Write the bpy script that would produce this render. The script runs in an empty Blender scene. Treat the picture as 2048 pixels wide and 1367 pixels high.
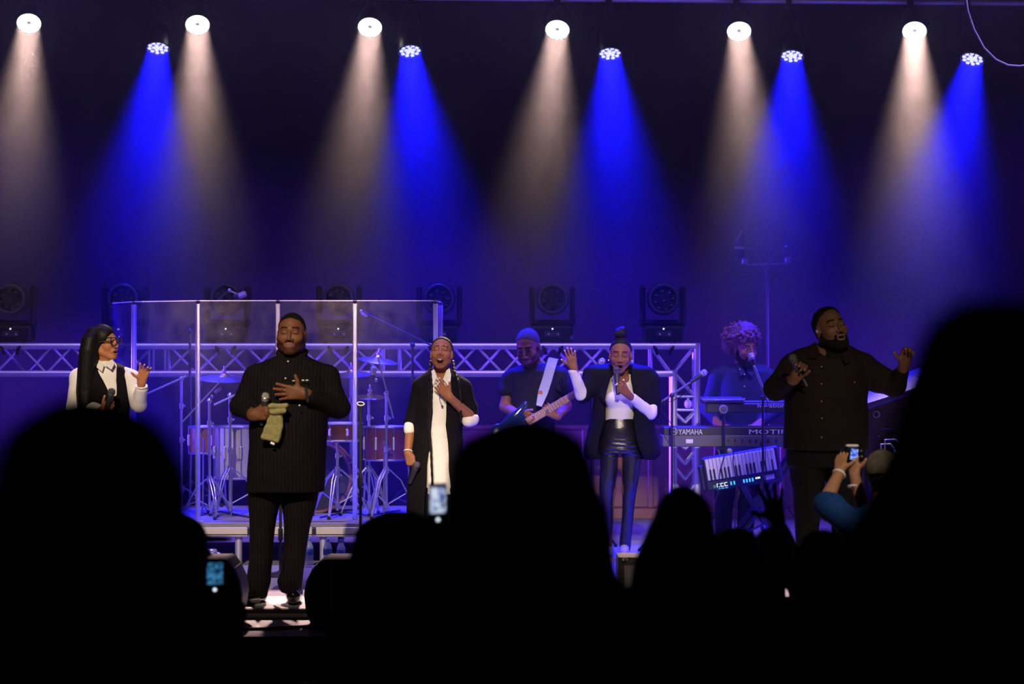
import bpy, math, random
import numpy as np
from mathutils import Vector, Matrix, Euler

random.seed(7)
rng = np.random.default_rng(7)

# ------------------------------------------------------------------ camera
FPX = 85.0 / 36.0 * 2048.0      # focal length in pixels of the 2048 px frame
CZ = 1.55                       # camera height above the stage floor
HOR = 700.0                     # image row of the horizon
scene = bpy.context.scene
cam_data = bpy.data.cameras.new("camera")
cam_data.lens = 85.0
cam_data.sensor_width = 36.0
cam_data.shift_y = (HOR - 683.5) / 2048.0
cam_data.clip_end = 200.0
cam_data.dof.use_dof = True
cam_data.dof.focus_distance = 16.8
cam_data.dof.aperture_fstop = 2.0
cam = bpy.data.objects.new("camera", cam_data)
scene.collection.objects.link(cam)
cam.location = (0, 0, CZ)
cam.rotation_euler = (math.pi / 2, 0, 0)
scene.camera = cam

# ------------------------------------------------------------------ world: a dark hall
world = bpy.data.worlds.new("world")
scene.world = world
world.use_nodes = True
world.node_tree.nodes["Background"].inputs[0].default_value = (0.002, 0.002, 0.006, 1)
world.node_tree.nodes["Background"].inputs[1].default_value = 0.35

# ------------------------------------------------------------------ view
vs = scene.view_settings
vs.view_transform = 'Standard'
vs.look = 'None'
vs.exposure = 0.0
vs.gamma = 1.0
vs.use_curve_mapping = False
cy = scene.cycles
cy.max_bounces = 8
cy.diffuse_bounces = 3
cy.glossy_bounces = 3
cy.transmission_bounces = 6
cy.transparent_max_bounces = 16
cy.volume_bounces = 0
cy.volume_step_rate = 2.5
cy.adaptive_threshold = 0.03
cy.sample_clamp_indirect = 3.0
cy.caustics_reflective = False
cy.caustics_refractive = False

# ------------------------------------------------------------------ front-of-house profile spots (hung over the audience)
FOH_COL = (1.0, 0.80, 0.60)
FOH = [  # x, distance, height -> aim x, distance, height, power, half angle
    (-2.2, 6.5, 6.2, -1.4, 15.0, 1.15, 4200, 7.0),
    (-0.6, 6.5, 6.2, -0.5, 17.0, 1.25, 4400, 4.6),
    (1.0, 6.5, 6.2, 0.84, 18.2, 1.02, 4700, 4.3),
    (2.6, 6.5, 6.2, 2.1, 14.0, 1.15, 1700, 9.0),
    (-3.4, 6.5, 6.2, -2.75, 16.6, 1.45, 4600, 4.2),
]


def aim_matrix(src, dst):
    d = (Vector(dst) - Vector(src)).normalized()
    return d.to_track_quat('-Z', 'Y').to_matrix().to_4x4()


def spot(name, src, dst, power, col, half_deg, blend=0.6, radius=0.06):
    ld = bpy.data.lights.new(name, 'SPOT')
    ld.energy = power
    ld.color = col
    ld.spot_size = math.radians(2 * half_deg)
    ld.spot_blend = blend
    ld.shadow_soft_size = radius
    lo = bpy.data.objects.new(name, ld)
    scene.collection.objects.link(lo)
    m = aim_matrix(src, dst)
    m.translation = Vector(src)
    lo.matrix_world = m
    return lo


for fx, fd, fz, ax_, ad_, az_, pw, ha in FOH:
    spot("front_of_house_spot", (fx, fd, fz), (ax_, ad_, az_), pw, FOH_COL, ha)

# violet wash lamps on the front stage pipe, above the frame, turned down to the back of the stage
WASH_COL = (0.36, 0.23, 1.0)
for wx in (-3.6, -1.8, 0.0, 1.8, 3.6):
    spot("wash_lamp", (wx, 17.3, 6.3), (wx * 0.95, 18.4, 0.4), 820, WASH_COL, 32, 1.0, 0.1)
# added unseen fill spots at both sides, tinting the low upstage haze blue
for sx_ in (-1, 1):
    for bd, bz, pw_ in ((20.9, 1.1, 36000), (18.6, 1.4, 3000)):
        spot("added_haze_fill", (sx_ * 7.6, bd, bz), (-sx_ * 4.0, bd, bz + 0.3), pw_, (0.10, 0.025, 1.0), 12, 1.0, 0.1)

WHITE_PAR_COL = (1.0, 0.65, 0.58)
BLUE_PAR_COL = (0.003, 0.003, 1.0)
WHITE_PAR_W = 16.0
BLUE_PAR_W = 150.0
WHITE_SPREAD = 22.0
BLUE_SPREAD = 39.0
HAZE_DENSITY = 0.068
HAZE_G = 0.25
HAZE_Z = (0.8, 4.2, 0.0, 1.0)     # height range -> share of the density (cubed, over a thin base)
HAZE_Y = (17.2, 20.0, 0.03, 1.0)    # distance range -> share of the density

# ================================================================== helpers
C = scene.collection


def W(px, py, D):
    """the point at distance D that the photograph shows at pixel (px, py)"""
    return np.array([(px - 1024.0) * D / FPX, D, CZ - (py - HOR) * D / FPX])


def Dfloor(py, z=0.0):
    return FPX * (CZ - z) / (py - HOR)


# ---------------------------------------------------------------- materials
def nt(m):
    m.use_nodes = True
    return m.node_tree


def mat(name, col, rough=0.5, metal=0.0, spec=0.5, var=0.12, vscale=30.0, bump=0.0, bscale=60.0, emis=None, estr=0.0, coat=0.0, sheen=0.0):
    m = bpy.data.materials.new(name)
    t = nt(m)
    b = t.nodes["Principled BSDF"]
    b.inputs["Roughness"].default_value = rough
    b.inputs["Metallic"].default_value = metal
    b.inputs["Specular IOR Level"].default_value = spec
    b.inputs["Coat Weight"].default_value = coat
    b.inputs["Sheen Weight"].default_value = sheen
    tc = t.nodes.new("ShaderNodeTexCoord")
    no = t.nodes.new("ShaderNodeTexNoise")
    no.inputs["Scale"].default_value = vscale
    no.inputs["Detail"].default_value = 3
    t.links.new(tc.outputs["Object"], no.inputs["Vector"])
    mix = t.nodes.new("ShaderNodeMix")
    mix.data_type = 'RGBA'
    lo = [max(0, c * (1 - var)) for c in col[:3]] + [1]
    hi = [min(1, c * (1 + var)) for c in col[:3]] + [1]
    mix.inputs["A"].default_value = lo
    mix.inputs["B"].default_value = hi
    t.links.new(no.outputs["Fac"], mix.inputs["Factor"])
    t.links.new(mix.outputs["Result"], b.inputs["Base Color"])
    if bump:
        bn = t.nodes.new("ShaderNodeTexNoise")
        bn.inputs["Scale"].default_value = bscale
        bn.inputs["Detail"].default_value = 4
        t.links.new(tc.outputs["Object"], bn.inputs["Vector"])
        bp = t.nodes.new("ShaderNodeBump")
        bp.inputs["Strength"].default_value = bump
        bp.inputs["Distance"].default_value = 0.01
        t.links.new(bn.outputs["Fac"], bp.inputs["Height"])
        t.links.new(bp.outputs["Normal"], b.inputs["Normal"])
    if emis is not None:
        b.inputs["Emission Color"].default_value = (*emis, 1)
        b.inputs["Emission Strength"].default_value = estr
        m.cycles.emission_sampling = 'NONE'
    return m


def emit_mat(name, col, strength):
    return mat(name, (0.02, 0.02, 0.02), rough=0.3, emis=col, estr=strength)


M = {}
M['curtain'] = mat('curtain', (0.012, 0.011, 0.014), 0.95, spec=0.1, bump=0.3, bscale=120)
M['carpet'] = mat('carpet', (0.30, 0.28, 0.34), 0.9, spec=0.15, var=0.45, vscale=90, bump=0.5, bscale=250)
M['deck'] = mat('deck', (0.62, 0.60, 0.60), 0.55, var=0.15, vscale=9, bump=0.1)
M['hall_floor'] = mat('hall_floor', (0.012, 0.012, 0.014), 0.8, spec=0.1)
M['alu'] = mat('aluminium', (0.66, 0.64, 0.67), 0.46, metal=0.7, var=0.08, vscale=14)
M['alu_bar'] = mat('aluminium_bar', (0.66, 0.62, 0.58), 0.5, metal=0.3, var=0.12, vscale=12)
M['chrome'] = mat('chrome', (0.85, 0.85, 0.88), 0.30, metal=1.0, var=0.04)
M['black_metal'] = mat('black_metal', (0.015, 0.015, 0.018), 0.4, var=0.2)
M['black_plastic'] = mat('black_plastic', (0.022, 0.021, 0.024), 0.45, var=0.2)
M['grey_plastic'] = mat('grey_plastic', (0.10, 0.095, 0.10), 0.5, var=0.15)
M['case_black'] = mat('case_black', (0.012, 0.012, 0.013), 0.6, var=0.3, bump=0.3, bscale=200)
M['wood_rail'] = mat('wood_rail', (0.30, 0.12, 0.075), 0.5, var=0.3, vscale=6)
M['white'] = mat('white_plastic', (0.8, 0.8, 0.8), 0.4, var=0.04)
M['fixture_black'] = mat('fixture_black', (0.005, 0.005, 0.006), 0.6, spec=0.2)
M['rubber'] = mat('rubber', (0.01, 0.01, 0.01), 0.8)
M['gold'] = mat('gold', (0.9, 0.62, 0.22), 0.22, metal=1.0)
M['brass'] = mat('cymbal_bronze', (0.72, 0.56, 0.36), 0.28, metal=0.95, var=0.15, vscale=20)
M['silver_sparkle'] = mat('silver_sparkle', (0.70, 0.68, 0.72), 0.32, metal=0.35, var=0.35, vscale=260)
M['drum_red'] = mat('drum_wood_red', (0.12, 0.034, 0.022), 0.25, var=0.35, vscale=12, coat=0.5)
M['drum_wood'] = mat('drum_wood_pale', (0.26, 0.11, 0.06), 0.3, var=0.3, vscale=9, coat=0.4)
M['drum_head'] = mat('drum_head', (0.55, 0.55, 0.58), 0.5, var=0.05)
M['drum_black'] = mat('drum_front_head', (0.03, 0.028, 0.035), 0.35)
M['guitar_blue'] = mat('guitar_blue', (0.008, 0.02, 0.075), 0.12, var=0.1, coat=1.0)
M['fretboard'] = mat('fretboard', (0.50, 0.26, 0.19), 0.45, var=0.2, vscale=25)
M['steel'] = mat('steel', (0.8, 0.8, 0.8), 0.25, metal=1.0)
M['strap'] = mat('strap', (0.30, 0.32, 0.44), 0.6, var=0.15, vscale=60)
M['towel'] = mat('towel', (0.30, 0.27, 0.115), 0.95, spec=0.1, var=0.35, vscale=55, bump=0.8, bscale=180)
M['mic_grille'] = mat('mic_grille', (0.42, 0.40, 0.40), 0.45, metal=0.7, var=0.5, vscale=420, bump=0.6, bscale=500)
M['mic_dark'] = mat('mic_grille_dark', (0.10, 0.085, 0.09), 0.5, metal=0.4, var=0.5, vscale=420, bump=0.6, bscale=500)
M['white_key'] = mat('white_key', (0.62, 0.60, 0.66), 0.3, var=0.04)
M['black_key'] = mat('black_key', (0.012, 0.012, 0.014), 0.3)
M['letter_white'] = mat('letter_white', (0.78, 0.74, 0.72), 0.5, var=0.03)
M['letter_grey'] = mat('letter_grey', (0.40, 0.36, 0.38), 0.5, var=0.05)
M['led_blue'] = emit_mat('led_blue', (0.05, 0.35, 1.0), 1.6)
M['led_white'] = emit_mat('led_white', (0.75, 0.9, 1.0), 1.6)
M['led_green'] = emit_mat('led_green', (0.05, 0.6, 0.4), 0.5)
M['screen_phone'] = None
M['hair_black'] = mat('hair_black', (0.008, 0.0065, 0.0065), 0.5, spec=0.18, var=0.4, vscale=90, bump=0.6, bscale=160)
M['hair_long'] = mat('hair_long', (0.008, 0.0065, 0.007), 0.5, spec=0.15, var=0.4, vscale=60)
M['hair_short'] = mat('hair_short', (0.010, 0.008, 0.008), 0.85, spec=0.08, var=0.4, vscale=300, bump=0.8, bscale=400)
M['hair_grey'] = mat('hair_cropped', (0.07, 0.06, 0.085), 0.85, spec=0.1, var=0.4, vscale=300, bump=0.8, bscale=400)
M['hair_curl'] = mat('hair_curl', (0.20, 0.07, 0.10), 0.6, spec=0.3, var=0.5, vscale=70, bump=0.8, bscale=120)
M['black_cloth'] = mat('black_cloth', (0.007, 0.006, 0.008), 0.85, spec=0.08, var=0.25, vscale=20, bump=0.15, bscale=250)
M['blazer'] = mat('blazer_cloth', (0.007, 0.0065, 0.009), 0.8, spec=0.08, var=0.2, bump=0.15, bscale=300)
M['brown_black'] = mat('dark_overshirt', (0.012, 0.0075, 0.0075), 0.8, spec=0.08, var=0.25, bump=0.2, bscale=160)
M['navy'] = mat('navy_shirt', (0.030, 0.036, 0.11), 0.75, spec=0.08, var=0.2, bump=0.15, bscale=200)
M['tee_dark'] = mat('tee_dark', (0.012, 0.011, 0.020), 0.8, spec=0.08, var=0.2, bump=0.15, bscale=200)
M['white_cloth'] = mat('white_cloth', (0.80, 0.77, 0.72), 0.8, spec=0.2, var=0.05, vscale=25, bump=0.12, bscale=160)
M['leather'] = mat('black_leather', (0.012, 0.011, 0.012), 0.30, spec=0.7, var=0.2, bump=0.25, bscale=45)
M['shoe_gloss'] = mat('patent_leather', (0.008, 0.008, 0.010), 0.10, spec=0.8, coat=0.6)
M['shoe_pale'] = mat('shoe_pale', (0.45, 0.40, 0.36), 0.4)
M['blue_tee'] = mat('blue_tee', (0.008, 0.045, 0.20), 0.8, spec=0.2, var=0.2, bump=0.15)
M['camo'] = mat('cap_camo', (0.15, 0.13, 0.105), 0.8, spec=0.2, var=0.85, vscale=24)
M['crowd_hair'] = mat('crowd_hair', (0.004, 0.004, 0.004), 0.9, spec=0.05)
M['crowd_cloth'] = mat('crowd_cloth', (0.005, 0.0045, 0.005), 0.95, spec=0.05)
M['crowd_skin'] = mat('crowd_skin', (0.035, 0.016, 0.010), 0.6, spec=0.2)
M['label_blue'] = mat('bottle_label', (0.06, 0.14, 0.42), 0.5)
M['button'] = mat('button_white', (0.75, 0.72, 0.70), 0.3)
M['button_dim'] = mat('button_dim', (0.22, 0.18, 0.17), 0.3)
M['lens_dark'] = mat('lens_dark', (0.01, 0.01, 0.015), 0.08, spec=0.8)


def pinstripe(name):
    m = mat(name, (0.007, 0.0055, 0.007), 0.9, spec=0.05, var=0.25)
    t = m.node_tree
    b = t.nodes["Principled BSDF"]
    base = [l for l in t.links if l.to_socket == b.inputs["Base Color"]][0].from_socket
    tc = t.nodes.new("ShaderNodeTexCoord")
    sx = t.nodes.new("ShaderNodeSeparateXYZ")
    t.links.new(tc.outputs["Object"], sx.inputs[0])
    wob = t.nodes.new("ShaderNodeTexNoise")
    wob.inputs["Scale"].default_value = 6
    t.links.new(tc.outputs["Object"], wob.inputs["Vector"])
    ad = t.nodes.new("ShaderNodeMath"); ad.operation = 'MULTIPLY_ADD'
    ad.inputs[1].default_value = 0.012
    t.links.new(wob.outputs["Fac"], ad.inputs[0]); t.links.new(sx.outputs["X"], ad.inputs[2])
    mu = t.nodes.new("ShaderNodeMath"); mu.operation = 'MULTIPLY'; mu.inputs[1].default_value = 1 / 0.0225
    t.links.new(ad.outputs[0], mu.inputs[0])
    fr = t.nodes.new("ShaderNodeMath"); fr.operation = 'FRACT'
    t.links.new(mu.outputs[0], fr.inputs[0])
    lt = t.nodes.new("ShaderNodeMath"); lt.operation = 'LESS_THAN'; lt.inputs[1].default_value = 0.13
    t.links.new(fr.outputs[0], lt.inputs[0])
    mx = t.nodes.new("ShaderNodeMix"); mx.data_type = 'RGBA'
    mx.inputs["B"].default_value = (0.017, 0.0105, 0.0115, 1)
    t.links.new(lt.outputs[0], mx.inputs["Factor"]); t.links.new(base, mx.inputs["A"])
    t.links.new(mx.outputs["Result"], b.inputs["Base Color"])
    return m


M['pinstripe'] = pinstripe('pinstripe_cloth')


def skin_mat(name, rough=0.55):
    m = bpy.data.materials.new(name)
    t = nt(m)
    b = t.nodes["Principled BSDF"]
    at = t.nodes.new("ShaderNodeAttribute"); at.attribute_name = "tint"
    tc = t.nodes.new("ShaderNodeTexCoord")
    no = t.nodes.new("ShaderNodeTexNoise"); no.inputs["Scale"].default_value = 40
    t.links.new(tc.outputs["Object"], no.inputs["Vector"])
    mr = t.nodes.new("ShaderNodeMapRange")
    mr.inputs["To Min"].default_value = 0.85; mr.inputs["To Max"].default_value = 1.15
    t.links.new(no.outputs["Fac"], mr.inputs["Value"])
    vm = t.nodes.new("ShaderNodeVectorMath"); vm.operation = 'SCALE'
    t.links.new(at.outputs["Color"], vm.inputs[0]); t.links.new(mr.outputs["Result"], vm.inputs["Scale"])
    t.links.new(vm.outputs["Vector"], b.inputs["Base Color"])
    b.inputs["Roughness"].default_value = rough
    bw = t.nodes.new("ShaderNodeRGBToBW")
    t.links.new(at.outputs["Color"], bw.inputs[0])
    ms = t.nodes.new("ShaderNodeMapRange")
    ms.inputs["From Max"].default_value = 0.06
    ms.inputs["To Max"].default_value = 0.26
    t.links.new(bw.outputs[0], ms.inputs["Value"])
    t.links.new(ms.outputs["Result"], b.inputs["Specular IOR Level"])
    return m


M['skin'] = skin_mat('skin')


def acrylic_mat():
    m = bpy.data.materials.new('acrylic_panel')
    t = nt(m)
    for n in list(t.nodes):
        if n.type != 'OUTPUT_MATERIAL':
            t.nodes.remove(n)
    out = [n for n in t.nodes if n.type == 'OUTPUT_MATERIAL'][0]
    tr = t.nodes.new("ShaderNodeBsdfTransparent"); tr.inputs[0].default_value = (0.93, 0.93, 0.97, 1)
    gl = t.nodes.new("ShaderNodeBsdfGlossy"); gl.inputs["Roughness"].default_value = 0.03
    gl.inputs["Color"].default_value = (0.9, 0.9, 1, 1)
    lw = t.nodes.new("ShaderNodeFresnel"); lw.inputs["IOR"].default_value = 1.45
    m1 = t.nodes.new("ShaderNodeMixShader")
    t.links.new(lw.outputs[0], m1.inputs[0]); t.links.new(tr.outputs[0], m1.inputs[1]); t.links.new(gl.outputs[0], m1.inputs[2])
    # fine dust and smears that catch light from behind
    tl = t.nodes.new("ShaderNodeBsdfTranslucent"); tl.inputs[0].default_value = (0.75, 0.72, 0.8, 1)
    tc = t.nodes.new("ShaderNodeTexCoord")
    no = t.nodes.new("ShaderNodeTexNoise"); no.inputs["Scale"].default_value = 7; no.inputs["Detail"].default_value = 8
    no.inputs["Roughness"].default_value = 0.7
    t.links.new(tc.outputs["Object"], no.inputs["Vector"])
    mr = t.nodes.new("ShaderNodeMapRange")
    mr.inputs["From Min"].default_value = 0.35; mr.inputs["From Max"].default_value = 0.75
    mr.inputs["To Min"].default_value = 0.006; mr.inputs["To Max"].default_value = 0.035
    t.links.new(no.outputs["Fac"], mr.inputs["Value"])
    m2 = t.nodes.new("ShaderNodeMixShader")
    t.links.new(mr.outputs["Result"], m2.inputs[0]); t.links.new(m1.outputs[0], m2.inputs[1]); t.links.new(tl.outputs[0], m2.inputs[2])
    t.links.new(m2.outputs[0], out.inputs["Surface"])
    return m


M['acrylic'] = acrylic_mat()


def frosted_mat(name, col, tfac=0.35, through=0.6):
    m = bpy.data.materials.new(name)
    t = nt(m)
    for n in list(t.nodes):
        if n.type != 'OUTPUT_MATERIAL':
            t.nodes.remove(n)
    out = [n for n in t.nodes if n.type == 'OUTPUT_MATERIAL'][0]
    tr = t.nodes.new("ShaderNodeBsdfTransparent"); tr.inputs[0].default_value = (0.95, 0.95, 1, 1)
    tl = t.nodes.new("ShaderNodeBsdfTranslucent"); tl.inputs[0].default_value = (*col, 1)
    df = t.nodes.new("ShaderNodeBsdfDiffuse"); df.inputs[0].default_value = (*col, 1)
    gl = t.nodes.new("ShaderNodeBsdfGlossy"); gl.inputs["Roughness"].default_value = 0.15
    a1 = t.nodes.new("ShaderNodeMixShader"); a1.inputs[0].default_value = through
    t.links.new(df.outputs[0], a1.inputs[1]); t.links.new(tl.outputs[0], a1.inputs[2])
    a2 = t.nodes.new("ShaderNodeMixShader"); a2.inputs[0].default_value = 0.12
    t.links.new(a1.outputs[0], a2.inputs[1]); t.links.new(gl.outputs[0], a2.inputs[2])
    a3 = t.nodes.new("ShaderNodeMixShader"); a3.inputs[0].default_value = tfac
    t.links.new(a2.outputs[0], a3.inputs[1]); t.links.new(tr.outputs[0], a3.inputs[2])
    t.links.new(a3.outputs[0], out.inputs["Surface"])
    return m


M['hinge'] = frosted_mat('clear_hinge', (0.85, 0.82, 0.9), 0.35, 0.9)
M['edge'] = frosted_mat('polished_edge', (0.9, 0.88, 0.95), 0.15, 0.9)
M['pet'] = frosted_mat('bottle_plastic', (0.75, 0.82, 0.9), 0.62)
M['water'] = frosted_mat('bottle_water', (0.45, 0.55, 0.8), 0.7)


def phone_screen_mat(name, a, b, strength, scale):
    m = emit_mat(name, a, strength)
    t = m.node_tree
    bs = t.nodes["Principled BSDF"]
    tc = t.nodes.new("ShaderNodeTexCoord")
    no = t.nodes.new("ShaderNodeTexNoise"); no.inputs["Scale"].default_value = scale; no.inputs["Detail"].default_value = 2
    t.links.new(tc.outputs["Object"], no.inputs["Vector"])
    cr = t.nodes.new("ShaderNodeValToRGB")
    cr.color_ramp.elements[0].position = 0.38; cr.color_ramp.elements[0].color = (*b, 1)
    cr.color_ramp.elements[1].position = 0.62; cr.color_ramp.elements[1].color = (*a, 1)
    t.links.new(no.outputs["Fac"], cr.inputs[0])
    t.links.new(cr.outputs[0], bs.inputs["Emission Color"])
    return m


M['screen_a'] = phone_screen_mat('phone_screen_bright', (0.75, 0.85, 1.0), (0.02, 0.06, 0.35), 0.9, 45)
M['screen_b'] = phone_screen_mat('phone_screen_blue', (0.10, 0.50, 1.0), (0.002, 0.01, 0.08), 0.4, 75)
M['screen_c'] = phone_screen_mat('camera_screen', (0.35, 0.5, 1.0), (0.01, 0.06, 0.7), 0.9, 70)


# ---------------------------------------------------------------- objects
def wloc(o):
    v = np.zeros(3)
    while o is not None:
        v = v + np.array(o.location)
        o = o.parent
    return v


def tag(o, label=None, cat=None, group=None, kind=None):
    if label:
        o['label'] = label
    if cat:
        o['category'] = cat
    if group:
        o['group'] = group
    if kind:
        o['kind'] = kind
    return o


def empty(name, loc, label=None, cat=None, group=None):
    o = bpy.data.objects.new(name, None)
    o.empty_display_size = 0.1
    o.location = [float(c) for c in loc]
    C.objects.link(o)
    return tag(o, label, cat, group)


def link_mesh(name, verts, faces, material, parent=None, smooth=True, sharp=35, tint=None):
    v = np.asarray(verts, dtype=np.float64)
    if parent is not None:
        v = v - wloc(parent)
        loc = None
    else:
        loc = (np.array([(v[:, 0].min() + v[:, 0].max()) / 2, (v[:, 1].min() + v[:, 1].max()) / 2, v[:, 2].min()]))
        v = v - loc
    me = bpy.data.meshes.new(name)
    if isinstance(faces, np.ndarray):
        n = len(faces)
        me.vertices.add(len(v)); me.vertices.foreach_set("co", v.astype(np.float32).ravel())
        me.loops.add(n * 4); me.loops.foreach_set("vertex_index", faces.astype(np.int32).ravel())
        me.polygons.add(n); me.polygons.foreach_set("loop_start", np.arange(0, n * 4, 4, dtype=np.int32))
        me.update(calc_edges=True)
    else:
        me.from_pydata([tuple(p) for p in v], [], faces)
        me.update()
    if smooth:
        me.polygons.foreach_set("use_smooth", np.ones(len(me.polygons), dtype=bool))
        if sharp is not None and not isinstance(faces, np.ndarray):
            me.set_sharp_from_angle(angle=math.radians(sharp))
    if tint is not None:
        at = me.color_attributes.new("tint", 'FLOAT_COLOR', 'POINT')
        col = np.ones((len(v), 4), dtype=np.float32)
        col[:, :3] = tint
        at.data.foreach_set("color", col.ravel())
    me.materials.append(M[material] if isinstance(material, str) else material)
    o = bpy.data.objects.new(name, me)
    C.objects.link(o)
    if parent is not None:
        o.parent = parent
    else:
        o.location = [float(c) for c in loc]
    return o


def children(o):
    return [c for c in bpy.data.objects if c.parent == o]


def copy_tree(o, parent=None):
    c = o.copy()
    if o.type == 'LIGHT':
        c.data = o.data.copy()
    C.objects.link(c)
    c.parent = parent
    for ch in children(o):
        copy_tree(ch, c)
    return c


def unit(v):
    v = np.asarray(v, dtype=float)
    return v / (np.linalg.norm(v) + 1e-12)


def frame_of(d):
    d = unit(d)
    h = np.array([0, 0, 1.0]) if abs(d[2]) < 0.9 else np.array([1.0, 0, 0])
    u = unit(np.cross(h, d))
    v = np.cross(d, u)
    return u, v, d


class MB:
    """collects solids; build() links them as one mesh object"""

    def __init__(s):
        s.v = []
        s.f = []

    def add(s, vs_, fs_):
        o = len(s.v)
        s.v += [np.asarray(p, dtype=float) for p in vs_]
        s.f += [tuple(i + o for i in f) for f in fs_]
        return s

    def box(s, c, size, R=None, bev=0.0):
        c = np.asarray(c, float)
        hx, hy, hz = [q / 2 for q in size]
        R = np.eye(3) if R is None else np.asarray(R)
        if bev <= 0:
            P = [(-hx, -hy, -hz), (hx, -hy, -hz), (hx, hy, -hz), (-hx, hy, -hz), (-hx, -hy, hz), (hx, -hy, hz), (hx, hy, hz), (-hx, hy, hz)]
            F = [(0, 3, 2, 1), (4, 5, 6, 7), (0, 1, 5, 4), (1, 2, 6, 5), (2, 3, 7, 6), (3, 0, 4, 7)]
            return s.add([c + R @ np.array(p) for p in P], F)
        b = min(bev, hx, hy, hz)
        P = []
        for (zz, ins) in ((-hz, b), (-hz + b, 0), (hz - b, 0), (hz, b)):
            x, y = hx - ins, hy - ins
            k = b if ins == 0 else b * 0.4
            P += [(-x + k, -y, zz), (x - k, -y, zz), (x, -y + k, zz), (x, y - k, zz), (x - k, y, zz), (-x + k, y, zz), (-x, y - k, zz), (-x, -y + k, zz)]
        F = [tuple(range(7, -1, -1)), tuple(range(24, 32))]
        for l in range(3):
            for i in range(8):
                j = (i + 1) % 8
                F.append((l * 8 + i, l * 8 + j, l * 8 + 8 + j, l * 8 + 8 + i))
        return s.add([c + R @ np.array(p) for p in P], F)

    def tube(s, pts, r, n=10, cap=True):
        pts = [np.asarray(p, float) for p in pts]
        rs = r if hasattr(r, '__len__') else [r] * len(pts)
        V, F = [], []
        u = None
        for i, p in enumerate(pts):
            d = pts[min(i + 1, len(pts) - 1)] - pts[max(i - 1, 0)]
            if u is None:
                u, v, d = frame_of(d)
            else:
                d = unit(d)
                u = unit(u - d * np.dot(u, d))
                v = np.cross(d, u)
            for k in range(n):
                a = 2 * math.pi * k / n
                V.append(p + rs[i] * (u * math.cos(a) + v * math.sin(a)))
        for i in range(len(pts) - 1):
            for k in range(n):
                k2 = (k + 1) % n
                F.append((i * n + k, i * n + k2, i * n + n + k2, i * n + n + k))
        if cap:
            F.append(tuple(range(n - 1, -1, -1)))
            F.append(tuple(range((len(pts) - 1) * n, len(pts) * n)))
        return s.add(V, F)

    def lathe(s, prof, o, axis=(0, 0, 1), n=24, cap=True):
        """prof: (radius, height) pairs along the axis from o"""
        o = np.asarray(o, float)
        u, v, d = frame_of(axis)
        V, F = [], []
        for (r, h) in prof:
            for k in range(n):
                a = 2 * math.pi * k / n
                V.append(o + d * h + max(r, 1e-5) * (u * math.cos(a) + v * math.sin(a)))
        for i in range(len(prof) - 1):
            for k in range(n):
                k2 = (k + 1) % n
                F.append((i * n + k, i * n + k2, i * n + n + k2, i * n + n + k))
        if cap:
            F.append(tuple(range(n - 1, -1, -1)))
            F.append(tuple(range((len(prof) - 1) * n, len(prof) * n)))
        return s.add(V, F)

    def ball(s, c, r, n=14, m=8, axis=(0, 0, 1)):
        prof = [(r * math.sin(math.pi * i / m), -r * math.cos(math.pi * i / m)) for i in range(m + 1)]
        return s.lathe(prof, c, axis, n)

    def torus(s, c, R, r, axis=(0, 0, 1), n=24, m=8, a0=0.0, a1=2 * math.pi):
        u, v, d = frame_of(axis)
        c = np.asarray(c, float)
        full = abs(a1 - a0 - 2 * math.pi) < 1e-6
        k = n if full else n + 1
        pts = [c + R * (u * math.cos(a0 + (a1 - a0) * i / n) + v * math.sin(a0 + (a1 - a0) * i / n)) for i in range(k)]
        V, F = [], []
        for i in range(k):
            a = a0 + (a1 - a0) * i / n
            rad = u * math.cos(a) + v * math.sin(a)
            for j in range(m):
                b = 2 * math.pi * j / m
                V.append(pts[i] + r * (rad * math.cos(b) + d * math.sin(b)))
        for i in range(n if full else n):
            i2 = (i + 1) % k
            for j in range(m):
                j2 = (j + 1) % m
                F.append((i * m + j, i2 * m + j, i2 * m + j2, i * m + j2))
        return s.add(V, F)

    def slab(s, pts, nrm, th):
        """a flat polygon of 3-D points thickened along nrm"""
        nrm = unit(nrm) * th / 2
        n = len(pts)
        V = [np.asarray(p, float) - nrm for p in pts] + [np.asarray(p, float) + nrm for p in pts]
        F = [tuple(range(n - 1, -1, -1)), tuple(range(n, 2 * n))]
        for i in range(n):
            j = (i + 1) % n
            F.append((i, j, n + j, n + i))
        return s.add(V, F)

    def build(s, name, material, parent=None, smooth=True, sharp=35):
        o = link_mesh(name, np.array(s.v), s.f, material, parent, smooth, sharp)
        me = o.data
        import bmesh
        bm = bmesh.new(); bm.from_mesh(me)
        bmesh.ops.recalc_face_normals(bm, faces=bm.faces)
        bm.to_mesh(me); bm.free()
        return o


def thing_mesh(mb, name, material, label, cat, group=None, kind=None, **kw):
    return tag(mb.build(name, material, None, **kw), label, cat, group, kind)


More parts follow.
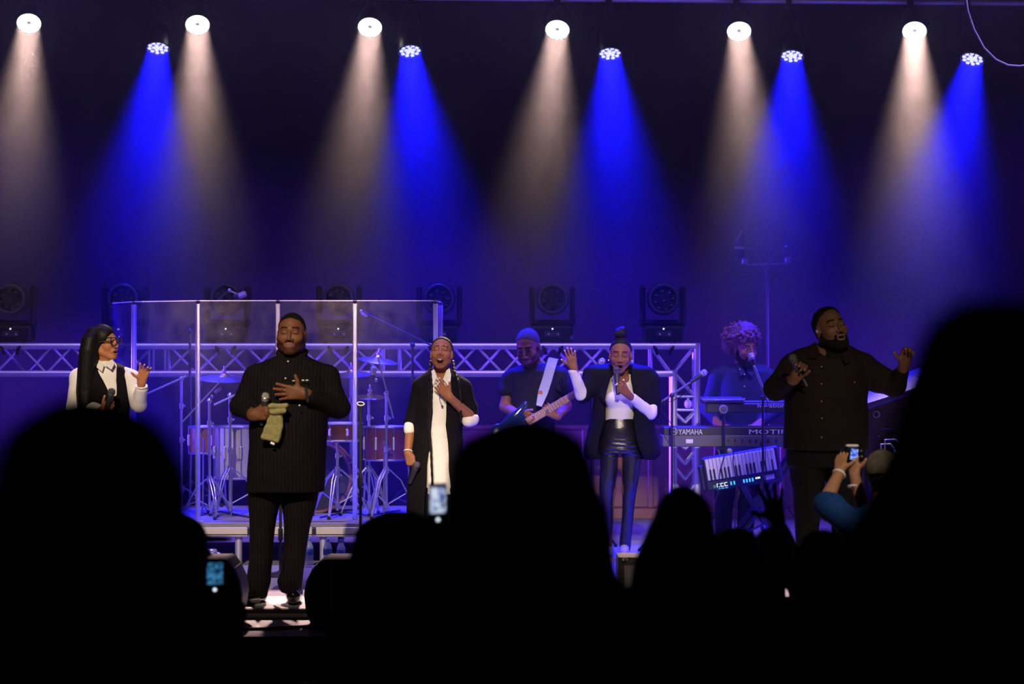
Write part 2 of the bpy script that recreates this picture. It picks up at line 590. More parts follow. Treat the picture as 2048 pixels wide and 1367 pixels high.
def letters(text, name, material, parent, origin, height, right=(1, 0, 0), up=(0, 0, 1), width=None, depth=0.003):
    """flat raised lettering; origin = lower left corner"""
    cu = bpy.data.curves.new(name, 'FONT')
    cu.body = text
    cu.size = 1.0
    cu.resolution_u = 4
    tmp = bpy.data.objects.new(name, cu)
    C.objects.link(tmp)
    dg = bpy.context.evaluated_depsgraph_get()
    me = bpy.data.meshes.new_from_object(tmp.evaluated_get(dg))
    n = len(me.vertices)
    co = np.zeros(n * 3, dtype=np.float32)
    me.vertices.foreach_get("co", co)
    co = co.reshape(-1, 3).astype(float)
    fs = [tuple(p.vertices) for p in me.polygons]
    bpy.data.objects.remove(tmp); bpy.data.curves.remove(cu); bpy.data.meshes.remove(me)
    co -= co.min(axis=0)
    sy = height / co[:, 1].max()
    sx = (width / co[:, 0].max()) if width else sy
    r, u = unit(right), unit(up)
    nrm = np.cross(r, u)
    P = np.asarray(origin, float) + co[:, :1] * sx * r + co[:, 1:2] * sy * u
    V = np.vstack([P + nrm * depth])
    return link_mesh(name, V, fs, material, parent, smooth=False)


# ================================================================== implicit surfaces (bodies and clothes)
def smin(a, b, k):
    if k <= 1e-6:
        return np.minimum(a, b)
    h = np.clip(0.5 + 0.5 * (b - a) / k, 0, 1)
    return b * (1 - h) + a * h - k * h * (1 - h)


def poly_sdf(PX, PZ, poly):
    poly = np.asarray(poly, float)
    d = np.full(PX.shape, 1e9)
    sgn = np.ones(PX.shape)
    n = len(poly)
    j = n - 1
    for i in range(n):
        a, b = poly[i], poly[j]
        e = b - a
        wx, wz = PX - a[0], PZ - a[1]
        t = np.clip((wx * e[0] + wz * e[1]) / (e @ e + 1e-12), 0, 1)
        d = np.minimum(d, (wx - e[0] * t) ** 2 + (wz - e[1] * t) ** 2)
        c1 = PZ >= a[1]; c2 = PZ < b[1]; c3 = e[0] * wz > e[1] * wx
        flip = (c1 & c2 & c3) | (~c1 & ~c2 & ~c3)
        sgn = np.where(flip, -sgn, sgn)
        j = i
    return sgn * np.sqrt(d)


class Field:
    def __init__(s, lo, hi, h):
        s.lo = np.asarray(lo, float); s.h = h
        n = np.ceil((np.asarray(hi, float) - s.lo) / h).astype(int) + 1
        s.n = n
        s.f = np.full(n, 0.5, dtype=np.float32)
        s.ax = [s.lo[i] + h * np.arange(n[i]) for i in range(3)]

    def reg(s, lo, hi):
        a = np.clip(np.floor((np.asarray(lo) - s.lo) / s.h).astype(int), 0, s.n)
        b = np.clip(np.ceil((np.asarray(hi) - s.lo) / s.h).astype(int) + 1, 0, s.n)
        if np.any(b <= a):
            return None
        sl = tuple(slice(a[i], b[i]) for i in range(3))
        X = s.ax[0][sl[0]][:, None, None]; Y = s.ax[1][sl[1]][None, :, None]; Z = s.ax[2][sl[2]][None, None, :]
        return sl, X, Y, Z

    def put(s, sl, d, k, sub):
        if sub:
            s.f[sl] = -smin(-s.f[sl], d, k)
        else:
            s.f[sl] = smin(s.f[sl], d, k)

    def cap(s, a, b, ra, rb=None, k=0.0, flat=None, sub=False):
        a = np.asarray(a, float); b = np.asarray(b, float)
        rb = ra if rb is None else rb
        m = max(ra, rb) * (max(1.0, flat[1]) if flat is not None else 1.0) + k + 2 * s.h
        g = s.reg(np.minimum(a, b) - m, np.maximum(a, b) + m)
        if g is None:
            return s
        sl, X, Y, Z = g
        e = b - a
        L2 = e @ e + 1e-12
        x, y, z = X - a[0], Y - a[1], Z - a[2]
        t = np.clip((x * e[0] + y * e[1] + z * e[2]) / L2, 0, 1)
        vx, vy, vz = x - t * e[0], y - t * e[1], z - t * e[2]
        if flat is not None:
            n, q = unit(flat[0]), flat[1]
            dn = (vx * n[0] + vy * n[1] + vz * n[2]) * (1 / q - 1)
            vx, vy, vz = vx + n[0] * dn, vy + n[1] * dn, vz + n[2] * dn
        d = np.sqrt(vx * vx + vy * vy + vz * vz) - (ra + (rb - ra) * t)
        if flat is not None and flat[1] < 1:
            d = d * (0.5 + 0.5 * flat[1])
        s.put(sl, d, k, sub)
        return s

    def chain(s, pts, rs, k=0.0, sub=False, flat=None):
        for i in range(len(pts) - 1):
            s.cap(pts[i], pts[i + 1], rs[i], rs[i + 1], k if i == 0 else max(k, 0.3 * min(rs[i], rs[i + 1])), flat, sub)
        return s

    def ell(s, c, r, axes=None, k=0.0, sub=False):
        c = np.asarray(c, float)
        A = np.eye(3) if axes is None else np.asarray(axes, float)
        m = max(r) + k + 2 * s.h
        g = s.reg(c - m, c + m)
        if g is None:
            return s
        sl, X, Y, Z = g
        x, y, z = X - c[0], Y - c[1], Z - c[2]
        q = [(x * A[i][0] + y * A[i][1] + z * A[i][2]) / r[i] for i in range(3)]
        k0 = np.sqrt(q[0] ** 2 + q[1] ** 2 + q[2] ** 2)
        k1 = np.sqrt((q[0] / r[0]) ** 2 + (q[1] / r[1]) ** 2 + (q[2] / r[2]) ** 2) + 1e-9
        s.put(sl, k0 * (k0 - 1) / k1, k, sub)
        return s

    def loft(s, rows, k=0.0, p=2.0, sub=False):
        """rows: (z, cx, cy, rx, ry)"""
        rows = sorted(rows, key=lambda r: r[0])
        R = np.array(rows, float)
        m = 2 * s.h + k
        lo = [min(R[:, 1] - R[:, 3]) - m, min(R[:, 2] - R[:, 4]) - m, R[0, 0] - m]
        hi = [max(R[:, 1] + R[:, 3]) + m, max(R[:, 2] + R[:, 4]) + m, R[-1, 0] + m]
        g = s.reg(lo, hi)
        if g is None:
            return s
        sl, X, Y, Z = g
        z = Z[0, 0]
        # smooth interpolation of the rows
        def ip(c):
            return np.interp(z, R[:, 0], R[:, c])[None, None, :]
        cx, cy_, rx, ry = ip(1), ip(2), ip(3), ip(4)
        qx, qy = np.abs(X - cx) / rx, np.abs(Y - cy_) / ry
        q = np.sqrt(qx * qx + qy * qy) if p == 2.0 else (qx ** p + qy ** p) ** (1 / p)
        d = (q - 1) * np.minimum(rx, ry)
        d = np.maximum(d, np.maximum(Z - R[-1, 0], R[0, 0] - Z))
        s.put(sl, d, k, sub)
        return s

    def prism(s, poly, y0, y1, k=0.0, sub=False, rnd=0.0):
        poly = np.asarray(poly, float)
        m = 2 * s.h + k + rnd
        g = s.reg([poly[:, 0].min() - m, y0 - m, poly[:, 1].min() - m], [poly[:, 0].max() + m, y1 + m, poly[:, 1].max() + m])
        if g is None:
            return s
        sl, X, Y, Z = g
        PX, PZ = np.broadcast_arrays(X[:, 0, :], Z[:, 0, :])
        d2 = poly_sdf(PX, PZ, poly)[:, None, :]
        dy = np.abs(Y - (y0 + y1) / 2) - (y1 - y0) / 2
        d = np.maximum(d2, dy) if rnd <= 0 else np.minimum(np.maximum(d2 + rnd, dy + rnd), 0) + np.sqrt(np.maximum(d2 + rnd, 0) ** 2 + np.maximum(dy + rnd, 0) ** 2) - rnd
        s.put(sl, d, k, sub)
        return s

    def keep(s, p, n, k=0.0):
        """keep the side of the plane through p that n points to"""
        n = unit(n)
        X, Y, Z = s.ax[0][:, None, None], s.ax[1][None, :, None], s.ax[2][None, None, :]
        d = -((X - p[0]) * n[0] + (Y - p[1]) * n[1] + (Z - p[2]) * n[2])
        s.f = -smin(-s.f, -d, k).astype(np.float32)
        return s

    def mesh(s, smooth=1):
        f = s.f
        f[0] = f[-1] = 0.5
        f[:, 0] = f[:, -1] = 0.5
        f[:, :, 0] = f[:, :, -1] = 0.5
        sg = f < 0
        c = sg[:-1, :-1, :-1].astype(np.int8)
        tot = np.zeros(c.shape, dtype=np.int8)
        offs = [(i, j, k) for i in (0, 1) for j in (0, 1) for k in (0, 1)]
        nx, ny, nz = f.shape
        for (i, j, k) in offs:
            tot += sg[i:nx - 1 + i, j:ny - 1 + j, k:nz - 1 + k]
        act = (tot > 0) & (tot < 8)
        I = np.argwhere(act)
        if len(I) == 0:
            return np.zeros((0, 3)), np.zeros((0, 4), dtype=np.int64)
        idx = np.full(act.shape, -1, dtype=np.int64)
        idx[act] = np.arange(len(I))
        val = {o: f[I[:, 0] + o[0], I[:, 1] + o[1], I[:, 2] + o[2]].astype(np.float64) for o in offs}
        acc = np.zeros((len(I), 3)); cnt = np.zeros(len(I))
        for a in offs:
            for ax in range(3):
                if a[ax] == 0:
                    b = list(a); b[ax] = 1; b = tuple(b)
                    va, vb = val[a], val[b]
                    cr = (va < 0) != (vb < 0)
                    t = np.where(cr, va / np.where(np.abs(va - vb) < 1e-12, 1, va - vb), 0)
                    pos = np.tile(np.array(a, float), (len(I), 1))
                    pos[:, ax] = t
                    acc[cr] += pos[cr]; cnt[cr] += 1
        V = s.lo + s.h * (I + acc / cnt[:, None])
        Q = []
        for ax in range(3):
            sl0 = [slice(1, -1)] * 3; sl1 = [slice(1, -1)] * 3
            sl0[ax] = slice(0, -1); sl1[ax] = slice(1, None)
            A, B = sg[tuple(sl0)], sg[tuple(sl1)]
            E = np.argwhere(A != B)
            if len(E) == 0:
                continue
            o = np.ones(3, dtype=int); o[ax] = 0
            G = E + o
            u, v = (ax + 1) % 3, (ax + 2) % 3
            def cell(du, dv):
                g = G.copy(); g[:, u] -= du; g[:, v] -= dv
                return idx[g[:, 0], g[:, 1], g[:, 2]]
            q = np.stack([cell(1, 1), cell(0, 1), cell(0, 0), cell(1, 0)], axis=1)
            ins = A[E[:, 0], E[:, 1], E[:, 2]]
            q[~ins] = q[~ins][:, ::-1]
            Q.append(q)
        Q = np.vstack(Q)
        for _ in range(smooth):
            V = relax(V, Q)
        return V, Q


def relax(V, Q, w=0.5):
    acc = np.zeros_like(V); cnt = np.zeros(len(V))
    for i in range(4):
        a, b = Q[:, i], Q[:, (i + 1) % 4]
        for ax in range(3):
            acc[:, ax] += np.bincount(a, V[b, ax], len(V)) + np.bincount(b, V[a, ax], len(V))
        cnt += np.bincount(a, minlength=len(V)) + np.bincount(b, minlength=len(V))
    return V * (1 - w) + w * acc / np.maximum(cnt, 1)[:, None]


def normals(V, Q):
    n = np.cross(V[Q[:, 2]] - V[Q[:, 0]], V[Q[:, 3]] - V[Q[:, 1]])
    N = np.zeros_like(V)
    for i in range(4):
        for ax in range(3):
            N[:, ax] += np.bincount(Q[:, i], n[:, ax], len(V))
    return N / (np.linalg.norm(N, axis=1)[:, None] + 1e-12)


def wob(V, scale, seed=0, octaves=2):
    """smooth pseudo-noise in -1..1"""
    r = np.random.default_rng(seed)
    out = np.zeros(len(V)); amp = 1.0; tot = 0
    for o in range(octaves):
        for _ in range(4):
            d = unit(r.normal(size=3)) * scale * (2 ** o)
            e = unit(r.normal(size=3)) * scale * (2 ** o) * 0.6
            ph = r.uniform(0, 6.28, 2)
            out += amp * 0.25 * np.sin(V @ d + ph[0] + 1.3 * np.sin(V @ e + ph[1]))
        tot += amp
        amp *= 0.5
    return out / tot * 1.6


def folded(V, Q, amp, scale, seed=0, octaves=2):
    if amp <= 0:
        return V
    return V + normals(V, Q) * (amp * wob(V, scale, seed, octaves))[:, None]


def join(parts):
    Vs, Qs, n = [], [], 0
    for V, Q in parts:
        Vs.append(V); Qs.append(Q + n); n += len(V)
    return np.vstack(Vs), np.vstack(Qs)

# ================================================================== people: building blocks
class Head:
    def __init__(s, o, scale=1.0, yaw=0, pitch=0, roll=0, away=False):
        y, p, r = [math.radians(a) for a in (yaw, pitch, roll)]
        if away:
            y += math.pi
        s.o = np.asarray(o, float); s.s = scale
        f = np.array([math.sin(y) * math.cos(p), -math.cos(y) * math.cos(p), math.sin(p)])
        rt = np.array([math.cos(y), math.sin(y), 0.0])
        up = np.cross(f, rt)
        s.f = f
        s.u = up * math.cos(r) + rt * math.sin(r)
        s.r = rt * math.cos(r) - up * math.sin(r)
        s.axes = np.array([s.r, s.f, s.u])

    def pt(s, x, y, z):
        return s.o + s.s * (x * s.r + y * s.f + z * s.u)

    def loc(s, V):
        return (V - s.o) @ s.axes.T / s.s

    def e(s, fld, c, r, k=0.0, sub=False):
        fld.ell(s.pt(*c), [q * s.s for q in r], s.axes, k * s.s, sub)

    def c(s, fld, a, b, ra, rb=None, k=0.0, sub=False):
        fld.cap(s.pt(*a), s.pt(*b), ra * s.s, (rb if rb is not None else ra) * s.s, k * s.s, None, sub)


def head_shape(f, H, jaw=1.0, mouth=0.0, eyes_open=False, fem=False, cheeks=1.0):
    H.e(f, (0, -0.016, 0.030), (0.074, 0.096, 0.086))
    H.e(f, (0, 0.026, -0.030), (0.060 * jaw, 0.064, 0.080), 0.02)
    for s in (-1, 1):
        H.c(f, (s * 0.050 * jaw, 0.004, -0.060), (s * 0.016, 0.066, -0.099 - 0.4 * mouth), 0.020, 0.017, 0.02)
        H.e(f, (s * 0.040, 0.058, -0.030), (0.024 * cheeks, 0.024, 0.024), 0.02)
    H.e(f, (0, 0.072, -0.100 - 0.5 * mouth), (0.020 * jaw, 0.016, 0.015), 0.018)
    H.c(f, (-0.036, 0.074, 0.024), (0.036, 0.074, 0.024), 0.010 if not fem else 0.008, None, 0.018)
    for s in (-1, 1):
        H.e(f, (s * 0.031, 0.097, 0.002), (0.019, 0.018, 0.013), 0.010, True)
        H.e(f, (s * 0.031, 0.071, 0.000), (0.0165, 0.0155, 0.0145), 0.004)
    H.c(f, (0, 0.088, 0.012), (0, 0.108, -0.034), 0.0068, 0.0105, 0.008)
    for s in (-1, 1):
        H.e(f, (s * 0.0135, 0.096, -0.038), (0.0105, 0.012, 0.0085), 0.005)
        H.e(f, (s * 0.007, 0.106, -0.046), (0.0045, 0.006, 0.004), 0.002, True)
    H.e(f, (0, 0.080, -0.066), (0.030, 0.018, 0.022), 0.012)
    if mouth > 0.003:
        H.e(f, (0, 0.094, -0.060), (0.026, 0.010, 0.0075), 0.005)
        H.e(f, (0, 0.090, -0.078 - mouth), (0.023, 0.011, 0.0085), 0.005)
        H.e(f, (0, 0.098, -0.069 - 0.5 * mouth), (0.019, 0.026, 0.004 + 0.62 * mouth), 0.003, True)
    else:
        H.e(f, (0, 0.093, -0.061), (0.025, 0.009, 0.0065), 0.004)
        H.e(f, (0, 0.091, -0.073), (0.022, 0.0095, 0.0075), 0.004)
        H.c(f, (-0.022, 0.104, -0.067), (0.022, 0.104, -0.067), 0.0028, None, 0.003, True)
    for s in (-1, 1):
        H.e(f, (s * 0.074, -0.010, -0.010), (0.010, 0.019, 0.031), 0.006)
        H.e(f, (s * 0.082, -0.006, -0.006), (0.006, 0.010, 0.017), 0.004, True)


def head_tint(V, H, skin, mouth=0.0, lips=(0.55, 0.30, 0.28), brow=0.06, eyes_open=False, stubble=0.0):
    L = H.loc(V)
    x, y, z = L[:, 0], L[:, 1], L[:, 2]
    skin = np.array(skin)
    T = np.tile(skin, (len(V), 1))
    ax = np.abs(x)

    def blend(w, c):
        w = np.clip(w, 0, 1)[:, None]
        return T * (1 - w) + w * np.array(c)
    front = y > 0.045
    if stubble > 0:
        # short beard: jaw line, chin and upper lip
        lip = np.sqrt((x / 0.034) ** 2 + ((z + 0.067) / 0.020) ** 2) < 1
        jawm = np.clip((-0.052 + 0.35 * (ax - 0.03) * (ax > 0.03) / 0.35 * 0.8 - z) / 0.010, 0, 1) * (y > -0.005)
        jawm = np.maximum(jawm, np.clip((ax - 0.052) / 0.006, 0, 1) * (z < 0.0) * (y > -0.004) * (y < 0.035))
        must = np.clip((0.0055 - np.abs(z + 0.052)) / 0.002, 0, 1) * (ax < 0.028) * (y > 0.075)
        T = blend(np.maximum(jawm * ~lip, must) * stubble, skin * 0.16)
    # lips
    q = np.sqrt((x / 0.029) ** 2 + ((z + 0.067 + 0.5 * mouth) / (0.0155 + 0.62 * mouth)) ** 2)
    T = blend((front & (y > 0.076)) * np.clip((1.1 - q) * 8, 0, 1) * 0.8, skin * 0.45 + np.array(lips) * 0.22)
    if mouth > 0.003:
        qi = np.sqrt((x / 0.020) ** 2 + ((z + 0.069 + 0.5 * mouth) / (0.005 + 0.60 * mouth)) ** 2)
        inside = (y < 0.0945) & (y > 0.06) & (qi < 1.0)
        T = blend(inside * 1.0, (0.035, 0.006, 0.006))
        teeth = inside & (z > -0.069 - 0.12 * mouth) & (ax < 0.016)
        T = blend(teeth * 0.9, (0.70, 0.66, 0.60))
    # brows
    zb = 0.0295 - 6.0 * (ax - 0.030) ** 2
    bw = np.clip((0.0068 - np.abs(z - zb)) / 0.003, 0, 1) * np.clip((ax - 0.009) / 0.004, 0, 1) * np.clip((0.052 - ax) / 0.006, 0, 1)
    T = blend(bw * front * 0.92, skin * brow)
    # lids and lashes
    ex = (ax - 0.031) / 0.0165
    zl = -0.0045 + 0.0035 * ex ** 2
    lw = np.clip((0.0034 - np.abs(z - zl)) / 0.002, 0, 1) * (np.abs(ex) < 1.05)
    if eyes_open:
        q2 = np.sqrt(ex ** 2 + ((z - 0.0) / 0.0075) ** 2)
        T = blend((q2 < 0.95) * front * 1.0, (0.60, 0.56, 0.54))
        T = blend((q2 < 0.95) * (np.abs(ex) < 0.42) * front * 1.0, (0.010, 0.006, 0.005))
        T = blend(((q2 >= 0.85) & (q2 < 1.25) & (z > 0)) * front * 0.9, skin * 0.05)
    else:
        T = blend(lw * front * 0.92, skin * 0.06)
        sh = np.clip(1.0 - np.sqrt(ex ** 2 + ((z - 0.006) / 0.011) ** 2), 0, 1)
        T = blend(sh * front * 0.35, skin * 0.55)
    return T


def orth(d, t, n=None):
    d = unit(d)
    t = np.asarray(t, float); t = unit(t - d * np.dot(t, d))
    return d, t


def rot_to(d, n, deg):
    a = math.radians(deg)
    return d * math.cos(a) + n * math.sin(a)


def hand_shape(f, w, d, t, n, L=0.185, curls=(20, 20, 20, 20), spread=1.0, thumb=(0.8, 0.6, 0.2), fore=None, fat=1.0, tips=None, bend=(1.0, 1.05, 0.7)):
    """w wrist, d finger direction, t thumb side, n side the palm faces"""
    s = L / 0.185
    d, t = orth(d, t)
    n0 = np.cross(d, t)
    n = n0 if np.dot(n0, n) > 0 else -n0
    w = np.asarray(w, float)
    if fore is not None:
        f.cap(fore[0], w, fore[1], 0.027 * s * fat, 0.0)
        f.cap(w - d * 0.01, w + d * 0.02, 0.026 * s * fat, 0.028 * s * fat, 0.015, (n, 0.75))
    off = [0.029, 0.0095, -0.0095, -0.027]
    kn = [0.088, 0.092, 0.087, 0.078]
    ln = [0.071, 0.079, 0.073, 0.057]
    K = []
    for i in range(4):
        b = w + s * (t * off[i] * 0.55 + d * 0.012)
        k = w + s * (t * off[i] + d * kn[i])
        K.append(k)
        f.cap(b, k, 0.0150 * s * fat, 0.0118 * s * fat, 0.012)
    f.cap(w + s * (t * 0.016 + d * 0.018), w + s * (t * 0.034 + d * 0.048 + n * 0.008), 0.015 * s * fat, 0.014 * s * fat, 0.012)
    ang = [7, 2, -4, -10]
    out = []
    for i in range(4):
        a = math.radians(ang[i] * spread)
        fd = unit(d * math.cos(a) + t * math.sin(a))
        p = K[i]
        r = 0.0094 * s * fat * (0.9 if i == 3 else 1.0)
        c = curls[i]
        dd = fd
        seg = [0.46, 0.30, 0.24]
        for j in range(3):
            dd = rot_to(fd, n, c * sum(bend[:j + 1]) if j else c * bend[0])
            q = p + dd * ln[i] * seg[j] * s
            r2 = r * (0.94 if j < 2 else 0.86)
            f.cap(p, q, r, r2, 0.003)
            p, r = q, r2
        out.append(p)
    td = unit(t * thumb[0] + d * thumb[1] + n * thumb[2])
    p = w + s * (t * 0.030 + d * 0.040 + n * 0.006)
    q = p + td * 0.036 * s
    f.cap(p, q, 0.0135 * s * fat, 0.0108 * s * fat, 0.006)
    td2 = unit(td + 0.35 * d)
    q2 = q + td2 * 0.032 * s
    f.cap(q, q2, 0.0108 * s * fat, 0.0085 * s * fat, 0.003)
    out.append(q2)
    return out


class Person:
    def __init__(s, name, label, D, px, z0=0.0, group=None, cat='person'):
        s.D = D
        base = np.array([(px - 1024.0) * D / FPX, D, z0])
        s.root = empty(name, base, label, cat, group)
        s.parts = []
        s.tints = []
        s.k = D / FPX     # metres per pixel at this distance

    def pt(s, px, py, dy=0.0):
        return W(px, py, s.D + dy)

    def pz(s, px, py, dy=0.0):
        p = W(px, py, s.D + dy)
        return (p[0], p[2])

    def rows(s, rows, grow=1.0, dg=0.0):
        out = []
        for (py, xl, xr, dy, ry) in rows:
            a, b = s.pt(xl, py, dy), s.pt(xr, py, dy)
            out.append((a[2], (a[0] + b[0]) / 2, s.D + dy, max(0.012, (b[0] - a[0]) / 2 * grow + dg), max(0.012, ry * grow + dg)))
        return out

    def field(s, x0, y0, x1, y1, d0, d1, h):
        a = s.pt(x0, y1, d0); b = s.pt(x1, y0, d1)
        far = s.pt(x1, y0, d0); a2 = s.pt(x0, y1, d1)
        lo = np.minimum.reduce([a, b, far, a2]); hi = np.maximum.reduce([a, b, far, a2])
        return Field(lo - 2 * h, hi + 2 * h, h)

    def poly(s, pts, dy=0.0):
        return [s.pz(px, py, dy) for px, py in pts]

    # ---- skin
    def skin(s, V, Q, tint):
        s.parts.append((V, Q))
        t = np.asarray(tint, float)
        s.tints.append(np.tile(t, (len(V), 1)) if t.ndim == 1 else t)

    def head(s, px, py, dy, scale, yaw, pitch, roll, col, neck, neck_r=0.055, h=0.0036, **kw):
        H = Head(s.pt(px, py, dy), scale, yaw, pitch, roll)
        s.H = H
        s.col = np.array(col)
        nb = s.pt(*neck)
        lo = np.minimum(H.o - 0.15 * scale, nb - neck_r - 0.03)
        hi = np.maximum(H.o + 0.15 * scale, nb + neck_r + 0.03)
        f = Field(lo, hi, h)
        shape = {k: v for k, v in kw.items() if k in ('jaw', 'mouth', 'eyes_open', 'fem', 'cheeks')}
        head_shape(f, H, **shape)
        f.cap(H.pt(0, -0.022, -0.045), nb, neck_r * 0.95, neck_r * 1.1, 0.03)
        V, Q = f.mesh(1)
        tk = {k: v for k, v in kw.items() if k in ('mouth', 'lips', 'brow', 'eyes_open', 'stubble')}
        s.skin(V, Q, head_tint(V, H, col, **tk))
        return H

    def hand(s, w, d, t, n, fore, fore_r=0.036, nails=None, h=0.0042, **kw):
        w = np.asarray(w, float); fore = np.asarray(fore, float)
        lo = np.minimum(w, fore) - 0.23; hi = np.maximum(w, fore) + 0.23
        f = Field(lo, hi, h)
        tips = hand_shape(f, w, d, t, n, fore=(fore, fore_r), **kw)
        V, Q = f.mesh(1)
        T = np.tile(s.col, (len(V), 1))
        nl = np.array(nails if nails is not None else s.col * 1.5 + 0.05)
        for p in tips:
            wgt = np.clip((0.010 - np.linalg.norm(V - p, axis=1)) / 0.003, 0, 1)[:, None]
            T = T * (1 - wgt) + wgt * nl
        s.skin(V, Q, T)
        return tips

    def trunk(s, rows, limbs, h=0.014, shrink=0.86):
        """the body under the clothes: torso rows and limb chains [(points, radii)]"""
        rw = s.rows(rows, shrink)
        lo = np.array([min(r[1] - r[3] for r in rw), min(r[2] - r[4] for r in rw), min(r[0] for r in rw)])
        hi = np.array([max(r[1] + r[3] for r in rw), max(r[2] + r[4] for r in rw), max(r[0] for r in rw)])
        for pts, rs in limbs:
            for p, r in zip(pts, rs):
                lo = np.minimum(lo, np.asarray(p) - r); hi = np.maximum(hi, np.asarray(p) + r)
        f = Field(lo - 0.04, hi + 0.04, h)
        f.loft(rw)
        for pts, rs in limbs:
            f.chain(pts, rs, 0.04)
        V, Q = f.mesh(1)
        s.skin(V, Q, s.col)

    def finish(s, material='skin'):
        V, Q = join(s.parts)
        T = np.vstack(s.tints)
        return link_mesh('body', V, Q, material, s.root, tint=T)

    # ---- clothes and hair
    def cloth(s, name, f, material, fold=0.004, fscale=22, seed=1, smooth=2, octaves=2):
        V, Q = f.mesh(smooth)
        V = folded(V, Q, fold, fscale, seed, octaves)
        return link_mesh(name, V, Q, material, s.root)

    def short_hair(s, material='hair_short', t=0.004, slope=0.9, off=0.0, fold=0.0015, fscale=160, h=0.004):
        H = s.H
        f = Field(H.o - 0.15 * H.s, H.o + 0.15 * H.s, h)
        H.e(f, (0, -0.016, 0.030), (0.074 + t, 0.096 + t, 0.086 + t))
        H.c(f, (0, -0.06, -0.02), (0, -0.05, -0.06), 0.055, 0.048, 0.02)
        f.keep(H.pt(0, 0, off), -slope * H.f + H.u, 0.02)
        V, Q = f.mesh(1)
        V = folded(V, Q, fold, fscale, 5)
        return link_mesh('hair', V, Q, material, s.root)

    def beard(s, material='hair_short', full=0.007, moustache=True, h=0.0036):
        H = s.H
        f = Field(H.o - 0.16 * H.s, H.o + 0.16 * H.s, h)
        for q in (-1, 1):
            H.c(f, (q * 0.056, 0.006, -0.030), (q * 0.050, 0.010, -0.066), 0.016 + full * 0.4, 0.022 + full * 0.6, 0.01)
            H.c(f, (q * 0.050, 0.010, -0.066), (q * 0.018, 0.066, -0.104), 0.022 + full * 0.6, 0.020 + full, 0.015)
        H.e(f, (0, 0.070, -0.104), (0.030, 0.022 + full * 0.5, 0.020 + full), 0.015)
        H.e(f, (0, 0.108, -0.060), (0.034, 0.030, 0.024), 0.006, True)
        if moustache:
            H.c(f, (-0.024, 0.088, -0.060), (0.0, 0.097, -0.052), 0.006, 0.0065, 0.003)
            H.c(f, (0.024, 0.088, -0.060), (0.0, 0.097, -0.052), 0.006, 0.0065, 0.003)
            H.c(f, (-0.027, 0.084, -0.060), (-0.027, 0.078, -0.090), 0.0085, 0.010, 0.004)
            H.c(f, (0.027, 0.084, -0.060), (0.027, 0.078, -0.090), 0.0085, 0.010, 0.004)
        V, Q = f.mesh(1)
        V = folded(V, Q, 0.0012, 200, 9)
        return link_mesh('beard', V, Q, material, s.root)

    def flap(s, name, pts, material, th=0.008):
        P3 = [s.pt(*p) for p in pts]
        n = np.cross(P3[1] - P3[0], P3[2] - P3[0])
        return MB().slab(P3, n, th).build(name, material, s.root)

    def buttons(s, pts, material='button', r=0.006):
        for p in pts:
            c = s.pt(*p)
            MB().lathe([(r * 0.8, 0), (r, 0.0015), (r, 0.003), (r * 0.6, 0.0045)], c, (0, -1, 0), 10).build('button', material, s.root)

    def ring(s, name, c, axis, R, r, material='gold'):
        return MB().torus(c, R, r, axis, 18, 6).build(name, material, s.root)


def handheld_mic(head_p, tail_p, label, dark=False, group=None, r=0.026, antenna=False):
    """a hand microphone with its grille at head_p and its handle ending at tail_p"""
    head_p, tail_p = np.asarray(head_p, float), np.asarray(tail_p, float)
    d = unit(tail_p - head_p)
    L = np.linalg.norm(tail_p - head_p)
    root = empty('microphone', (head_p + tail_p) / 2, label, 'microphone', group)
    MB().lathe([(0.4 * r, -r), (0.8 * r, -0.72 * r), (r, -0.1 * r), (0.97 * r, 0.35 * r), (0.78 * r, 0.95 * r)], head_p, d, 18).build('grille', 'mic_dark' if dark else 'mic_grille', root)
    MB().torus(head_p + d * 0.1 * r, r * 1.0, r * 0.11, d, 20, 6).build('grille_band', 'steel' if not dark else 'black_metal', root)
    MB().lathe([(0.78 * r, 0.95 * r), (0.84 * r, 1.2 * r), (0.80 * r, 1.9 * r), (0.55 * r, L - 0.02), (0.58 * r, L - 0.006), (0.4 * r, L)], head_p, d, 16).build('handle', 'black_plastic', root)
    if antenna:
        MB().lathe([(0.22 * r, L), (0.26 * r, L + 0.05), (0.1 * r, L + 0.055)], head_p, d, 10).build('antenna', 'grey_plastic', root)
    return root

# ================================================================== the hall and the stage
def slab_box(name, x0, x1, d0, d1, z0, z1, material, label=None):
    o = MB().box(((x0 + x1) / 2, (d0 + d1) / 2, (z0 + z1) / 2), (x1 - x0, d1 - d0, z1 - z0)).build(name, material, None, smooth=False)
    o['kind'] = 'structure'
    if label:
        o['label'] = label
    return o


HALL_Z = -0.25
slab_box('floor_hall', -10, 10, -4, 24.5, HALL_Z - 0.1, HALL_Z, 'hall_floor', 'dark floor of the hall under the audience')
slab_box('floor_stage', -9, 9, 15.25, 23.9, HALL_Z, 0.0, 'carpet', 'speckled carpet floor of the low stage')
fs = slab_box('floor_stage_front', -9, 9, 14.53, 15.245, HALL_Z, 0.0, 'deck', 'pale deck along the front of the stage')
slab_box('floor_step', -9, 9, 13.62, 14.52, HALL_Z, -0.062, 'deck', 'pale step in front of the stage deck')
slab_box('trim_1', -9, 9, 14.515, 14.53, -0.030, -0.004, 'black_plastic', 'black edge strip of the stage deck')
slab_box('trim_2', -9, 9, 13.60, 13.62, HALL_Z, -0.060, 'case_black', 'black front of the step')


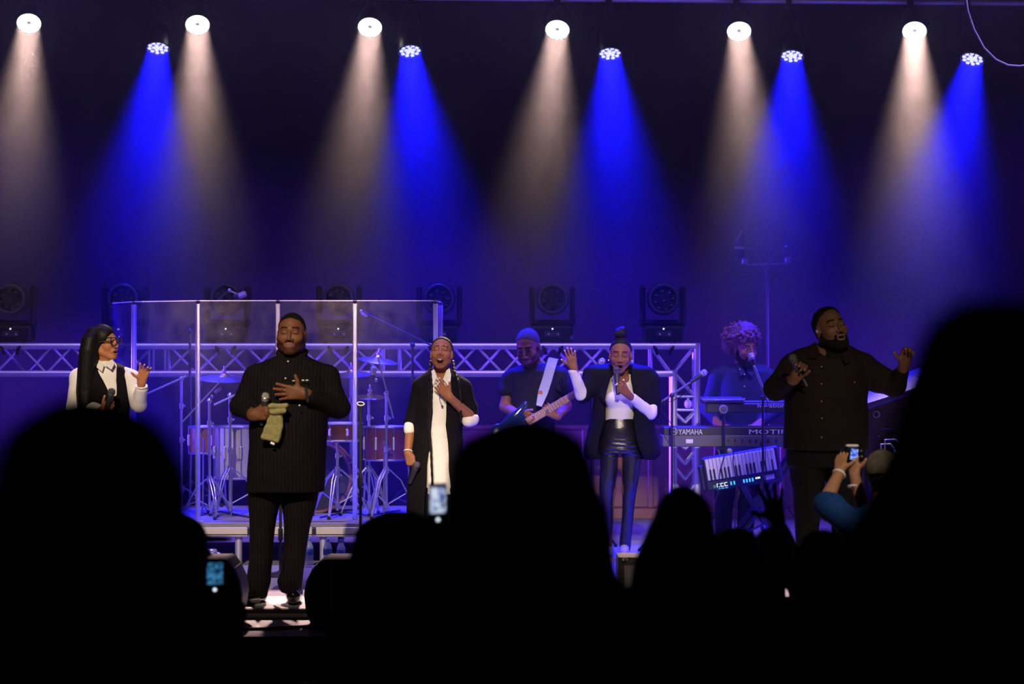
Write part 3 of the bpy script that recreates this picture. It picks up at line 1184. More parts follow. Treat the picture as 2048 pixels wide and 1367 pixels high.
def curtain():
    xs = np.linspace(-9, 9, 721)
    ph = np.cumsum(0.9 + 0.5 * np.sin(xs * 2.3) * np.sin(xs * 0.7 + 1)) * 0.19
    yy = 23.25 + 0.055 * np.sin(ph) + 0.02 * np.sin(2.3 * ph + 1)
    zs = np.linspace(-0.02, 7.6, 12)
    V = np.array([[x, y + 0.006 * math.sin(3 * z + x * 5), z] for z in zs for x, y in zip(xs, yy)])
    V2 = V.copy(); V2[:, 1] += 0.03
    n = len(xs); m = len(zs)
    F = []
    for j in range(m - 1):
        for i in range(n - 1):
            a = j * n + i
            F.append((a, a + 1, a + n + 1, a + n))
    o = len(V)
    F2 = [tuple(o + i for i in f[::-1]) for f in F]
    c = link_mesh('wall_back', np.vstack([V, V2]), F + F2, 'curtain', None, sharp=None)
    tag(c, 'black pleated curtain across the back of the stage', kind='structure')


curtain()
slab_box('wall_left', -9.3, -9.1, -4, 24.5, HALL_Z, 7.6, 'curtain', 'dark side wall of the hall')
slab_box('wall_right', 9.1, 9.3, -4, 24.5, HALL_Z, 7.6, 'curtain', 'dark side wall of the hall opposite')

# ---- low wooden rail at the back of the stage
RD = 22.2
rail = empty('wooden_rail', (W(1350, 0, RD)[0], RD, 0.0), 'low reddish wooden panelled rail along the back of the stage', 'railing')
x0r, x1r = W(905, 0, RD)[0], W(1830, 0, RD)[0]
MB().box(((x0r + x1r) / 2, RD + 0.05, 0.845), (x1r - x0r, 0.13, 0.035), bev=0.01).build('top_rail', 'wood_rail', rail)
MB().box(((x0r + x1r) / 2, RD + 0.05, 0.05), (x1r - x0r, 0.08, 0.10), bev=0.008).build('bottom_rail', 'wood_rail', rail)
npan = 7
pw = (x1r - x0r) / npan
for i in range(npan):
    MB().box((x0r + (i + 0.5) * pw, RD + 0.055, 0.463), (pw - 0.035, 0.04, 0.722), bev=0.012).build('panel', 'wood_rail', rail)
for i in range(npan + 1):
    MB().box((x0r + i * pw, RD + 0.05, 0.464), (0.05, 0.075, 0.724), bev=0.008).build('stile', 'wood_rail', rail)

# ================================================================== lighting pipe and PAR cans
PIPE_D = 20.25
pA, pB = W(-260, -16, PIPE_D), W(2330, 7, PIPE_D)
thing_mesh(MB().tube([pA, pB], 0.030, 14), 'lighting_pipe', 'alu', 'steel pipe across the top that carries the stage lamps', 'pipe')


def lens_pattern(mb, c, d, rad, led, rings, thick=0.006):
    u, v, d = frame_of(d)
    for R, n, a0 in rings:
        for i in range(n):
            a = a0 + 2 * math.pi * i / n
            p = c + R * rad * (u * math.cos(a) + v * math.sin(a))
            mb.lathe([(led, -0.002), (led, thick * 0.5), (led * 0.6, thick)], p, d, 12)
    return mb


M['led_lamp_white'] = emit_mat('led_lamp_white', (1.0, 0.97, 0.86), 6.0)
M['led_lamp_blue'] = emit_mat('led_lamp_blue', (0.42, 0.42, 1.0), 2.2)


def par_can(px, py, D, aim_dx, down_deg, white, label, power=1.0):
    c = W(px, py, D)
    a = math.radians(down_deg)
    d = unit([aim_dx - (px - 1024) / FPX * math.cos(a), -math.cos(a), -math.sin(a)])
    rad = 0.098 if white else 0.092
    root = empty('stage_lamp', c, label, 'stage lamp', 'white stage lamps on the pipe' if white else 'blue stage lamps on the pipe')
    MB().lathe([(rad * 1.02, -0.01), (rad * 1.02, 0.012), (rad * 1.09, 0.012), (rad * 1.09, -0.02), (rad * 1.07, -0.12), (rad * 0.8, -0.19), (rad * 0.5, -0.20), (0.002, -0.20)], c, d, 28, cap=False).build('housing', 'black_metal', root)
    face = MB().lathe([(rad, -0.004), (rad, 0.0)], c, d, 28).build('lens_plate', 'lens_dark', root)
    led = MB()
    if white:
        lens_pattern(led, c + d * 0.004, d, rad, 0.0235, [(0.80, 14, 0.1), (0.42, 7, 0.3)])
    else:
        lens_pattern(led, c + d * 0.004, d, rad, 0.0165, [(0.76, 10, 0.1), (0.36, 5, 0.5), (0.0, 1, 0)])
    led.build('led_cluster', 'led_lamp_white' if white else 'led_lamp_blue', root)['kind'] = 'stuff'
    MB().torus(c + d * 0.012, rad * 1.05, 0.006, d, 32, 6).build('rim', 'black_metal' if white else 'grey_plastic', root)
    # yoke and clamp up to the pipe
    side = unit(np.cross(d, [0, 0, 1.0]))
    back = c - d * 0.07
    t = (c[0] - pA[0]) / (pB[0] - pA[0])
    hang = pA + (pB - pA) * t
    top = np.array([c[0], hang[1], hang[2] - 0.06])
    yk = MB()
    for s_ in (-1, 1):
        e = back + side * s_ * rad * 1.16
        yk.tube([e, e * 0.45 + (top + side * s_ * rad * 0.9) * 0.55, top + side * s_ * 0.05, top], 0.008, 8)
    yk.build('yoke', 'black_metal', root)
    MB().box(hang - np.array([0, 0, 0.03]), (0.05, 0.075, 0.09), bev=0.008).build('clamp', 'black_metal', root)
    ld = bpy.data.lights.new('stage_lamp_beam', 'AREA')
    ld.shape = 'DISK'
    ld.size = rad * 1.9
    ld.spread = math.radians(WHITE_SPREAD if white else BLUE_SPREAD)
    ld.energy = (WHITE_PAR_W if white else BLUE_PAR_W) * power
    ld.color = WHITE_PAR_COL if white else BLUE_PAR_COL
    lo = bpy.data.objects.new('beam_light', ld)
    C.objects.link(lo)
    lo.parent = root
    p = d * 0.03
    m = Vector(d).to_track_quat('-Z', 'Y').to_matrix().to_4x4()
    m.translation = Vector(p)
    lo.matrix_local = m
    return root


ordn = ['first', 'second', 'third', 'fourth', 'fifth', 'sixth']
for i, (px, py, dx, pwr) in enumerate([(58, 45, -0.05, .95), (395, 48, 0.0, 1), (740, 53, -0.05, .95), (1115, 58, -0.06, .95), (1478, 61, 0.035, 1), (1829, 61, 0.0, 1.7)]):
    par_can(px, py, 20.0, dx, 44, True, f'warm white stage lamp on the overhead pipe, {ordn[i]} white one from the left', pwr)
for i, (px, py, dx) in enumerate([(316, 95, -0.07), (820, 101, 0.07), (1220, 106, 0.03), (1584, 111, -0.03), (1945, 117, -0.16)]):
    par_can(px, py, 20.0, dx, 62, False, f'blue stage lamp below the overhead pipe, {ordn[i]} blue one from the left')

# a loose white cable at the top corner
cp = [W(x, y, 17.6) for x, y in [(1930, -20), (1936, 22), (1948, 58), (1968, 95), (1992, 119), (2016, 130), (2040, 132), (2075, 126), (2120, 100)]]
thing_mesh(MB().tube(cp, 0.0062, 8), 'cable', 'white', 'thin white cable hanging in a loop at the top corner', 'cable')

# ================================================================== box truss with moving heads
TD = 19.7
TB = 0.225      # depth of the truss
zt, zb = W(0, 692, TD)[2], W(0, 747, TD)[2]
truss = empty('box_truss', (W(1371, 0, TD)[0], TD, 0.0), 'silver aluminium box truss standing like a goal frame behind the drums', 'truss')
xa, xb = W(-120, 0, TD)[0], W(1394, 0, TD)[0]
xi = W(1348, 0, TD)[0]
cr = 0.0265
for dd in (0, TB):
    MB().tube([(xa, TD + dd, zt), (xb, TD + dd, zt)], cr, 14).build('chord', 'alu', truss)
    MB().tube([(xa, TD + dd, zb), (xi, TD + dd, zb)], cr, 14).build('chord', 'alu', truss)
    MB().tube([(xb, TD + dd, zt + cr), (xb, TD + dd, 0.0)], cr, 14).build('upright', 'alu', truss)
    MB().tube([(xi, TD + dd, zb + cr), (xi, TD + dd, 0.0)], cr, 14).build('upright', 'alu', truss)
    MB().tube([(xa, TD + dd, zt + cr), (xa, TD + dd, 0.0)], cr, 14).build('upright', 'alu', truss)
    MB().tube([(xa + .25, TD + dd, zb), (xa + .25, TD + dd, 0.0)], cr, 14).build('upright', 'alu', truss)


def brace(a, b, r=0.0098):
    MB().tube([a, b], r, 8).build('brace', 'alu', truss)


def px_x(px):
    return W(px, 0, TD)[0]


# horizontal beam: zigzags front and back, plain uprights where two lengths are bolted together
for dd, off in ((0, 20), (TB, 75)):
    segs = [(-110, 296), (332, 762), (800, 1262), (1304, 1340)]
    for s0, s1 in segs[:3]:
        n = max(2, int(round((s1 - s0) / 51)))
        step = (s1 - s0) / n
        shift = 0 if dd == 0 else 1
        for i in range(n):
            up = (i + shift) % 2 == 0
            x1_, x2_ = px_x(s0 + i * step + 4), px_x(s0 + (i + 1) * step - 4)
            brace((x1_, TD + dd, zb + 0.02 if up else zt - 0.02), (x2_, TD + dd, zt - 0.02 if up else zb + 0.02))
    for px in (298, 330, 764, 798, 1265, 1302):
        brace((px_x(px), TD + dd, zb), (px_x(px), TD + dd, zt))
    brace((px_x(1306), TD + dd, zt - 0.02), (px_x(1340), TD + dd, zb + 0.02))
    brace((xb - 0.02, TD + dd, zt - 0.02), (xi + 0.015, TD + dd, zb + 0.02))
    # upright box
    brace((xi + 0.02, TD + dd, zb - 0.01), (xb - 0.02, TD + dd, W(0, 790, TD)[2]))
    for py in (793, 820):
        z = W(0, py, TD)[2]
        brace((xi, TD + dd, z), (xb, TD + dd, z))
    zz = [W(0, y, TD)[2] for y in (822, 846, 870, 900, 930, 960, 1000)]
    for i in range(len(zz) - 1):
        xm = (xi + xb) / 2
        brace((xi, TD + dd, zz[i]), (xm, TD + dd, zz[i + 1] + 0.005))
        brace((xb, TD + dd, zz[i]), (xm, TD + dd, zz[i + 1] + 0.005))
for px in (-60, 90, 298, 540, 764, 1000, 1265):
    brace((px_x(px), TD, zt), (px_x(px), TD + TB, zt))
    brace((px_x(px), TD, zb), (px_x(px), TD + TB, zb))
for z in (0.4, 0.8, 1.15):
    brace((xi, TD, z), (xi, TD + TB, z)); brace((xb, TD, z), (xb, TD + TB, z))
for s_ in (-1, 1):
    MB().box((px_x(1371), TD + TB / 2, 0.006), (0.42, 0.42, 0.012)).build('base_plate', 'alu', truss) if s_ > 0 else None
# a small work lamp hanging in the upright
wl = empty('hanging_lamp', W(1376, 810, TD - 0.03), 'small pale bulb hanging inside the truss upright', 'bulb')
MB().lathe([(0.004, 0.075), (0.008, 0.045), (0.028, 0.02), (0.030, -0.01), (0.018, -0.03)], W(1376, 808, TD + 0.1), (0, 0, 1), 14).build('bulb', 'white', wl)
MB().tube([W(1376, 790, TD + 0.1), W(1376, 806, TD + 0.1)], 0.003, 6).build('cord', 'black_plastic', wl)

heads = [17, 242, 447, 672, 873, 1100, 1322]
hl = ['behind the long-haired woman, leftmost', 'seen through the side panel of the drum shield', 'seen through the second pane of the drum shield',
      'seen beside the head of the man in pinstripes', 'behind the woman in the white dress', 'between the bassist and the woman in the blazer', 'at the corner end of the truss']
mh0 = None
for i, px in enumerate(heads):
    c = np.array([W(px, 0, TD)[0] + 0.02, TD + TB / 2, zt + cr])
    lab = f'dark moving-head stage light on the truss, {hl[i]}'
    if mh0 is None:
        r = empty('moving_head_light', c, lab, 'stage light', 'moving-head lights on the truss')
        mh0 = r
        MB().box(c + (0, 0, 0.075), (0.33, 0.26, 0.13), bev=0.02).build('base', 'fixture_black', r)
        for s_ in (-1, 1):
            MB().box(c + (s_ * 0.165, 0, 0.30), (0.045, 0.16, 0.34), bev=0.02).build('yoke_arm', 'fixture_black', r)
        MB().box(c + (0, 0, 0.165), (0.33, 0.17, 0.05), bev=0.02).build('yoke_bridge', 'fixture_black', r)
        hc = c + (0, -0.03, 0.36)
        MB().lathe([(0.10, -0.17), (0.125, -0.14), (0.135, 0.02), (0.125, 0.13), (0.105, 0.14), (0.10, 0.125), (0.10, 0.118), (0.001, 0.118)], hc, (0, -1, 0), 28, cap=False).build('head', 'fixture_black', r)
        MB().torus(hc + (0, -0.135, 0), 0.112, 0.010, (0, 1, 0), 32, 6).build('lens_rim', 'black_plastic', r)
        lens_pattern(MB(), hc + (0, -0.127, 0), np.array([0, -1.0, 0]), 0.10, 0.019, [(0.74, 8, 0.2), (0.0, 1, 0)]).build('lens_cluster', 'lens_dark', r)['kind'] = 'stuff'
        MB().box(c + (0, -0.132, 0.075), (0.13, 0.006, 0.045)).build('display', 'black_plastic', r)
        MB().ball(c + (0.0, -0.136, 0.115), 0.007, 8, 5).build('indicator', 'led_white', r)
        for s_ in (-0.03, 0.045):
            MB().box(c + (s_, -0.138, 0.072), (0.014, 0.005, 0.014)).build('button', 'letter_grey', r)
        for s_ in (-1, 1):
            MB().tube([c + (s_ * 0.12, -0.08, 0.03), c + (s_ * 0.065, -0.145, -0.05), c + (s_ * 0.05, -0.12, -0.09)], 0.014, 8).build('clamp', 'fixture_black', r)
    else:
        r = copy_tree(mh0)
        r.location = c
        r['label'] = lab

# ================================================================== drum riser and shield
RZ = 0.30
RF = 17.45
riser = empty('drum_riser', (W(600, 0, RF)[0], RF, 0.0), 'low drum riser with a dark deck on aluminium legs', 'riser')
rx0, rx1 = W(290, 0, RF)[0], W(905, 0, RF)[0]
MB().box(((rx0 + rx1) / 2, RF + 1.0, RZ - 0.012), (rx1 - rx0, 2.0, 0.024)).build('deck', 'carpet', riser, smooth=False)
edges = [rx0, W(398, 0, RF)[0], W(499, 0, RF)[0], W(628, 0, RF)[0], W(790, 0, RF)[0], rx1]
for i in range(len(edges) - 1):
    a, b = edges[i] + 0.012, edges[i + 1] - 0.012
    MB().box(((a + b) / 2, RF + 0.02, 0.240), (b - a, 0.045, 0.072), bev=0.006).build('front_rail', 'alu_bar', riser)
    MB().box(((a + b) / 2, RF + 0.012, 0.222), (b - a, 0.045, 0.004)).build('rail_groove', 'black_metal', riser)
for e in edges[1:-1]:
    MB().box((e, RF + 0.004, 0.245), (0.026, 0.03, 0.05), bev=0.004).build('coupling', 'black_metal', riser)
for px in (310, 475, 645, 820, 897):
    for dd in (0.07, 1.9):
        MB().tube([(W(px, 0, RF)[0], RF + dd, 0.0), (W(px, 0, RF)[0], RF + dd, RZ - 0.025)], 0.026, 14).build('leg', 'alu', riser)

shield = empty('drum_shield', (W(556, 0, 17.6)[0], 17.6, RZ), 'clear acrylic drum shield of hinged upright panes', 'drum shield')
SP = [W(225, 0, 18.5), W(268, 0, 17.94), W(396, 0, 17.6), W(556, 0, 17.58), W(710, 0, 17.58), W(871, 0, 17.6), W(881, 0, 18.15), W(884, 0, 18.72)]
ZT = 1.907
for i in range(len(SP) - 1):
    a, b = SP[i].copy(), SP[i + 1].copy()
    a[2] = b[2] = 0
    d = unit(b - a)
    nrm = np.cross(d, [0, 0, 1.0])
    a2, b2 = a + d * 0.010, b - d * 0.010
    q = [a2 + (0, 0, RZ + 0.004), b2 + (0, 0, RZ + 0.004), b2 + (0, 0, ZT), a2 + (0, 0, ZT)]
    pane = MB().slab(q, nrm, 0.006).build('pane', 'acrylic', shield, smooth=False)
    MB().slab([a2 + (0, 0, ZT), b2 + (0, 0, ZT), b2 + (0, 0, ZT + 0.006), a2 + (0, 0, ZT + 0.006)], nrm, 0.009).build('top_edge', 'edge', pane, smooth=False)
for i in range(1, len(SP) - 1):
    p = SP[i].copy()
    for s_ in (-1, 1):
        MB().box((p[0] + s_ * 0.0095, p[1] - 0.006, (RZ + ZT) / 2 - 0.004), (0.0165, 0.014, ZT - RZ - 0.028), bev=0.003).build('hinge_strip', 'hinge', shield)
    MB().box((p[0], p[1] - 0.004, ZT - 0.003), (0.030, 0.016, 0.016), bev=0.004).build('hinge_cap', 'black_plastic', shield)
    MB().box((p[0], p[1] - 0.03, RZ + 0.012), (0.10, 0.10, 0.012), bev=0.004).build('foot', 'hinge', shield)

# ================================================================== drums
def tripod(root, base, h_collar, spread, material='chrome', n=3, rot=0.3, double=True, r=0.0075):
    base = np.asarray(base, float)
    for i in range(n):
        a = rot + 2 * math.pi * i / n
        d = np.array([math.cos(a), math.sin(a), 0])
        foot = base + d * spread + (0, 0, 0.012)
        top = base + d * 0.022 + (0, 0, h_collar)
        knee = base + d * spread * 0.45 + (0, 0, h_collar * 0.78)
        side = np.array([-d[1], d[0], 0]) * (0.011 if double else 0)
        leg = MB()
        for s_ in ((-1, 1) if double else (0,)):
            leg.tube([top + side * s_, knee + side * s_, foot + side * s_ * 0.4], r * (0.75 if double else 1), 6)
        lg = leg.build('leg', material, root)
        MB().tube([base + d * 0.02 + (0, 0, h_collar * 0.30), base + d * spread * 0.60 + (0, 0, h_collar * 0.50)], r * 0.6, 6).build('brace', material, lg)
        MB().ball(foot, 0.015, 8, 5).build('rubber_foot', 'rubber', lg)
    MB().tube([base + (0, 0, h_collar * 0.22), base + (0, 0, h_collar * 0.30)], 0.020, 10).build('collar', material, root)
    MB().tube([base + (0, 0, h_collar - 0.03), base + (0, 0, h_collar + 0.02)], 0.020, 10).build('collar', material, root)


def stand(name, px, D, z0, top_py, label, boom=None, collar=0.36, spread=0.27, material='chrome', rot=0.3, double=True, clamp_at=None, cat='stand', group=None, tube_r=0.0105):
    base = np.array([W(px, 0, D)[0], D, z0])
    r = empty(name, base, label, cat, group)
    top = W(px, top_py, D)
    MB().tube([base + (0, 0, 0.05), top], tube_r, 10).build('tube', material, r)
    tripod(r, base, collar, spread, material, rot=rot, double=double)
    for z in (0.55, 0.8):
        p = base + (top - base) * z
        MB().tube([p - (0, 0, 0.02), p + (0, 0, 0.02)], tube_r * 1.7, 10).build('height_clamp', material, r)
        MB().ball(p + (tube_r * 2.6, -0.01, 0), tube_r * 0.9, 8, 5).build('wing_nut', material, r)
    if boom:
        (ax_, ay_), (bx_, by_), br = boom
        a, b = W(ax_, ay_, D - 0.03), W(bx_, by_, D - 0.03)
        bm = MB().tube([a, b], br, 8).build('boom_arm', material, r)
        MB().ball(top, tube_r * 2.0, 10, 6).build('boom_tilter', material, r)
    return r


def cymbal(px, py, D, R, tilt, stand_label, label, group='drum kit'):
    c = W(px, py, D)
    ax_ = unit([math.sin(math.radians(tilt[0])), -math.sin(math.radians(tilt[1])), 1.0])
    r = empty('cymbal', c, label, 'cymbal', group)
    MB().lathe([(R, -0.022), (R * 0.75, -0.010), (R * 0.30, 0.0), (R * 0.20, 0.006), (R * 0.14, 0.020), (0.012, 0.028), (0.006, 0.028), (0.006, 0.024), (R * 0.13, 0.016), (R * 0.2, 0.002), (R * 0.3, -0.004), (R * 0.75, -0.014), (R, -0.025)], c, ax_, 48).build('plate', 'brass', r)
    MB().lathe([(0.018, 0.026), (0.018, 0.042), (0.007, 0.044), (0.007, 0.075), (0.004, 0.078)], c, ax_, 12).build('felt_and_nut', 'chrome', r)
    return r


def drum(name, px, py_top, py_bot, D, R, shell, label, axis=(0, 0, 1), legs=False, lugs=8, z0=RZ):
    b = W(px, py_bot, D); t = W(px, py_top, D)
    H = t[2] - b[2]
    r = empty(name, (b[0], b[1], z0 if legs else b[2]), label, 'drum', 'drum kit')
    MB().lathe([(R, 0.0), (R, H)], b, (0, 0, 1), 36).build('shell', shell, r)
    MB().lathe([(R * 0.98, H), (R * 0.98, H + 0.004)], b, (0, 0, 1), 36).build('drum_head', 'drum_head', r)
    for z in (0.0, H):
        MB().torus(b + (0, 0, z), R + 0.006, 0.009, (0, 0, 1), 36, 6).build('hoop', 'chrome', r)
    for i in range(lugs):
        a = 2 * math.pi * (i + 0.5) / lugs
        d = np.array([math.cos(a), math.sin(a), 0])
        lg = MB()
        lg.box(b + d * (R + 0.010) + (0, 0, H * 0.5), (0.022, 0.022, min(0.10, H * 0.45)), bev=0.006)
        lg.build('lug', 'chrome', r)
        MB().tube([b + d * (R + 0.014) + (0, 0, 0.0), b + d * (R + 0.014) + (0, 0, H)], 0.0035, 6).build('tension_rod', 'chrome', r)
    if legs:
        for i in range(3):
            a = 0.5 + 2 * math.pi * i / 3
            d = np.array([math.cos(a), math.sin(a), 0])
            p = b + d * (R + 0.02)
            MB().tube([p + (0, 0, H * 0.6), p + (0, 0, 0.02), np.array([p[0], p[1], z0 + 0.06]) + d * 0.02, np.array([p[0], p[1], z0 + 0.008]) + d * 0.05], 0.0065, 8).build('leg', 'chrome', r)
    return r


drum('floor_tom', 470, 852, 955, 18.35, 0.150, 'silver_sparkle', 'silver sparkle floor tom beside the pinstriped man', legs=True)
drum('floor_tom', 772, 853, 918, 18.3, 0.165, 'drum_red', 'reddish wood floor tom behind the shield near the woman in white', legs=True)
drum('rack_tom', 412, 853, 905, 18.7, 0.125, 'drum_wood', 'pale wood drum at the outer end of the kit', legs=True)
drum('snare_drum', 680, 846, 880, 18.1, 0.155, 'drum_red', 'shallow snare drum close to the shield hinge')
# bass drum facing the audience
bc = W(632, 965, 18.55); bc[2] = RZ + 0.275
bd = empty('bass_drum', (bc[0], bc[1] + 0.2, RZ), 'dark bass drum facing the hall behind the shield', 'drum', 'drum kit')
MB().lathe([(0.262, 0.0), (0.262, 0.36)], bc, (0, 1, 0), 48).build('shell', 'drum_red', bd)
MB().lathe([(0.262, -0.004), (0.262, 0.002)], bc, (0, 1, 0), 48).build('drum_head', 'drum_black', bd)
for y in (0.0, 0.36):
    MB().torus(bc + (0, y, 0), 0.266, 0.013, (0, 1, 0), 48, 8).build('hoop', 'drum_wood', bd)
for i in range(8):
    a = 2 * math.pi * (i + 0.5) / 8
    d = np.array([math.cos(a), 0, math.sin(a)])
    MB().tube([bc + d * 0.28 + (0, -0.01, 0), bc + d * 0.28 + (0, 0.37, 0)], 0.004, 6).build('tension_rod', 'chrome', bd)
for s_ in (-1, 1):
    MB().tube([bc + (s_ * 0.25, 0.05, -0.1), bc + (s_ * 0.36, -0.06, -0.262)], 0.008, 8).build('spur', 'chrome', bd)

cymbal(448, 752, 18.45, 0.20, (2, 7), '', 'wide crash cymbal on the pale wood drum side of the kit')
cymbal(703, 744, 19.2, 0.168, (-3, 7), '', 'crash cymbal level with the truss beside the pinstriped man')
cymbal(756, 716, 18.55, 0.155, (8, 7), '', 'upper crash cymbal tilted near the woman in white')
cymbal(740, 789, 18.35, 0.125, (0, 6), '', 'small hi-hat cymbal below the upper crash')

GS = 'drum hardware'
stand('boom_stand', 460, 18.05, RZ, 790, 'chrome boom cymbal stand in front of the silver floor tom', boom=((428, 809), (500, 776), 0.0075), collar=0.37, spread=0.26, rot=0.2, group=GS)
stand('cymbal_stand', 419, 18.25, RZ, 800, 'chrome cymbal stand holding the wide crash cymbal', boom=((362, 846), (448, 754), 0.006), collar=0.28, spread=0.22, rot=0.9, group=GS)
stand('cymbal_stand', 675, 18.1, RZ, 880, 'chrome stand under the shallow snare drum', collar=0.36, spread=0.26, rot=0.35, group=GS)
stand('boom_stand', 773, 18.05, RZ, 786, 'chrome boom stand carrying the upper crash cymbal', boom=((787, 836), (757, 718), 0.0065), collar=0.36, spread=0.24, rot=0.1, group=GS)
stand('cymbal_stand', 738, 18.3, RZ, 786, 'chrome hi-hat stand with pedal behind the shield', collar=0.36, spread=0.22, rot=1.3, group=GS)
stand('cymbal_stand', 702, 19.2, RZ, 746, 'tall straight cymbal stand beside the shield hinge', collar=0.34, spread=0.24, rot=0.8, group=GS)
stand('mic_stand', 363, 18.42, RZ, 757, 'boom microphone stand beside the open hand of the long-haired woman', boom=((283, 792), (372, 752), 0.0075), collar=0.2, spread=0.22, rot=0.5, double=False, group=GS, tube_r=0.009)
stand('mic_stand', 380, 19.25, RZ, 662, 'tall black stand holding the overhead microphone boom', boom=((346, 678), (459, 579), 0.006), collar=0.2, spread=0.25, rot=0.2, double=False, material='black_metal', group=GS)
stand('mic_stand', 825, 18.8, RZ, 690, 'tall black stand with a long overhead boom near the woman in white', boom=((722, 622), (864, 691), 0.006), collar=0.2, spread=0.25, rot=0.6, double=False, material='black_metal', group=GS)


def pencil_mic(px, py, D, d, label, r=0.024, L=0.10, holder=None):
    c = W(px, py, D)
    root = empty('microphone', c, label, 'microphone', 'drum microphones')
    d = unit(d)
    MB().lathe([(r * 0.8, -L / 2), (r, -L / 2 + 0.008), (r, L / 2 - 0.008), (r * 0.8, L / 2)], c, d, 16).build('body', 'black_metal', root)
    MB().lathe([(r * 1.02, -L * 0.1), (r * 1.02, L * 0.45), (r * 0.7, L * 0.52)], c, d, 16).build('grille', 'mic_grille', root)
    if holder is not None:
        MB().tube([c, W(*holder)], 0.006, 8).build('holder', 'chrome', root)
        MB().ball(W(*holder), 0.014, 8, 6).build('swivel', 'chrome', root)
    return root


pencil_mic(480, 591, 19.22, (1, 0, 0.35), 'large overhead microphone above the second pane of the shield', holder=(459, 580, 19.22))
pencil_mic(732, 632, 18.77, (-1, -0.2, 0.6), 'slim overhead microphone at the tip of the long boom', r=0.012, L=0.09, holder=(722, 622, 18.77))
pencil_mic(746, 746, 18.3, (0.1, -0.2, 1), 'short microphone over the hi-hat', r=0.022, L=0.10, holder=(752, 760, 18.3))
pencil_mic(432, 783, 18.3, (0.8, -0.2, 0.6), 'microphone pointing at the wide crash cymbal', r=0.014, L=0.10, holder=(424, 792, 18.3))

# a straight stand with an empty clip before the shield, another behind the singer's legs
def straight_stand(px, D, top_py, label, clip=True, z0=0.0):
    base = np.array([W(px, 0, D)[0], D, z0])
    r = empty('mic_stand', base, label, 'stand')
    MB().lathe([(0.125, 0.0), (0.125, 0.012), (0.11, 0.020), (0.03, 0.030), (0.014, 0.04)], base, (0, 0, 1), 28).build('base', 'black_metal', r)
    top = W(px, top_py, D)
    MB().tube([base + (0, 0, 0.03), top], 0.0105, 10).build('tube', 'black_metal', r)
    mid = base * 0.45 + top * 0.55
    MB().tube([mid - (0, 0, 0.04), mid + (0, 0, 0.04)], 0.017, 10).build('height_clutch', 'black_plastic', r)
    if clip:
        MB().lathe([(0.012, -0.02), (0.022, -0.01), (0.026, 0.02), (0.021, 0.02), (0.018, -0.005)], top, (0.1, -0.5, 0.9), 16).build('clip', 'black_plastic', r)
        MB().torus(top + (0.002, -0.01, 0.018), 0.024, 0.004, (0.1, -0.5, 0.9), 20, 6).build('clip_rim', 'letter_white', r)
    return r


straight_stand(721, 16.9, 812, 'black straight microphone stand with an empty clip before the drum shield')
straight_stand(561, 16.6, 1000, 'short black stand glimpsed between the legs of the pinstriped man', clip=False)

# things on the floor by the riser
def bottle(px, D, label, h=0.205, seed=0):
    b = np.array([W(px, 0, D)[0], D, 0.0])
    r = empty('water_bottle', b, label, 'bottle', 'water bottles by the riser')
    k = h / 0.205
    prof = [(0.024, 0.0), (0.030, 0.005), (0.0315, 0.03), (0.029, 0.045), (0.0315, 0.06), (0.029, 0.075), (0.0315, 0.09), (0.031, 0.13), (0.0315, 0.145), (0.022, 0.170), (0.0125, 0.185), (0.0125, 0.193)]
    MB().lathe([(a * k, z * k) for a, z in prof], b, (0, 0, 1), 20).build('bottle_body', 'pet', r)
    MB().lathe([(0.0325 * k, 0.092 * k), (0.0325 * k, 0.135 * k)], b, (0, 0, 1), 20).build('bottle_label', 'label_blue', r)
    MB().lathe([(0.0145 * k, 0.188 * k), (0.0145 * k, 0.205 * k), (0.010 * k, 0.207 * k)], b, (0, 0, 1), 16).build('cap', 'label_blue', r)
    return r


bottle(618, 17.28, 'water bottle standing closest to the leg of the pinstriped man')
bottle(655, 17.25, 'middle water bottle of the three by the riser leg')
bottle(682, 17.22, 'water bottle farthest from the pinstriped man', h=0.20)
bottle(333, 17.75, 'lone water bottle on the drum riser outside the shield', h=0.2).location.z = RZ
pb = empty('power_box', (W(420, 0, 17.1)[0], 17.1, 0.0), 'small pale plastic cable box with a knob on the floor by the riser', 'box')
MB().box((W(420, 0, 17.1)[0], 17.1, 0.06), (0.15, 0.12, 0.12), bev=0.015).build('housing', 'white', pb)
MB().box((W(420, 0, 17.1)[0], 17.04, 0.135), (0.11, 0.06, 0.03), bev=0.008).build('lid', 'pet', pb)
MB().ball((W(433, 0, 17.1)[0], 17.03, 0.115), 0.016, 12, 8).build('knob', 'black_plastic', pb)

# floor monitors
def wedge(poly, D0, D1, z0, label, side_edge):
    c = W(np.mean([p[0] for p in poly]), 0, (D0 + D1) / 2)
    r = empty('floor_monitor', (c[0], c[1], z0), label, 'speaker', 'floor monitors')
    P = [W(x, y, D0) for x, y in poly]
    for p in P:
        p[2] = max(p[2], z0 + 0.002)
    V = [p + (0, (D1 - D0) / 2, 0) for p in P]
    MB().slab(V, (0, 1, 0), D1 - D0).build('cabinet', 'case_black', r, sharp=30)
    return r, P


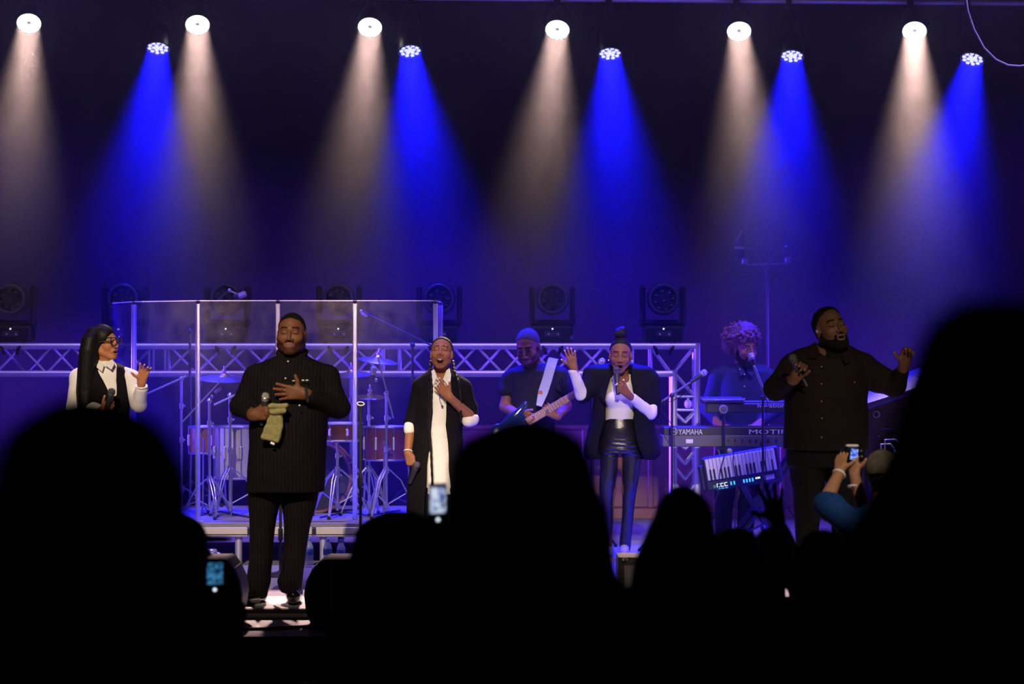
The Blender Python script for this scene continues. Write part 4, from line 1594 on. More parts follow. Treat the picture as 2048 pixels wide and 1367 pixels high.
wl_, P = wedge([(385, 1250), (468, 1250), (478, 1222), (483, 1190), (478, 1160), (467, 1136), (456, 1121), (450, 1118), (385, 1118)], 14.02, 14.42, -0.062, 'black floor monitor between the capped phone holder and the pinstriped man', 0)
g = MB()
for i in range(2, 7):
    pass
MB().slab([P[2] + (0.004, 0.2, 0), P[3] + (0.004, 0.2, 0), P[4] + (0.004, 0.2, 0), P[5] + (0.004, 0.2, 0), P[5] - (0.012, -0.2, 0.0), P[4] - (0.012, -0.2, 0), P[3] - (0.012, -0.2, 0), P[2] - (0.012, -0.2, 0)], (0, 1, 0), 0.34).build('grille', 'grey_plastic', wl_)
MB().box(P[4] + (-0.035, -0.004, 0.0), (0.05, 0.012, 0.03), bev=0.004).build('handle', 'black_metal', wl_)
wr_, P = wedge([(720, 1250), (622, 1250), (612, 1222), (608, 1190), (613, 1162), (625, 1138), (640, 1122), (652, 1118), (720, 1118)], 14.02, 14.42, -0.062, 'black floor monitor beside the shiny shoe of the pinstriped man', 0)
MB().slab([P[2] - (0.004, -0.2, 0), P[3] - (0.004, -0.2, 0), P[4] - (0.004, -0.2, 0), P[5] - (0.004, -0.2, 0), P[5] + (0.012, 0.2, 0), P[4] + (0.012, 0.2, 0), P[3] + (0.012, 0.2, 0), P[2] + (0.012, 0.2, 0)], (0, 1, 0), 0.34).build('grille', 'grey_plastic', wr_)
MB().box(P[4] + (0.035, -0.004, 0.0), (0.05, 0.012, 0.03), bev=0.004).build('handle', 'black_metal', wr_)
MB().box(W(663, 1180, 14.01) , (0.008, 0.012, 0.33), bev=0.002).build('corner_trim', 'grey_plastic', wr_)
wc_, P = wedge([(1237, 1215), (1237, 1114), (1330, 1114), (1340, 1215)], 15.0, 15.35, 0.0, 'grey-brown floor monitor at the feet of the woman in leather trousers', 0)
MB().box(W(1290, 1165, 14.99), (0.26, 0.012, 0.22), bev=0.003).build('grille', 'grey_plastic', wc_)
MB().box(W(1250, 1118, 14.985), (0.03, 0.02, 0.016), bev=0.003).build('handle', 'steel', wc_)

# cables on the front step and riser
thing_mesh(MB().tube([W(x, y, Dfloor(y, -0.055)) for x, y in [(380, 1262), (478, 1258), (540, 1257), (600, 1253), (640, 1252), (720, 1256)]], 0.011, 8), 'floor_cable', 'rubber', 'thick black cable lying along the pale step', 'cable')
for k, pts in enumerate([[(400, 1030), (440, 1022), (500, 1034), (540, 1027)], [(640, 1034), (690, 1024), (740, 1030), (800, 1020)]]):
    thing_mesh(MB().tube([W(x, y, Dfloor(y, RZ + 0.008)) for x, y in pts], 0.006, 6), 'floor_cable', 'rubber', ['thin cable on the riser under the silver floor tom', 'thin cable on the riser under the red floor tom'][k], 'cable', 'cables on the riser')

# ================================================================== keyboards and their stands
KD = 18.9


def kbox(x0, y0, x1, y1, D0, depth, bev=0.006):
    a, b = W(x0, y1, D0), W(x1, y0, D0)
    return MB().box(((a[0] + b[0]) / 2, D0 + depth / 2, (a[2] + b[2]) / 2), (b[0] - a[0], depth, b[2] - a[2]), bev=bev)


ky = empty('keyboard', W(1470, 893, KD + 0.15), 'long black YAMAHA stage keyboard on the lower tier of the stand', 'keyboard', 'keyboards')
kbox(1325, 870, 1622, 893, KD, 0.34).build('body', 'grey_plastic', ky)
kbox(1327, 853, 1620, 871, KD + 0.004, 0.30).build('rear_panel', 'black_plastic', ky)
kbox(1372, 878, 1386, 886, KD - 0.003, 0.006, bev=0.001).build('sticker', 'letter_white', ky)
letters('YAMAHA', 'lettering', 'letter_white', ky, W(1357, 868.5, KD - 0.001), 0.042, width=W(1405, 0, KD)[0] - W(1357, 0, KD)[0])
letters('MOTIF', 'lettering', 'letter_white', ky, W(1498, 867.5, KD - 0.001), 0.036, width=W(1572, 0, KD)[0] - W(1498, 0, KD)[0])
ec = W(1348, 862.5, KD - 0.001)
MB().torus(ec, 0.0245, 0.0024, (0, 1, 0), 28, 6).build('emblem_ring', 'letter_white', ky)
for i in range(3):
    a = math.radians(90 + 60 * i)
    dd = np.array([math.cos(a), 0, math.sin(a)]) * 0.019
    MB().tube([ec - dd, ec + dd], 0.0022, 6).build('emblem_fork', 'letter_white', ky)
for x in (1448, 1456, 1470, 1484, 1500, 1512, 1536, 1552):
    MB().lathe([(0.008, 0), (0.008, 0.006), (0.005, 0.006)], W(x, 880, KD + 0.001), (0, -1, 0), 10).build('socket', 'black_metal', ky)
for i in range(30):
    x = 1334 + i * 9.5
    a = W(x, 856, KD + 0.30)
    MB().box((a[0], KD + 0.235, W(0, 855, KD)[2] - 0.008), (0.021, 0.13, 0.016), bev=0.002).build('white_key', 'white_key', ky)

ks = empty('synthesizer', W(1494, 825, KD + 0.1), 'slim dark novation synthesizer on the upper tier of the stand', 'keyboard', 'keyboards')
kbox(1413, 806, 1578, 825, KD, 0.26).build('body', 'black_plastic', ks)
kbox(1470, 802, 1578, 806.5, KD + 0.01, 0.22, bev=0.002).build('top_panel', 'grey_plastic', ks)
letters('novation', 'lettering', 'letter_white', ks, W(1515, 814.5, KD - 0.001), 0.030, width=W(1570, 0, KD)[0] - W(1515, 0, KD)[0])
kc = empty('pad_controller', W(1447, 805, KD + 0.1), 'thin novation pad controller lying tilted on top of the synthesizer', 'controller')
a, b = W(1404, 803, KD + 0.0), W(1489, 803, KD + 0.0)
th = math.radians(3)
Rx = np.array([[1, 0, 0], [0, math.cos(th), -math.sin(th)], [0, math.sin(th), math.cos(th)]])
cc = (a + b) / 2 + np.array([0, 0.11, 0.018])
MB().box(cc, (b[0] - a[0], 0.24, 0.022), R=Rx, bev=0.006).build('body', 'grey_plastic', kc)
for s_ in (-1, 1):
    MB().box((cc[0] + s_ * 0.15, KD + 0.16, W(0, 806, KD)[2] + 0.012), (0.012, 0.04, 0.028)).build('foot', 'black_plastic', kc)
letters('novation', 'lettering', 'letter_white', kc, W(1430, 799.5, KD - 0.012), 0.010, width=W(1463, 0, KD)[0] - W(1430, 0, KD)[0])
for i in range(6):
    for j in range(2):
        p = cc + Rx @ np.array([-0.14 + i * 0.055, -0.05 + j * 0.09, 0.013])
        MB().box(p, (0.04, 0.06, 0.006), R=Rx, bev=0.002).build('pad', 'black_plastic', kc)

kst = empty('keyboard_stand', np.array([W(1480, 0, KD)[0], KD + 0.15, 0.0]), 'black two-tier X keyboard stand', 'stand')


def bar(pts, r, name='bar', m='black_metal', parent=None):
    return MB().tube([np.asarray(p, float) for p in pts], r, 10).build(name, m, parent or kst)


for dd in (-0.06, 0.36):
    a1 = W(1446, 895, KD); a2 = W(1600, 895, KD)
    bar([(a1[0], KD + dd, a1[2]), (W(1560, 0, KD)[0], KD + dd, 0.02)], 0.020, 'leg')
    bar([(a2[0], KD + dd, a2[2]), (W(1466, 0, KD)[0], KD + dd, 0.02)], 0.020, 'leg')
for px in (1446, 1600):
    p = W(px, 897, KD)
    bar([(p[0], KD - 0.06, p[2]), (p[0], KD + 0.36, p[2])], 0.016, 'support_arm')
for px in (1466, 1560):
    p = W(px, 0, KD)
    bar([(p[0], KD - 0.12, 0.018), (p[0], KD + 0.42, 0.018)], 0.018, 'foot_bar')
pc = W(1514, 1000, KD)
MB().lathe([(0.045, -0.03), (0.05, 0.0), (0.04, 0.03)], (pc[0], KD - 0.08, pc[2]), (0, 1, 0), 18).build('pivot', 'black_metal', kst)
for px in (1447, 1580):
    p = W(px, 0, KD - 0.05)
    bar([(p[0], KD - 0.05, W(0, 897, KD)[2]), (p[0], KD - 0.05, W(0, 818, KD)[2])], 0.014, 'post')
    bar([(p[0], KD - 0.05, W(0, 827, KD)[2]), (p[0], KD + 0.24, W(0, 827, KD)[2])], 0.012, 'upper_arm')
MB().lathe([(0.030, -0.02), (0.036, -0.01), (0.036, 0.015), (0.02, 0.02)], W(1447, 818, KD - 0.09), (0, -1, 0), 20).build('end_cap', 'grey_plastic', kst)
MB().torus(W(1447, 818, KD - 0.105), 0.028, 0.004, (0, 1, 0), 22, 6).build('cap_ring', 'letter_grey', kst)
MB().lathe([(0.012, 0), (0.020, 0.008), (0.020, 0.022), (0.012, 0.026)], W(1459, 901, KD - 0.09), (0, -1, 0), 14).build('knob', 'letter_grey', kst)

# the tilted keyboard with lit controls hanging below
TK = KD - 0.22
ang = math.radians(9.5)
tr_ = np.array([math.cos(ang), 0, math.sin(ang)]); tu = np.array([-math.sin(ang), 0, math.cos(ang)]); tf = np.array([0, -1.0, 0])
tc_ = W(1485, 937, TK)
Rk = np.array([tr_, -tf, tu]).T
kt = empty('keytar', tc_ - (0, 0, 0.17), 'tilted keytar with glowing blue controls hanging under the keyboards', 'keytar', 'keyboards')


def kp(u, v, w=0.0):
    return tc_ + tr_ * u + tu * v + tf * w


MB().box(kp(0, 0, -0.03), (0.60, 0.06, 0.27), R=Rk, bev=0.015).build('body', 'case_black', kt)
nk = 19
kw = 0.0285
for i in range(nk):
    u = -0.265 + i * kw
    wk = MB().box(kp(u, 0.035, 0.008), (kw - 0.003, 0.022, 0.165), R=Rk, bev=0.003).build('white_key', 'white_key', kt)
for i in range(nk - 1):
    if i % 7 in (2, 6):
        continue
    u = -0.265 + (i + 0.5) * kw
    MB().box(kp(u, -0.005, 0.022), (0.014, 0.020, 0.085), R=Rk, bev=0.003).build('black_key', 'black_key', kt)
for i, u in enumerate((-0.205, -0.175, -0.145)):
    for (du, dv, w_, h_) in ((0, 0.012, 0.022, 0.004), (0, -0.012, 0.022, 0.004), (-0.010, 0, 0.004, 0.022)):
        MB().box(kp(u + du, -0.095 + dv, 0.003), (w_, 0.006, h_), R=Rk).build('lit_button_frame', 'led_white', kt)
    MB().box(kp(u, -0.122, 0.003), (0.022, 0.006, 0.006), R=Rk).build('lit_button', 'led_blue', kt)
MB().box(kp(-0.235, -0.10, 0.003), (0.014, 0.006, 0.020), R=Rk).build('lit_button', 'led_green', kt)
for u in (-0.105, -0.080, -0.005, 0.018, 0.041, 0.064):
    MB().box(kp(u, -0.095, 0.003), (0.012, 0.006, 0.028), R=Rk, bev=0.002).build('lit_button', 'led_blue', kt)
for u in (0.092, 0.106, 0.118):
    MB().box(kp(u, -0.088, 0.003), (0.009, 0.006, 0.014), R=Rk, bev=0.002).build('lit_button', 'led_white', kt)
MB().box(kp(0.195, -0.095, 0.003), (0.075, 0.008, 0.040), R=Rk, bev=0.004).build('touch_strip', 'white_key', kt)
MB().box(kp(-0.315, -0.02, -0.02), (0.05, 0.05, 0.22), R=Rk, bev=0.02).build('end_block', 'case_black', kt)
for u in (-0.15, 0.2):
    MB().tube([kp(u, 0.10, -0.06), kp(u, 0.16, -0.10), kp(u, 0.17, -0.22)], 0.010, 8).build('hanger', 'black_metal', kt)
# leads below the keyboards
for k, pts in enumerate([[(1454, 893), (1440, 940), (1436, 985), (1418, 1040), (1415, 1075)], [(1468, 893), (1466, 925), (1473, 960), (1470, 1050), (1476, 1088)], [(1618, 893), (1600, 930), (1572, 968), (1566, 1030), (1570, 1096)]]):
    thing_mesh(MB().tube([W(x, y, TK - 0.08) for x, y in pts], 0.0045, 6), 'keyboard_lead', 'rubber', ['black lead hanging from the YAMAHA end of the keyboard', 'black lead hanging across the keytar', 'black lead curving down past the leg of the bearded man'][k], 'cable', 'leads under the keyboards')

M['organ_wood'] = mat('organ_wood', (0.05, 0.026, 0.034), 0.5, var=0.3, vscale=6)
M['organ_lid'] = mat('organ_lid', (0.055, 0.052, 0.09), 0.4, var=0.1)
# organ console behind the bearded man
OD = 17.6
oc = empty('organ_console', np.array([W(1770, 0, OD)[0], OD + 0.3, 0.0]), 'dark organ console with a pale sloping lid behind the bearded man', 'organ')
x0, x1 = W(1700, 0, OD)[0], W(1860, 0, OD)[0]
zl0, zl1 = W(0, 822, OD)[2], W(0, 768, OD)[2]
MB().slab([(x0, OD, 0.0), (x1, OD, 0.0), (x1, OD, zl1 - 0.03), (x0, OD, zl0 - 0.03)], (0, 1, 0), 0.03).build('back_panel', 'organ_wood', oc, smooth=False)
for x, z in ((x0, zl0), (x1, zl1)):
    MB().box((x, OD + 0.27, z / 2 - 0.015), (0.03, 0.55, z - 0.03)).build('side_panel', 'organ_wood', oc)
MB().slab([(x0 - 0.02, OD - 0.03, zl0), (x1 + 0.02, OD - 0.03, zl1), (x1 + 0.02, OD + 0.56, zl1 + 0.10), (x0 - 0.02, OD + 0.56, zl0 + 0.10)], (-0.2, 0.1, 1), 0.028).build('lid', 'organ_lid', oc, smooth=False)
MB().torus(W(1753, 828, OD - 0.02), 0.022, 0.004, (0, 1, 0), 22, 6).build('lock_ring', 'letter_grey', oc)
for px, py in ((1757, 871), (1738, 873), (1790, 870)):
    MB().ball(W(px, py, OD - 0.022), 0.006, 8, 5).build('stud', 'steel', oc)
MB().box(W(1775, 857, OD - 0.02), (0.09, 0.012, 0.006)).build('trim_bar', 'label_blue', oc)
mo = empty('patch_unit', np.array([W(1775, 0, OD - 0.3)[0], OD - 0.3, 0.0]), 'patch unit with looping jack leads just above the camouflage cap', 'equipment')
MB().box((W(1790, 0, OD - 0.3)[0], OD - 0.3, W(0, 915, OD - .3)[2] / 2), (0.36, 0.22, W(0, 915, OD - .3)[2]), bev=0.01).build('housing', 'case_black', mo)
for (xa_, ya_, xb_, yb_) in ((1762, 888, 1788, 912), (1762, 905, 1784, 925), (1770, 879, 1800, 905)):
    MB().tube([W(xa_, ya_ + 22, OD - .42), W(xa_, ya_, OD - .45), W((xa_ + xb_) / 2 + 6, ya_ - 1, OD - .45), W(xb_, ya_ + 8, OD - .45), W(xb_, yb_ + 10, OD - .42)], 0.006, 8).build('jack_lead', 'letter_grey', mo)
for px in (1790, 1798):
    MB().ball(W(px, 901, OD - .42), 0.008, 8, 5).build('indicator', 'led_blue', mo)

# ================================================================== vocal microphones on stands
def vocal_stand(px, D, top, mic_head, mic_tail, label, miclabel, boom_end=None, pale=False, z0=0.0):
    base = np.array([W(px, 0, D)[0], D, z0])
    r = empty('mic_stand', base, label, 'stand')
    tp = W(*top, D)
    MB().tube([base + (0, 0, 0.04), (base[0], D, tp[2])], 0.010, 10).build('tube', 'black_metal', r)
    tripod(r, base, 0.22, 0.26, 'black_metal', rot=0.7, double=False, r=0.010)
    e0 = W(*(boom_end or top), D)
    e1 = W(*mic_tail, D)
    MB().tube([e0, e1], 0.0085, 8).build('boom_arm', 'alu' if pale else 'grey_plastic', r)
    MB().tube([e0 * 0.98 + e1 * 0.02, e0 * 0.85 + e1 * 0.15], 0.013, 8).build('boom_grip', 'alu' if pale else 'black_plastic', r)
    MB().ball((base[0], D, tp[2]), 0.02, 10, 6).build('tilter', 'black_metal', r)
    m_ = handheld_mic(W(*mic_head, D), e1 + (W(*mic_head, D) - e1) * -0.12, miclabel, group='vocal microphones')
    cpts = [e1, e1 * 0.8 + e0 * 0.2 + (0.02, -0.02, -0.05), e1 * 0.4 + e0 * 0.6 + (0.01, -0.02, -0.04), e0 + (0, -0.02, -0.02), (base[0] + 0.015, D - 0.02, tp[2] - 0.25), (base[0] + 0.02, D - 0.02, z0 + 0.1)]
    MB().tube(cpts, 0.0035, 6).build('mic_cable', 'rubber', r)
    return r


vocal_stand(1344, 18.55, (1348, 790), (1408, 745), (1384, 762), 'boom stand with a microphone between the blazer and the keyboards', 'silver-topped microphone angled over the YAMAHA keyboard', boom_end=(1318, 807))
vocal_stand(1526, 18.35, (1532, 795), (1503, 712), (1507, 728), 'stand holding the microphone at the lips of the keyboard player', 'bright pale microphone at the lips of the curly-haired keyboard player', boom_end=(1535, 801), pale=True)
vocal_stand(1182, 18.9, (1185, 735), (1204, 722), (1196, 732), 'stand mostly hidden behind the black blazer', 'silver microphone peeking over the shoulder of the black blazer')

# tall antenna stand behind the keyboards
AD = 21.3
an = empty('antenna_stand', np.array([W(1536, 0, AD)[0], AD, 0.0]), 'tall thin stand with two radio antenna paddles above the keyboards', 'antenna')
b0 = np.array([W(1536, 0, AD)[0], AD, 0.0])
MB().tube([b0, W(1535, 540, AD)], 0.011, 10).build('pole', 'fixture_black', an)
tripod(an, b0, 0.3, 0.3, 'fixture_black', double=False)
MB().tube([W(1495, 529, AD), W(1578, 526, AD)], 0.006, 8).build('cross_bar', 'grey_plastic', an)
MB().tube([W(1532, 540, AD), W(1524, 524, AD), W(1512, 507, AD), W(1500, 497, AD), W(1488, 494, AD)], 0.007, 8).build('arm', 'black_plastic', an)
MB().tube([W(1534, 540, AD), W(1538, 522, AD), W(1550, 508, AD), W(1569, 501, AD)], 0.007, 8).build('arm', 'black_plastic', an)
MB().slab([W(1471, 484, AD), W(1484, 463, AD), W(1488, 470, AD + 0.05), W(1488, 520, AD + 0.05), W(1473, 512, AD)], (0.3, -1, 0), 0.010).build('paddle', 'guitar_blue', an, smooth=False)
MB().tube([W(1471, 484, AD - 0.02), W(1484, 463, AD - 0.02)], 0.006, 6).build('paddle_edge', 'grey_plastic', an)
MB().box(W(1480, 495, AD - 0.02), (0.09, 0.03, 0.022), bev=0.004).build('paddle_mount', 'grey_plastic', an)
MB().slab([W(1567, 460, AD), W(1571, 459, AD + 0.1), W(1572, 514, AD + 0.1), W(1569, 514, AD)], (1, 0.2, 0), 0.012).build('paddle', 'guitar_blue', an, smooth=False)
MB().ball(W(1572, 491, AD - 0.03), 0.012, 10, 6).build('paddle_mount', 'steel', an)
for px in (1510, 1531, 1552):
    MB().ball(W(px, 527, AD - 0.01), 0.008, 8, 5).build('bolt', 'steel', an)
for px, py in ((1490, 522), (1576, 520)):
    MB().box(W(px, py, AD), (0.05, 0.03, 0.05), bev=0.006).build('receiver_box', 'grey_plastic', an)

# ================================================================== performers
GP = None
# ------------------------------------------------------------------ 1. man in pinstripes
p = Person('person', 'person in a long black pinstriped tunic, eyes closed, hand on chest, holding a towel', 14.88, 575)
SK = (0.15, 0.055, 0.024)
H = p.head(583, 668, -0.03, 1.13, -2, 4, 1, SK, (583, 722, 0.02), neck_r=0.080, jaw=1.18, cheeks=1.15, brow=0.05, stubble=0.75)
torso = [(700, 566, 602, 0.02, 0.08), (709, 556, 612, 0.02, 0.10), (717, 540, 630, 0.02, 0.12), (728, 524, 648, 0.01, 0.14), (750, 508, 660, 0.0, 0.165), (790, 500, 662, -0.01, 0.185),
         (840, 500, 657, -0.03, 0.21), (900, 497, 653, -0.03, 0.22), (940, 494, 651, -0.03, 0.22), (982, 492, 648, -0.02, 0.21)]
sL, eL, wL = p.pt(514, 756, 0.0), p.pt(480, 812, -0.02), p.pt(507, 829, -0.235)
sR, eR, wR = p.pt(652, 756, 0.0), p.pt(676, 814, -0.05), p.pt(609, 787, -0.245)
legL = [(930, 497, 582, 0, .17), (1000, 498, 562, 0, .125), (1060, 500, 549, 0, .105), (1120, 498, 545, 0, .095), (1150, 495, 541, 0, .09), (1162, 493, 540, 0, .09), (1185, 497, 535, -.01, .085), (1194, 499, 533, -.01, .08)]
legR = [(930, 560, 646, 0, .17), (1000, 562, 636, 0, .125), (1050, 568, 622, 0, .105), (1100, 567, 614, 0, .095), (1140, 562, 608, 0, .09), (1160, 556, 607, 0, .095), (1176, 559, 605, 0, .09), (1183, 564, 604, 0, .08)]
p.trunk(torso, [([p.pt(535, 960), p.pt(525, 1070), p.pt(518, 1180)], [.09, .05, .035]), ([p.pt(605, 960), p.pt(594, 1070), p.pt(586, 1180)], [.09, .05, .035]),
                ([sL, eL, wL], [.05, .035, .028]), ([sR, eR, wR], [.05, .035, .028])])
tR = p.hand(wR, (-1, -0.02, 0.08), (0.1, 0, 1), (0, 1, 0), eR * 0.25 + wR * 0.75, 0.036, L=0.205, curls=(6, 6, 8, 8), spread=1.5, thumb=(1.0, 0.12, -0.1), fat=1.12)
tL = p.hand(wL, (0.84, -0.45, 0.12), (0.0, 0.1, 1), (0.3, 1, 0.0), eL * 0.3 + wL * 0.7, 0.036, L=0.195, curls=(58, 60, 62, 64), spread=0.4, thumb=(0.75, 0.6, 0.35), fat=1.15)
p.finish()
p.short_hair('hair_short', 0.002, slope=1.05, off=0.010)
f = p.field(455, 690, 705, 990, -0.36, 0.30, 0.008)
f.loft(p.rows(torso), p=2.2)
f.chain([p.pt(540, 746, 0.01), sL, eL, p.pt(499, 826, -0.19)], [.080, .080, .060, .044], 0.03)
f.chain([p.pt(626, 746, 0.01), sR, eR, p.pt(622, 795, -0.225)], [.080, .082, .066, .043], 0.03)
p.cloth('tunic', f, 'pinstripe', 0.006, 17, 3)
f = p.field(485, 905, 655, 1200, -0.30, 0.30, 0.008)
f.loft(p.rows(legL), p=2.3).loft(p.rows(legR), 0.015, p=2.3)
p.cloth('trousers', f, 'pinstripe', 0.007, 14, 5)
MB().torus(p.pt(584, 705, 0.012), 0.088, 0.014, (0, -0.35, 1), 32, 8).build('collar_band', 'pinstripe', p.root)
f = p.field(470, 1160, 625, 1215, -0.40, 0.2, 0.006)
f.chain([p.pt(520, 1188, 0.06), p.pt(508, 1193, -0.06), p.pt(492, 1197, -0.17)], [.048, .045, .036], 0.02)
f.cap(p.pt(518, 1175, 0.02), p.pt(516, 1192, 0.02), .045, .047, 0.03)
f.keep((0, 0, 0.001), (0, 0, 1))
p.cloth('shoe', f, 'shoe_gloss', 0.0, smooth=1)
f = p.field(545, 1155, 625, 1215, -0.40, 0.2, 0.006)
f.chain([p.pt(588, 1186, 0.07), p.pt(588, 1190, -0.06), p.pt(587, 1192, -0.20)], [.050, .050, .043], 0.02)
f.cap(p.pt(588, 1172, 0.02), p.pt(588, 1190, 0.02), .046, .05, 0.03)
f.keep((0, 0, 0.001), (0, 0, 1))
p.cloth('shoe', f, 'shoe_gloss', 0.0, smooth=1)
p.buttons([(576, 722, -0.125), (571, 756, -0.185), (599, 810, -0.29)], 'button', 0.005)
for x, y in ((587, 761), (606, 760), (614, 760)):
    MB().box(p.pt(x, y, -0.200), (0.018, 0.006, 0.007), bev=0.003).build('pocket_square', 'white_cloth', p.root)
p.ring('watch', p.pt(613, 789, -0.238), (1, 0.1, 0.1), 0.040, 0.011, 'black_plastic')
ra = tR[2] * 0.60 + wR * 0.40 + np.array([0, -0.002, 0.003])
p.ring('ring', p.pt(564.5, 781, -0.247), (1, 0, 0.05), 0.0105, 0.0028)
p.ring('ring', p.pt(530.5, 831, -0.285), (0.9, 0.2, 0.1), 0.0118, 0.0030)
handheld_mic(p.pt(531, 793, -0.265), p.pt(524, 850, -0.215), 'silver-topped microphone in the fist of the pinstriped man', group='hand microphones', r=0.026)
# towel
f = p.field(512, 795, 588, 900, -0.42, -0.18, 0.006)
tw = p.poly([(537, 812), (545, 806), (560, 810), (571, 806), (575, 813), (572, 822), (563, 829), (567, 850), (562, 872), (556, 885), (540, 881), (522, 877), (527, 856), (534, 838), (540, 828)], -0.3)
f.prism(tw, p.D - 0.325, p.D - 0.278, rnd=0.012)
f.cap(p.pt(541, 812, -0.33), p.pt(573, 811, -0.33), 0.015, 0.016, 0.012)
f.cap(p.pt(542, 824, -0.335), p.pt(569, 822, -0.335), 0.013, 0.015, 0.008)
f.cap(p.pt(548, 818, -0.36), p.pt(574, 816, -0.35), 0.006, 0.006, 0.006, None, True)
f.cap(p.pt(553, 838, -0.345), p.pt(546, 882, -0.345), 0.007, 0.009, 0.01, None, True)
V, Q = f.mesh(2)
V = folded(V, Q, 0.006, 45, 11)
tw = empty('towel', p.pt(546, 884, -0.3), 'small olive green towel hanging from the fist of the pinstriped man', 'towel')
link_mesh('cloth', V, Q, 'towel', tw)
MB().box(p.pt(545, 886, -0.315), (0.026, 0.004, 0.014), R=np.array([[.9, 0, .4], [0, 1, 0], [-.4, 0, .9]]), bev=0.001).build('care_label', 'white_cloth', tw)

# ------------------------------------------------------------------ 2. woman in white dress and black coat
p = Person('person', 'person singing with closed eyes in a white dress and long open black coat', 16.97, 876)
SK = (0.30, 0.115, 0.055)
H = p.head(883, 706, -0.02, 1.0, -3, 17, 1, SK, (881, 765, 0.02), neck_r=0.052, mouth=0.028, fem=True, lips=(0.5, 0.12, 0.12), brow=0.06)
dress = [(742, 868, 898, 0.01, 0.06), (752, 858, 908, 0.0, 0.09), (775, 848, 912, 0.0, 0.105), (800, 846, 914, -0.01, 0.115), (850, 848, 910, 0.0, 0.105), (900, 846, 910, 0.0, 0.115), (950, 846, 912, 0, 0.12), (987, 845, 912, 0, 0.12)]
coat = [(737, 862, 906, 0.03, 0.075), (746, 852, 914, 0.02, 0.09), (756, 842, 924, 0.01, 0.105), (775, 834, 930, 0.01, 0.125), (810, 832, 930, 0.0, 0.14), (860, 829, 926, 0.0, 0.13), (910, 822, 928, 0.0, 0.14), (960, 816, 934, 0, 0.15), (1040, 812, 938, 0, 0.15)]
sL, eL, wL = p.pt(838, 765, 0.0), p.pt(822, 846, 0.02), p.pt(816, 905, -0.06)
sR, eR, wR = p.pt(930, 765, 0.0), p.pt(944, 836, -0.05), p.pt(900, 795, -0.185)
p.trunk(dress, [([p.pt(865, 970), p.pt(862, 1060), p.pt(860, 1135)], [.075, .05, .035]), ([p.pt(893, 970), p.pt(898, 1060), p.pt(900, 1135)], [.075, .05, .035]), ([p.pt(845, 776), eL], [.035, .034]), ([p.pt(921, 776), p.pt(940, 820, -0.02), eR], [.035, .034, .034])])
f0 = Field(np.minimum(eR, wR) - .06, np.maximum(eR, wR) + .06, 0.005)
f0.cap(eR, wR, 0.042, 0.027); p.skin(*f0.mesh(1), SK)
f0 = Field(np.minimum(eL, wL) - .06, np.maximum(eL, wL) + .06, 0.005)
f0.cap(eL, wL, 0.041, 0.026); p.skin(*f0.mesh(1), SK)
tR = p.hand(wR, (-0.66, -0.05, 0.75), (0.7, -0.1, 0.6), (0, 1, 0), eR * .3 + wR * .7, 0.030, L=0.178, curls=(8, 8, 9, 9), spread=0.7, thumb=(0.75, 0.75, 0.1), fat=0.95, nails=(0.7, 0.55, 0.5))
tL = p.hand(wL, (0.30, -0.30, -0.95), (0.85, -0.3, 0.2), (0.3, 1, 0.1), eL * .3 + wL * .7, 0.029, L=0.178, curls=(55, 60, 64, 66), spread=0.4, thumb=(0.5, 0.8, 0.4), fat=0.95, nails=(0.7, 0.5, 0.5))
p.finish()
p.short_hair('hair_black', 0.006, slope=1.1, off=0.018, fold=0.0012, fscale=220)
# long braids
for nm, pts, r0 in (('braid', [(862, 722, 0.03), (861, 745, -0.06), (863, 775, -0.125), (862, 810, -0.15), (858, 850, -0.15), (862, 900, -0.15), (864, 950, -0.16), (866, 1005, -0.16)], 0.011),
                    ('braid', [(906, 722, 0.03), (908, 742, -0.06), (918, 765, -0.12), (922, 800, -0.145), (921, 850, -0.14)], 0.012),
                    ('braid', [(862, 724, 0.04), (858, 748, -0.05), (858, 790, -0.13), (856, 850, -0.145), (860, 900, -0.15)], 0.009)):
    P3 = [p.pt(*q) for q in pts]
    dense = []
    for i in range(len(P3) - 1):
        n = 14
        dense += [P3[i] * (1 - j / n) + P3[i + 1] * j / n for j in range(n)]
    rs = [r0 * (1.0 + 0.18 * math.sin(i * 1.3)) * (1 - 0.35 * i / len(dense)) for i in range(len(dense))]
    MB().tube(dense, rs, 8).build(nm, 'hair_black', p.root, sharp=None)
f = p.field(835, 735, 925, 992, -0.2, 0.2, 0.0075)
f.loft(p.rows(dress))
f.prism(p.poly([(867, 728), (899, 728), (894, 748), (884, 772), (872, 748)], -0.08), p.D - 0.3, p.D + 0.0, sub=True)
p.cloth('dress', f, 'white_cloth', 0.005, 20, 4)
f = p.field(800, 730, 965, 1045, -0.28, 0.25, 0.0075)
f.loft(p.rows(coat), p=2.2)
f.chain([p.pt(852, 762, 0.01), p.pt(841, 773, 0.0), eL, p.pt(820, 855, 0.01)], [.050, .055, .046, .042], 0.025)
f.chain([p.pt(914, 762, 0.01), p.pt(925, 773, 0.0), p.pt(939, 815, -0.01), p.pt(943, 832, -0.045)], [.050, .056, .050, .047], 0.025)
f.prism(p.poly([(864, 728), (902, 728), (900, 752), (894, 775), (892, 850), (898, 920), (904, 1000), (906, 1060), (848, 1060), (851, 985), (854, 930), (861, 870), (865, 820), (864, 760)], -0.1), p.D - 0.35, p.D + 0.0, sub=True)
p.cloth('coat', f, 'black_cloth', 0.006, 19, 6)
f = p.field(815, 980, 935, 1150, -0.2, 0.2, 0.009)
f.chain([p.pt(864, 975), p.pt(862, 1060), p.pt(860, 1130)], [.09, .065, .05])
f.chain([p.pt(897, 975), p.pt(898, 1060), p.pt(900, 1130)], [.09, .065, .05])
p.cloth('trousers', f, 'black_cloth', 0.004, 20, 2)
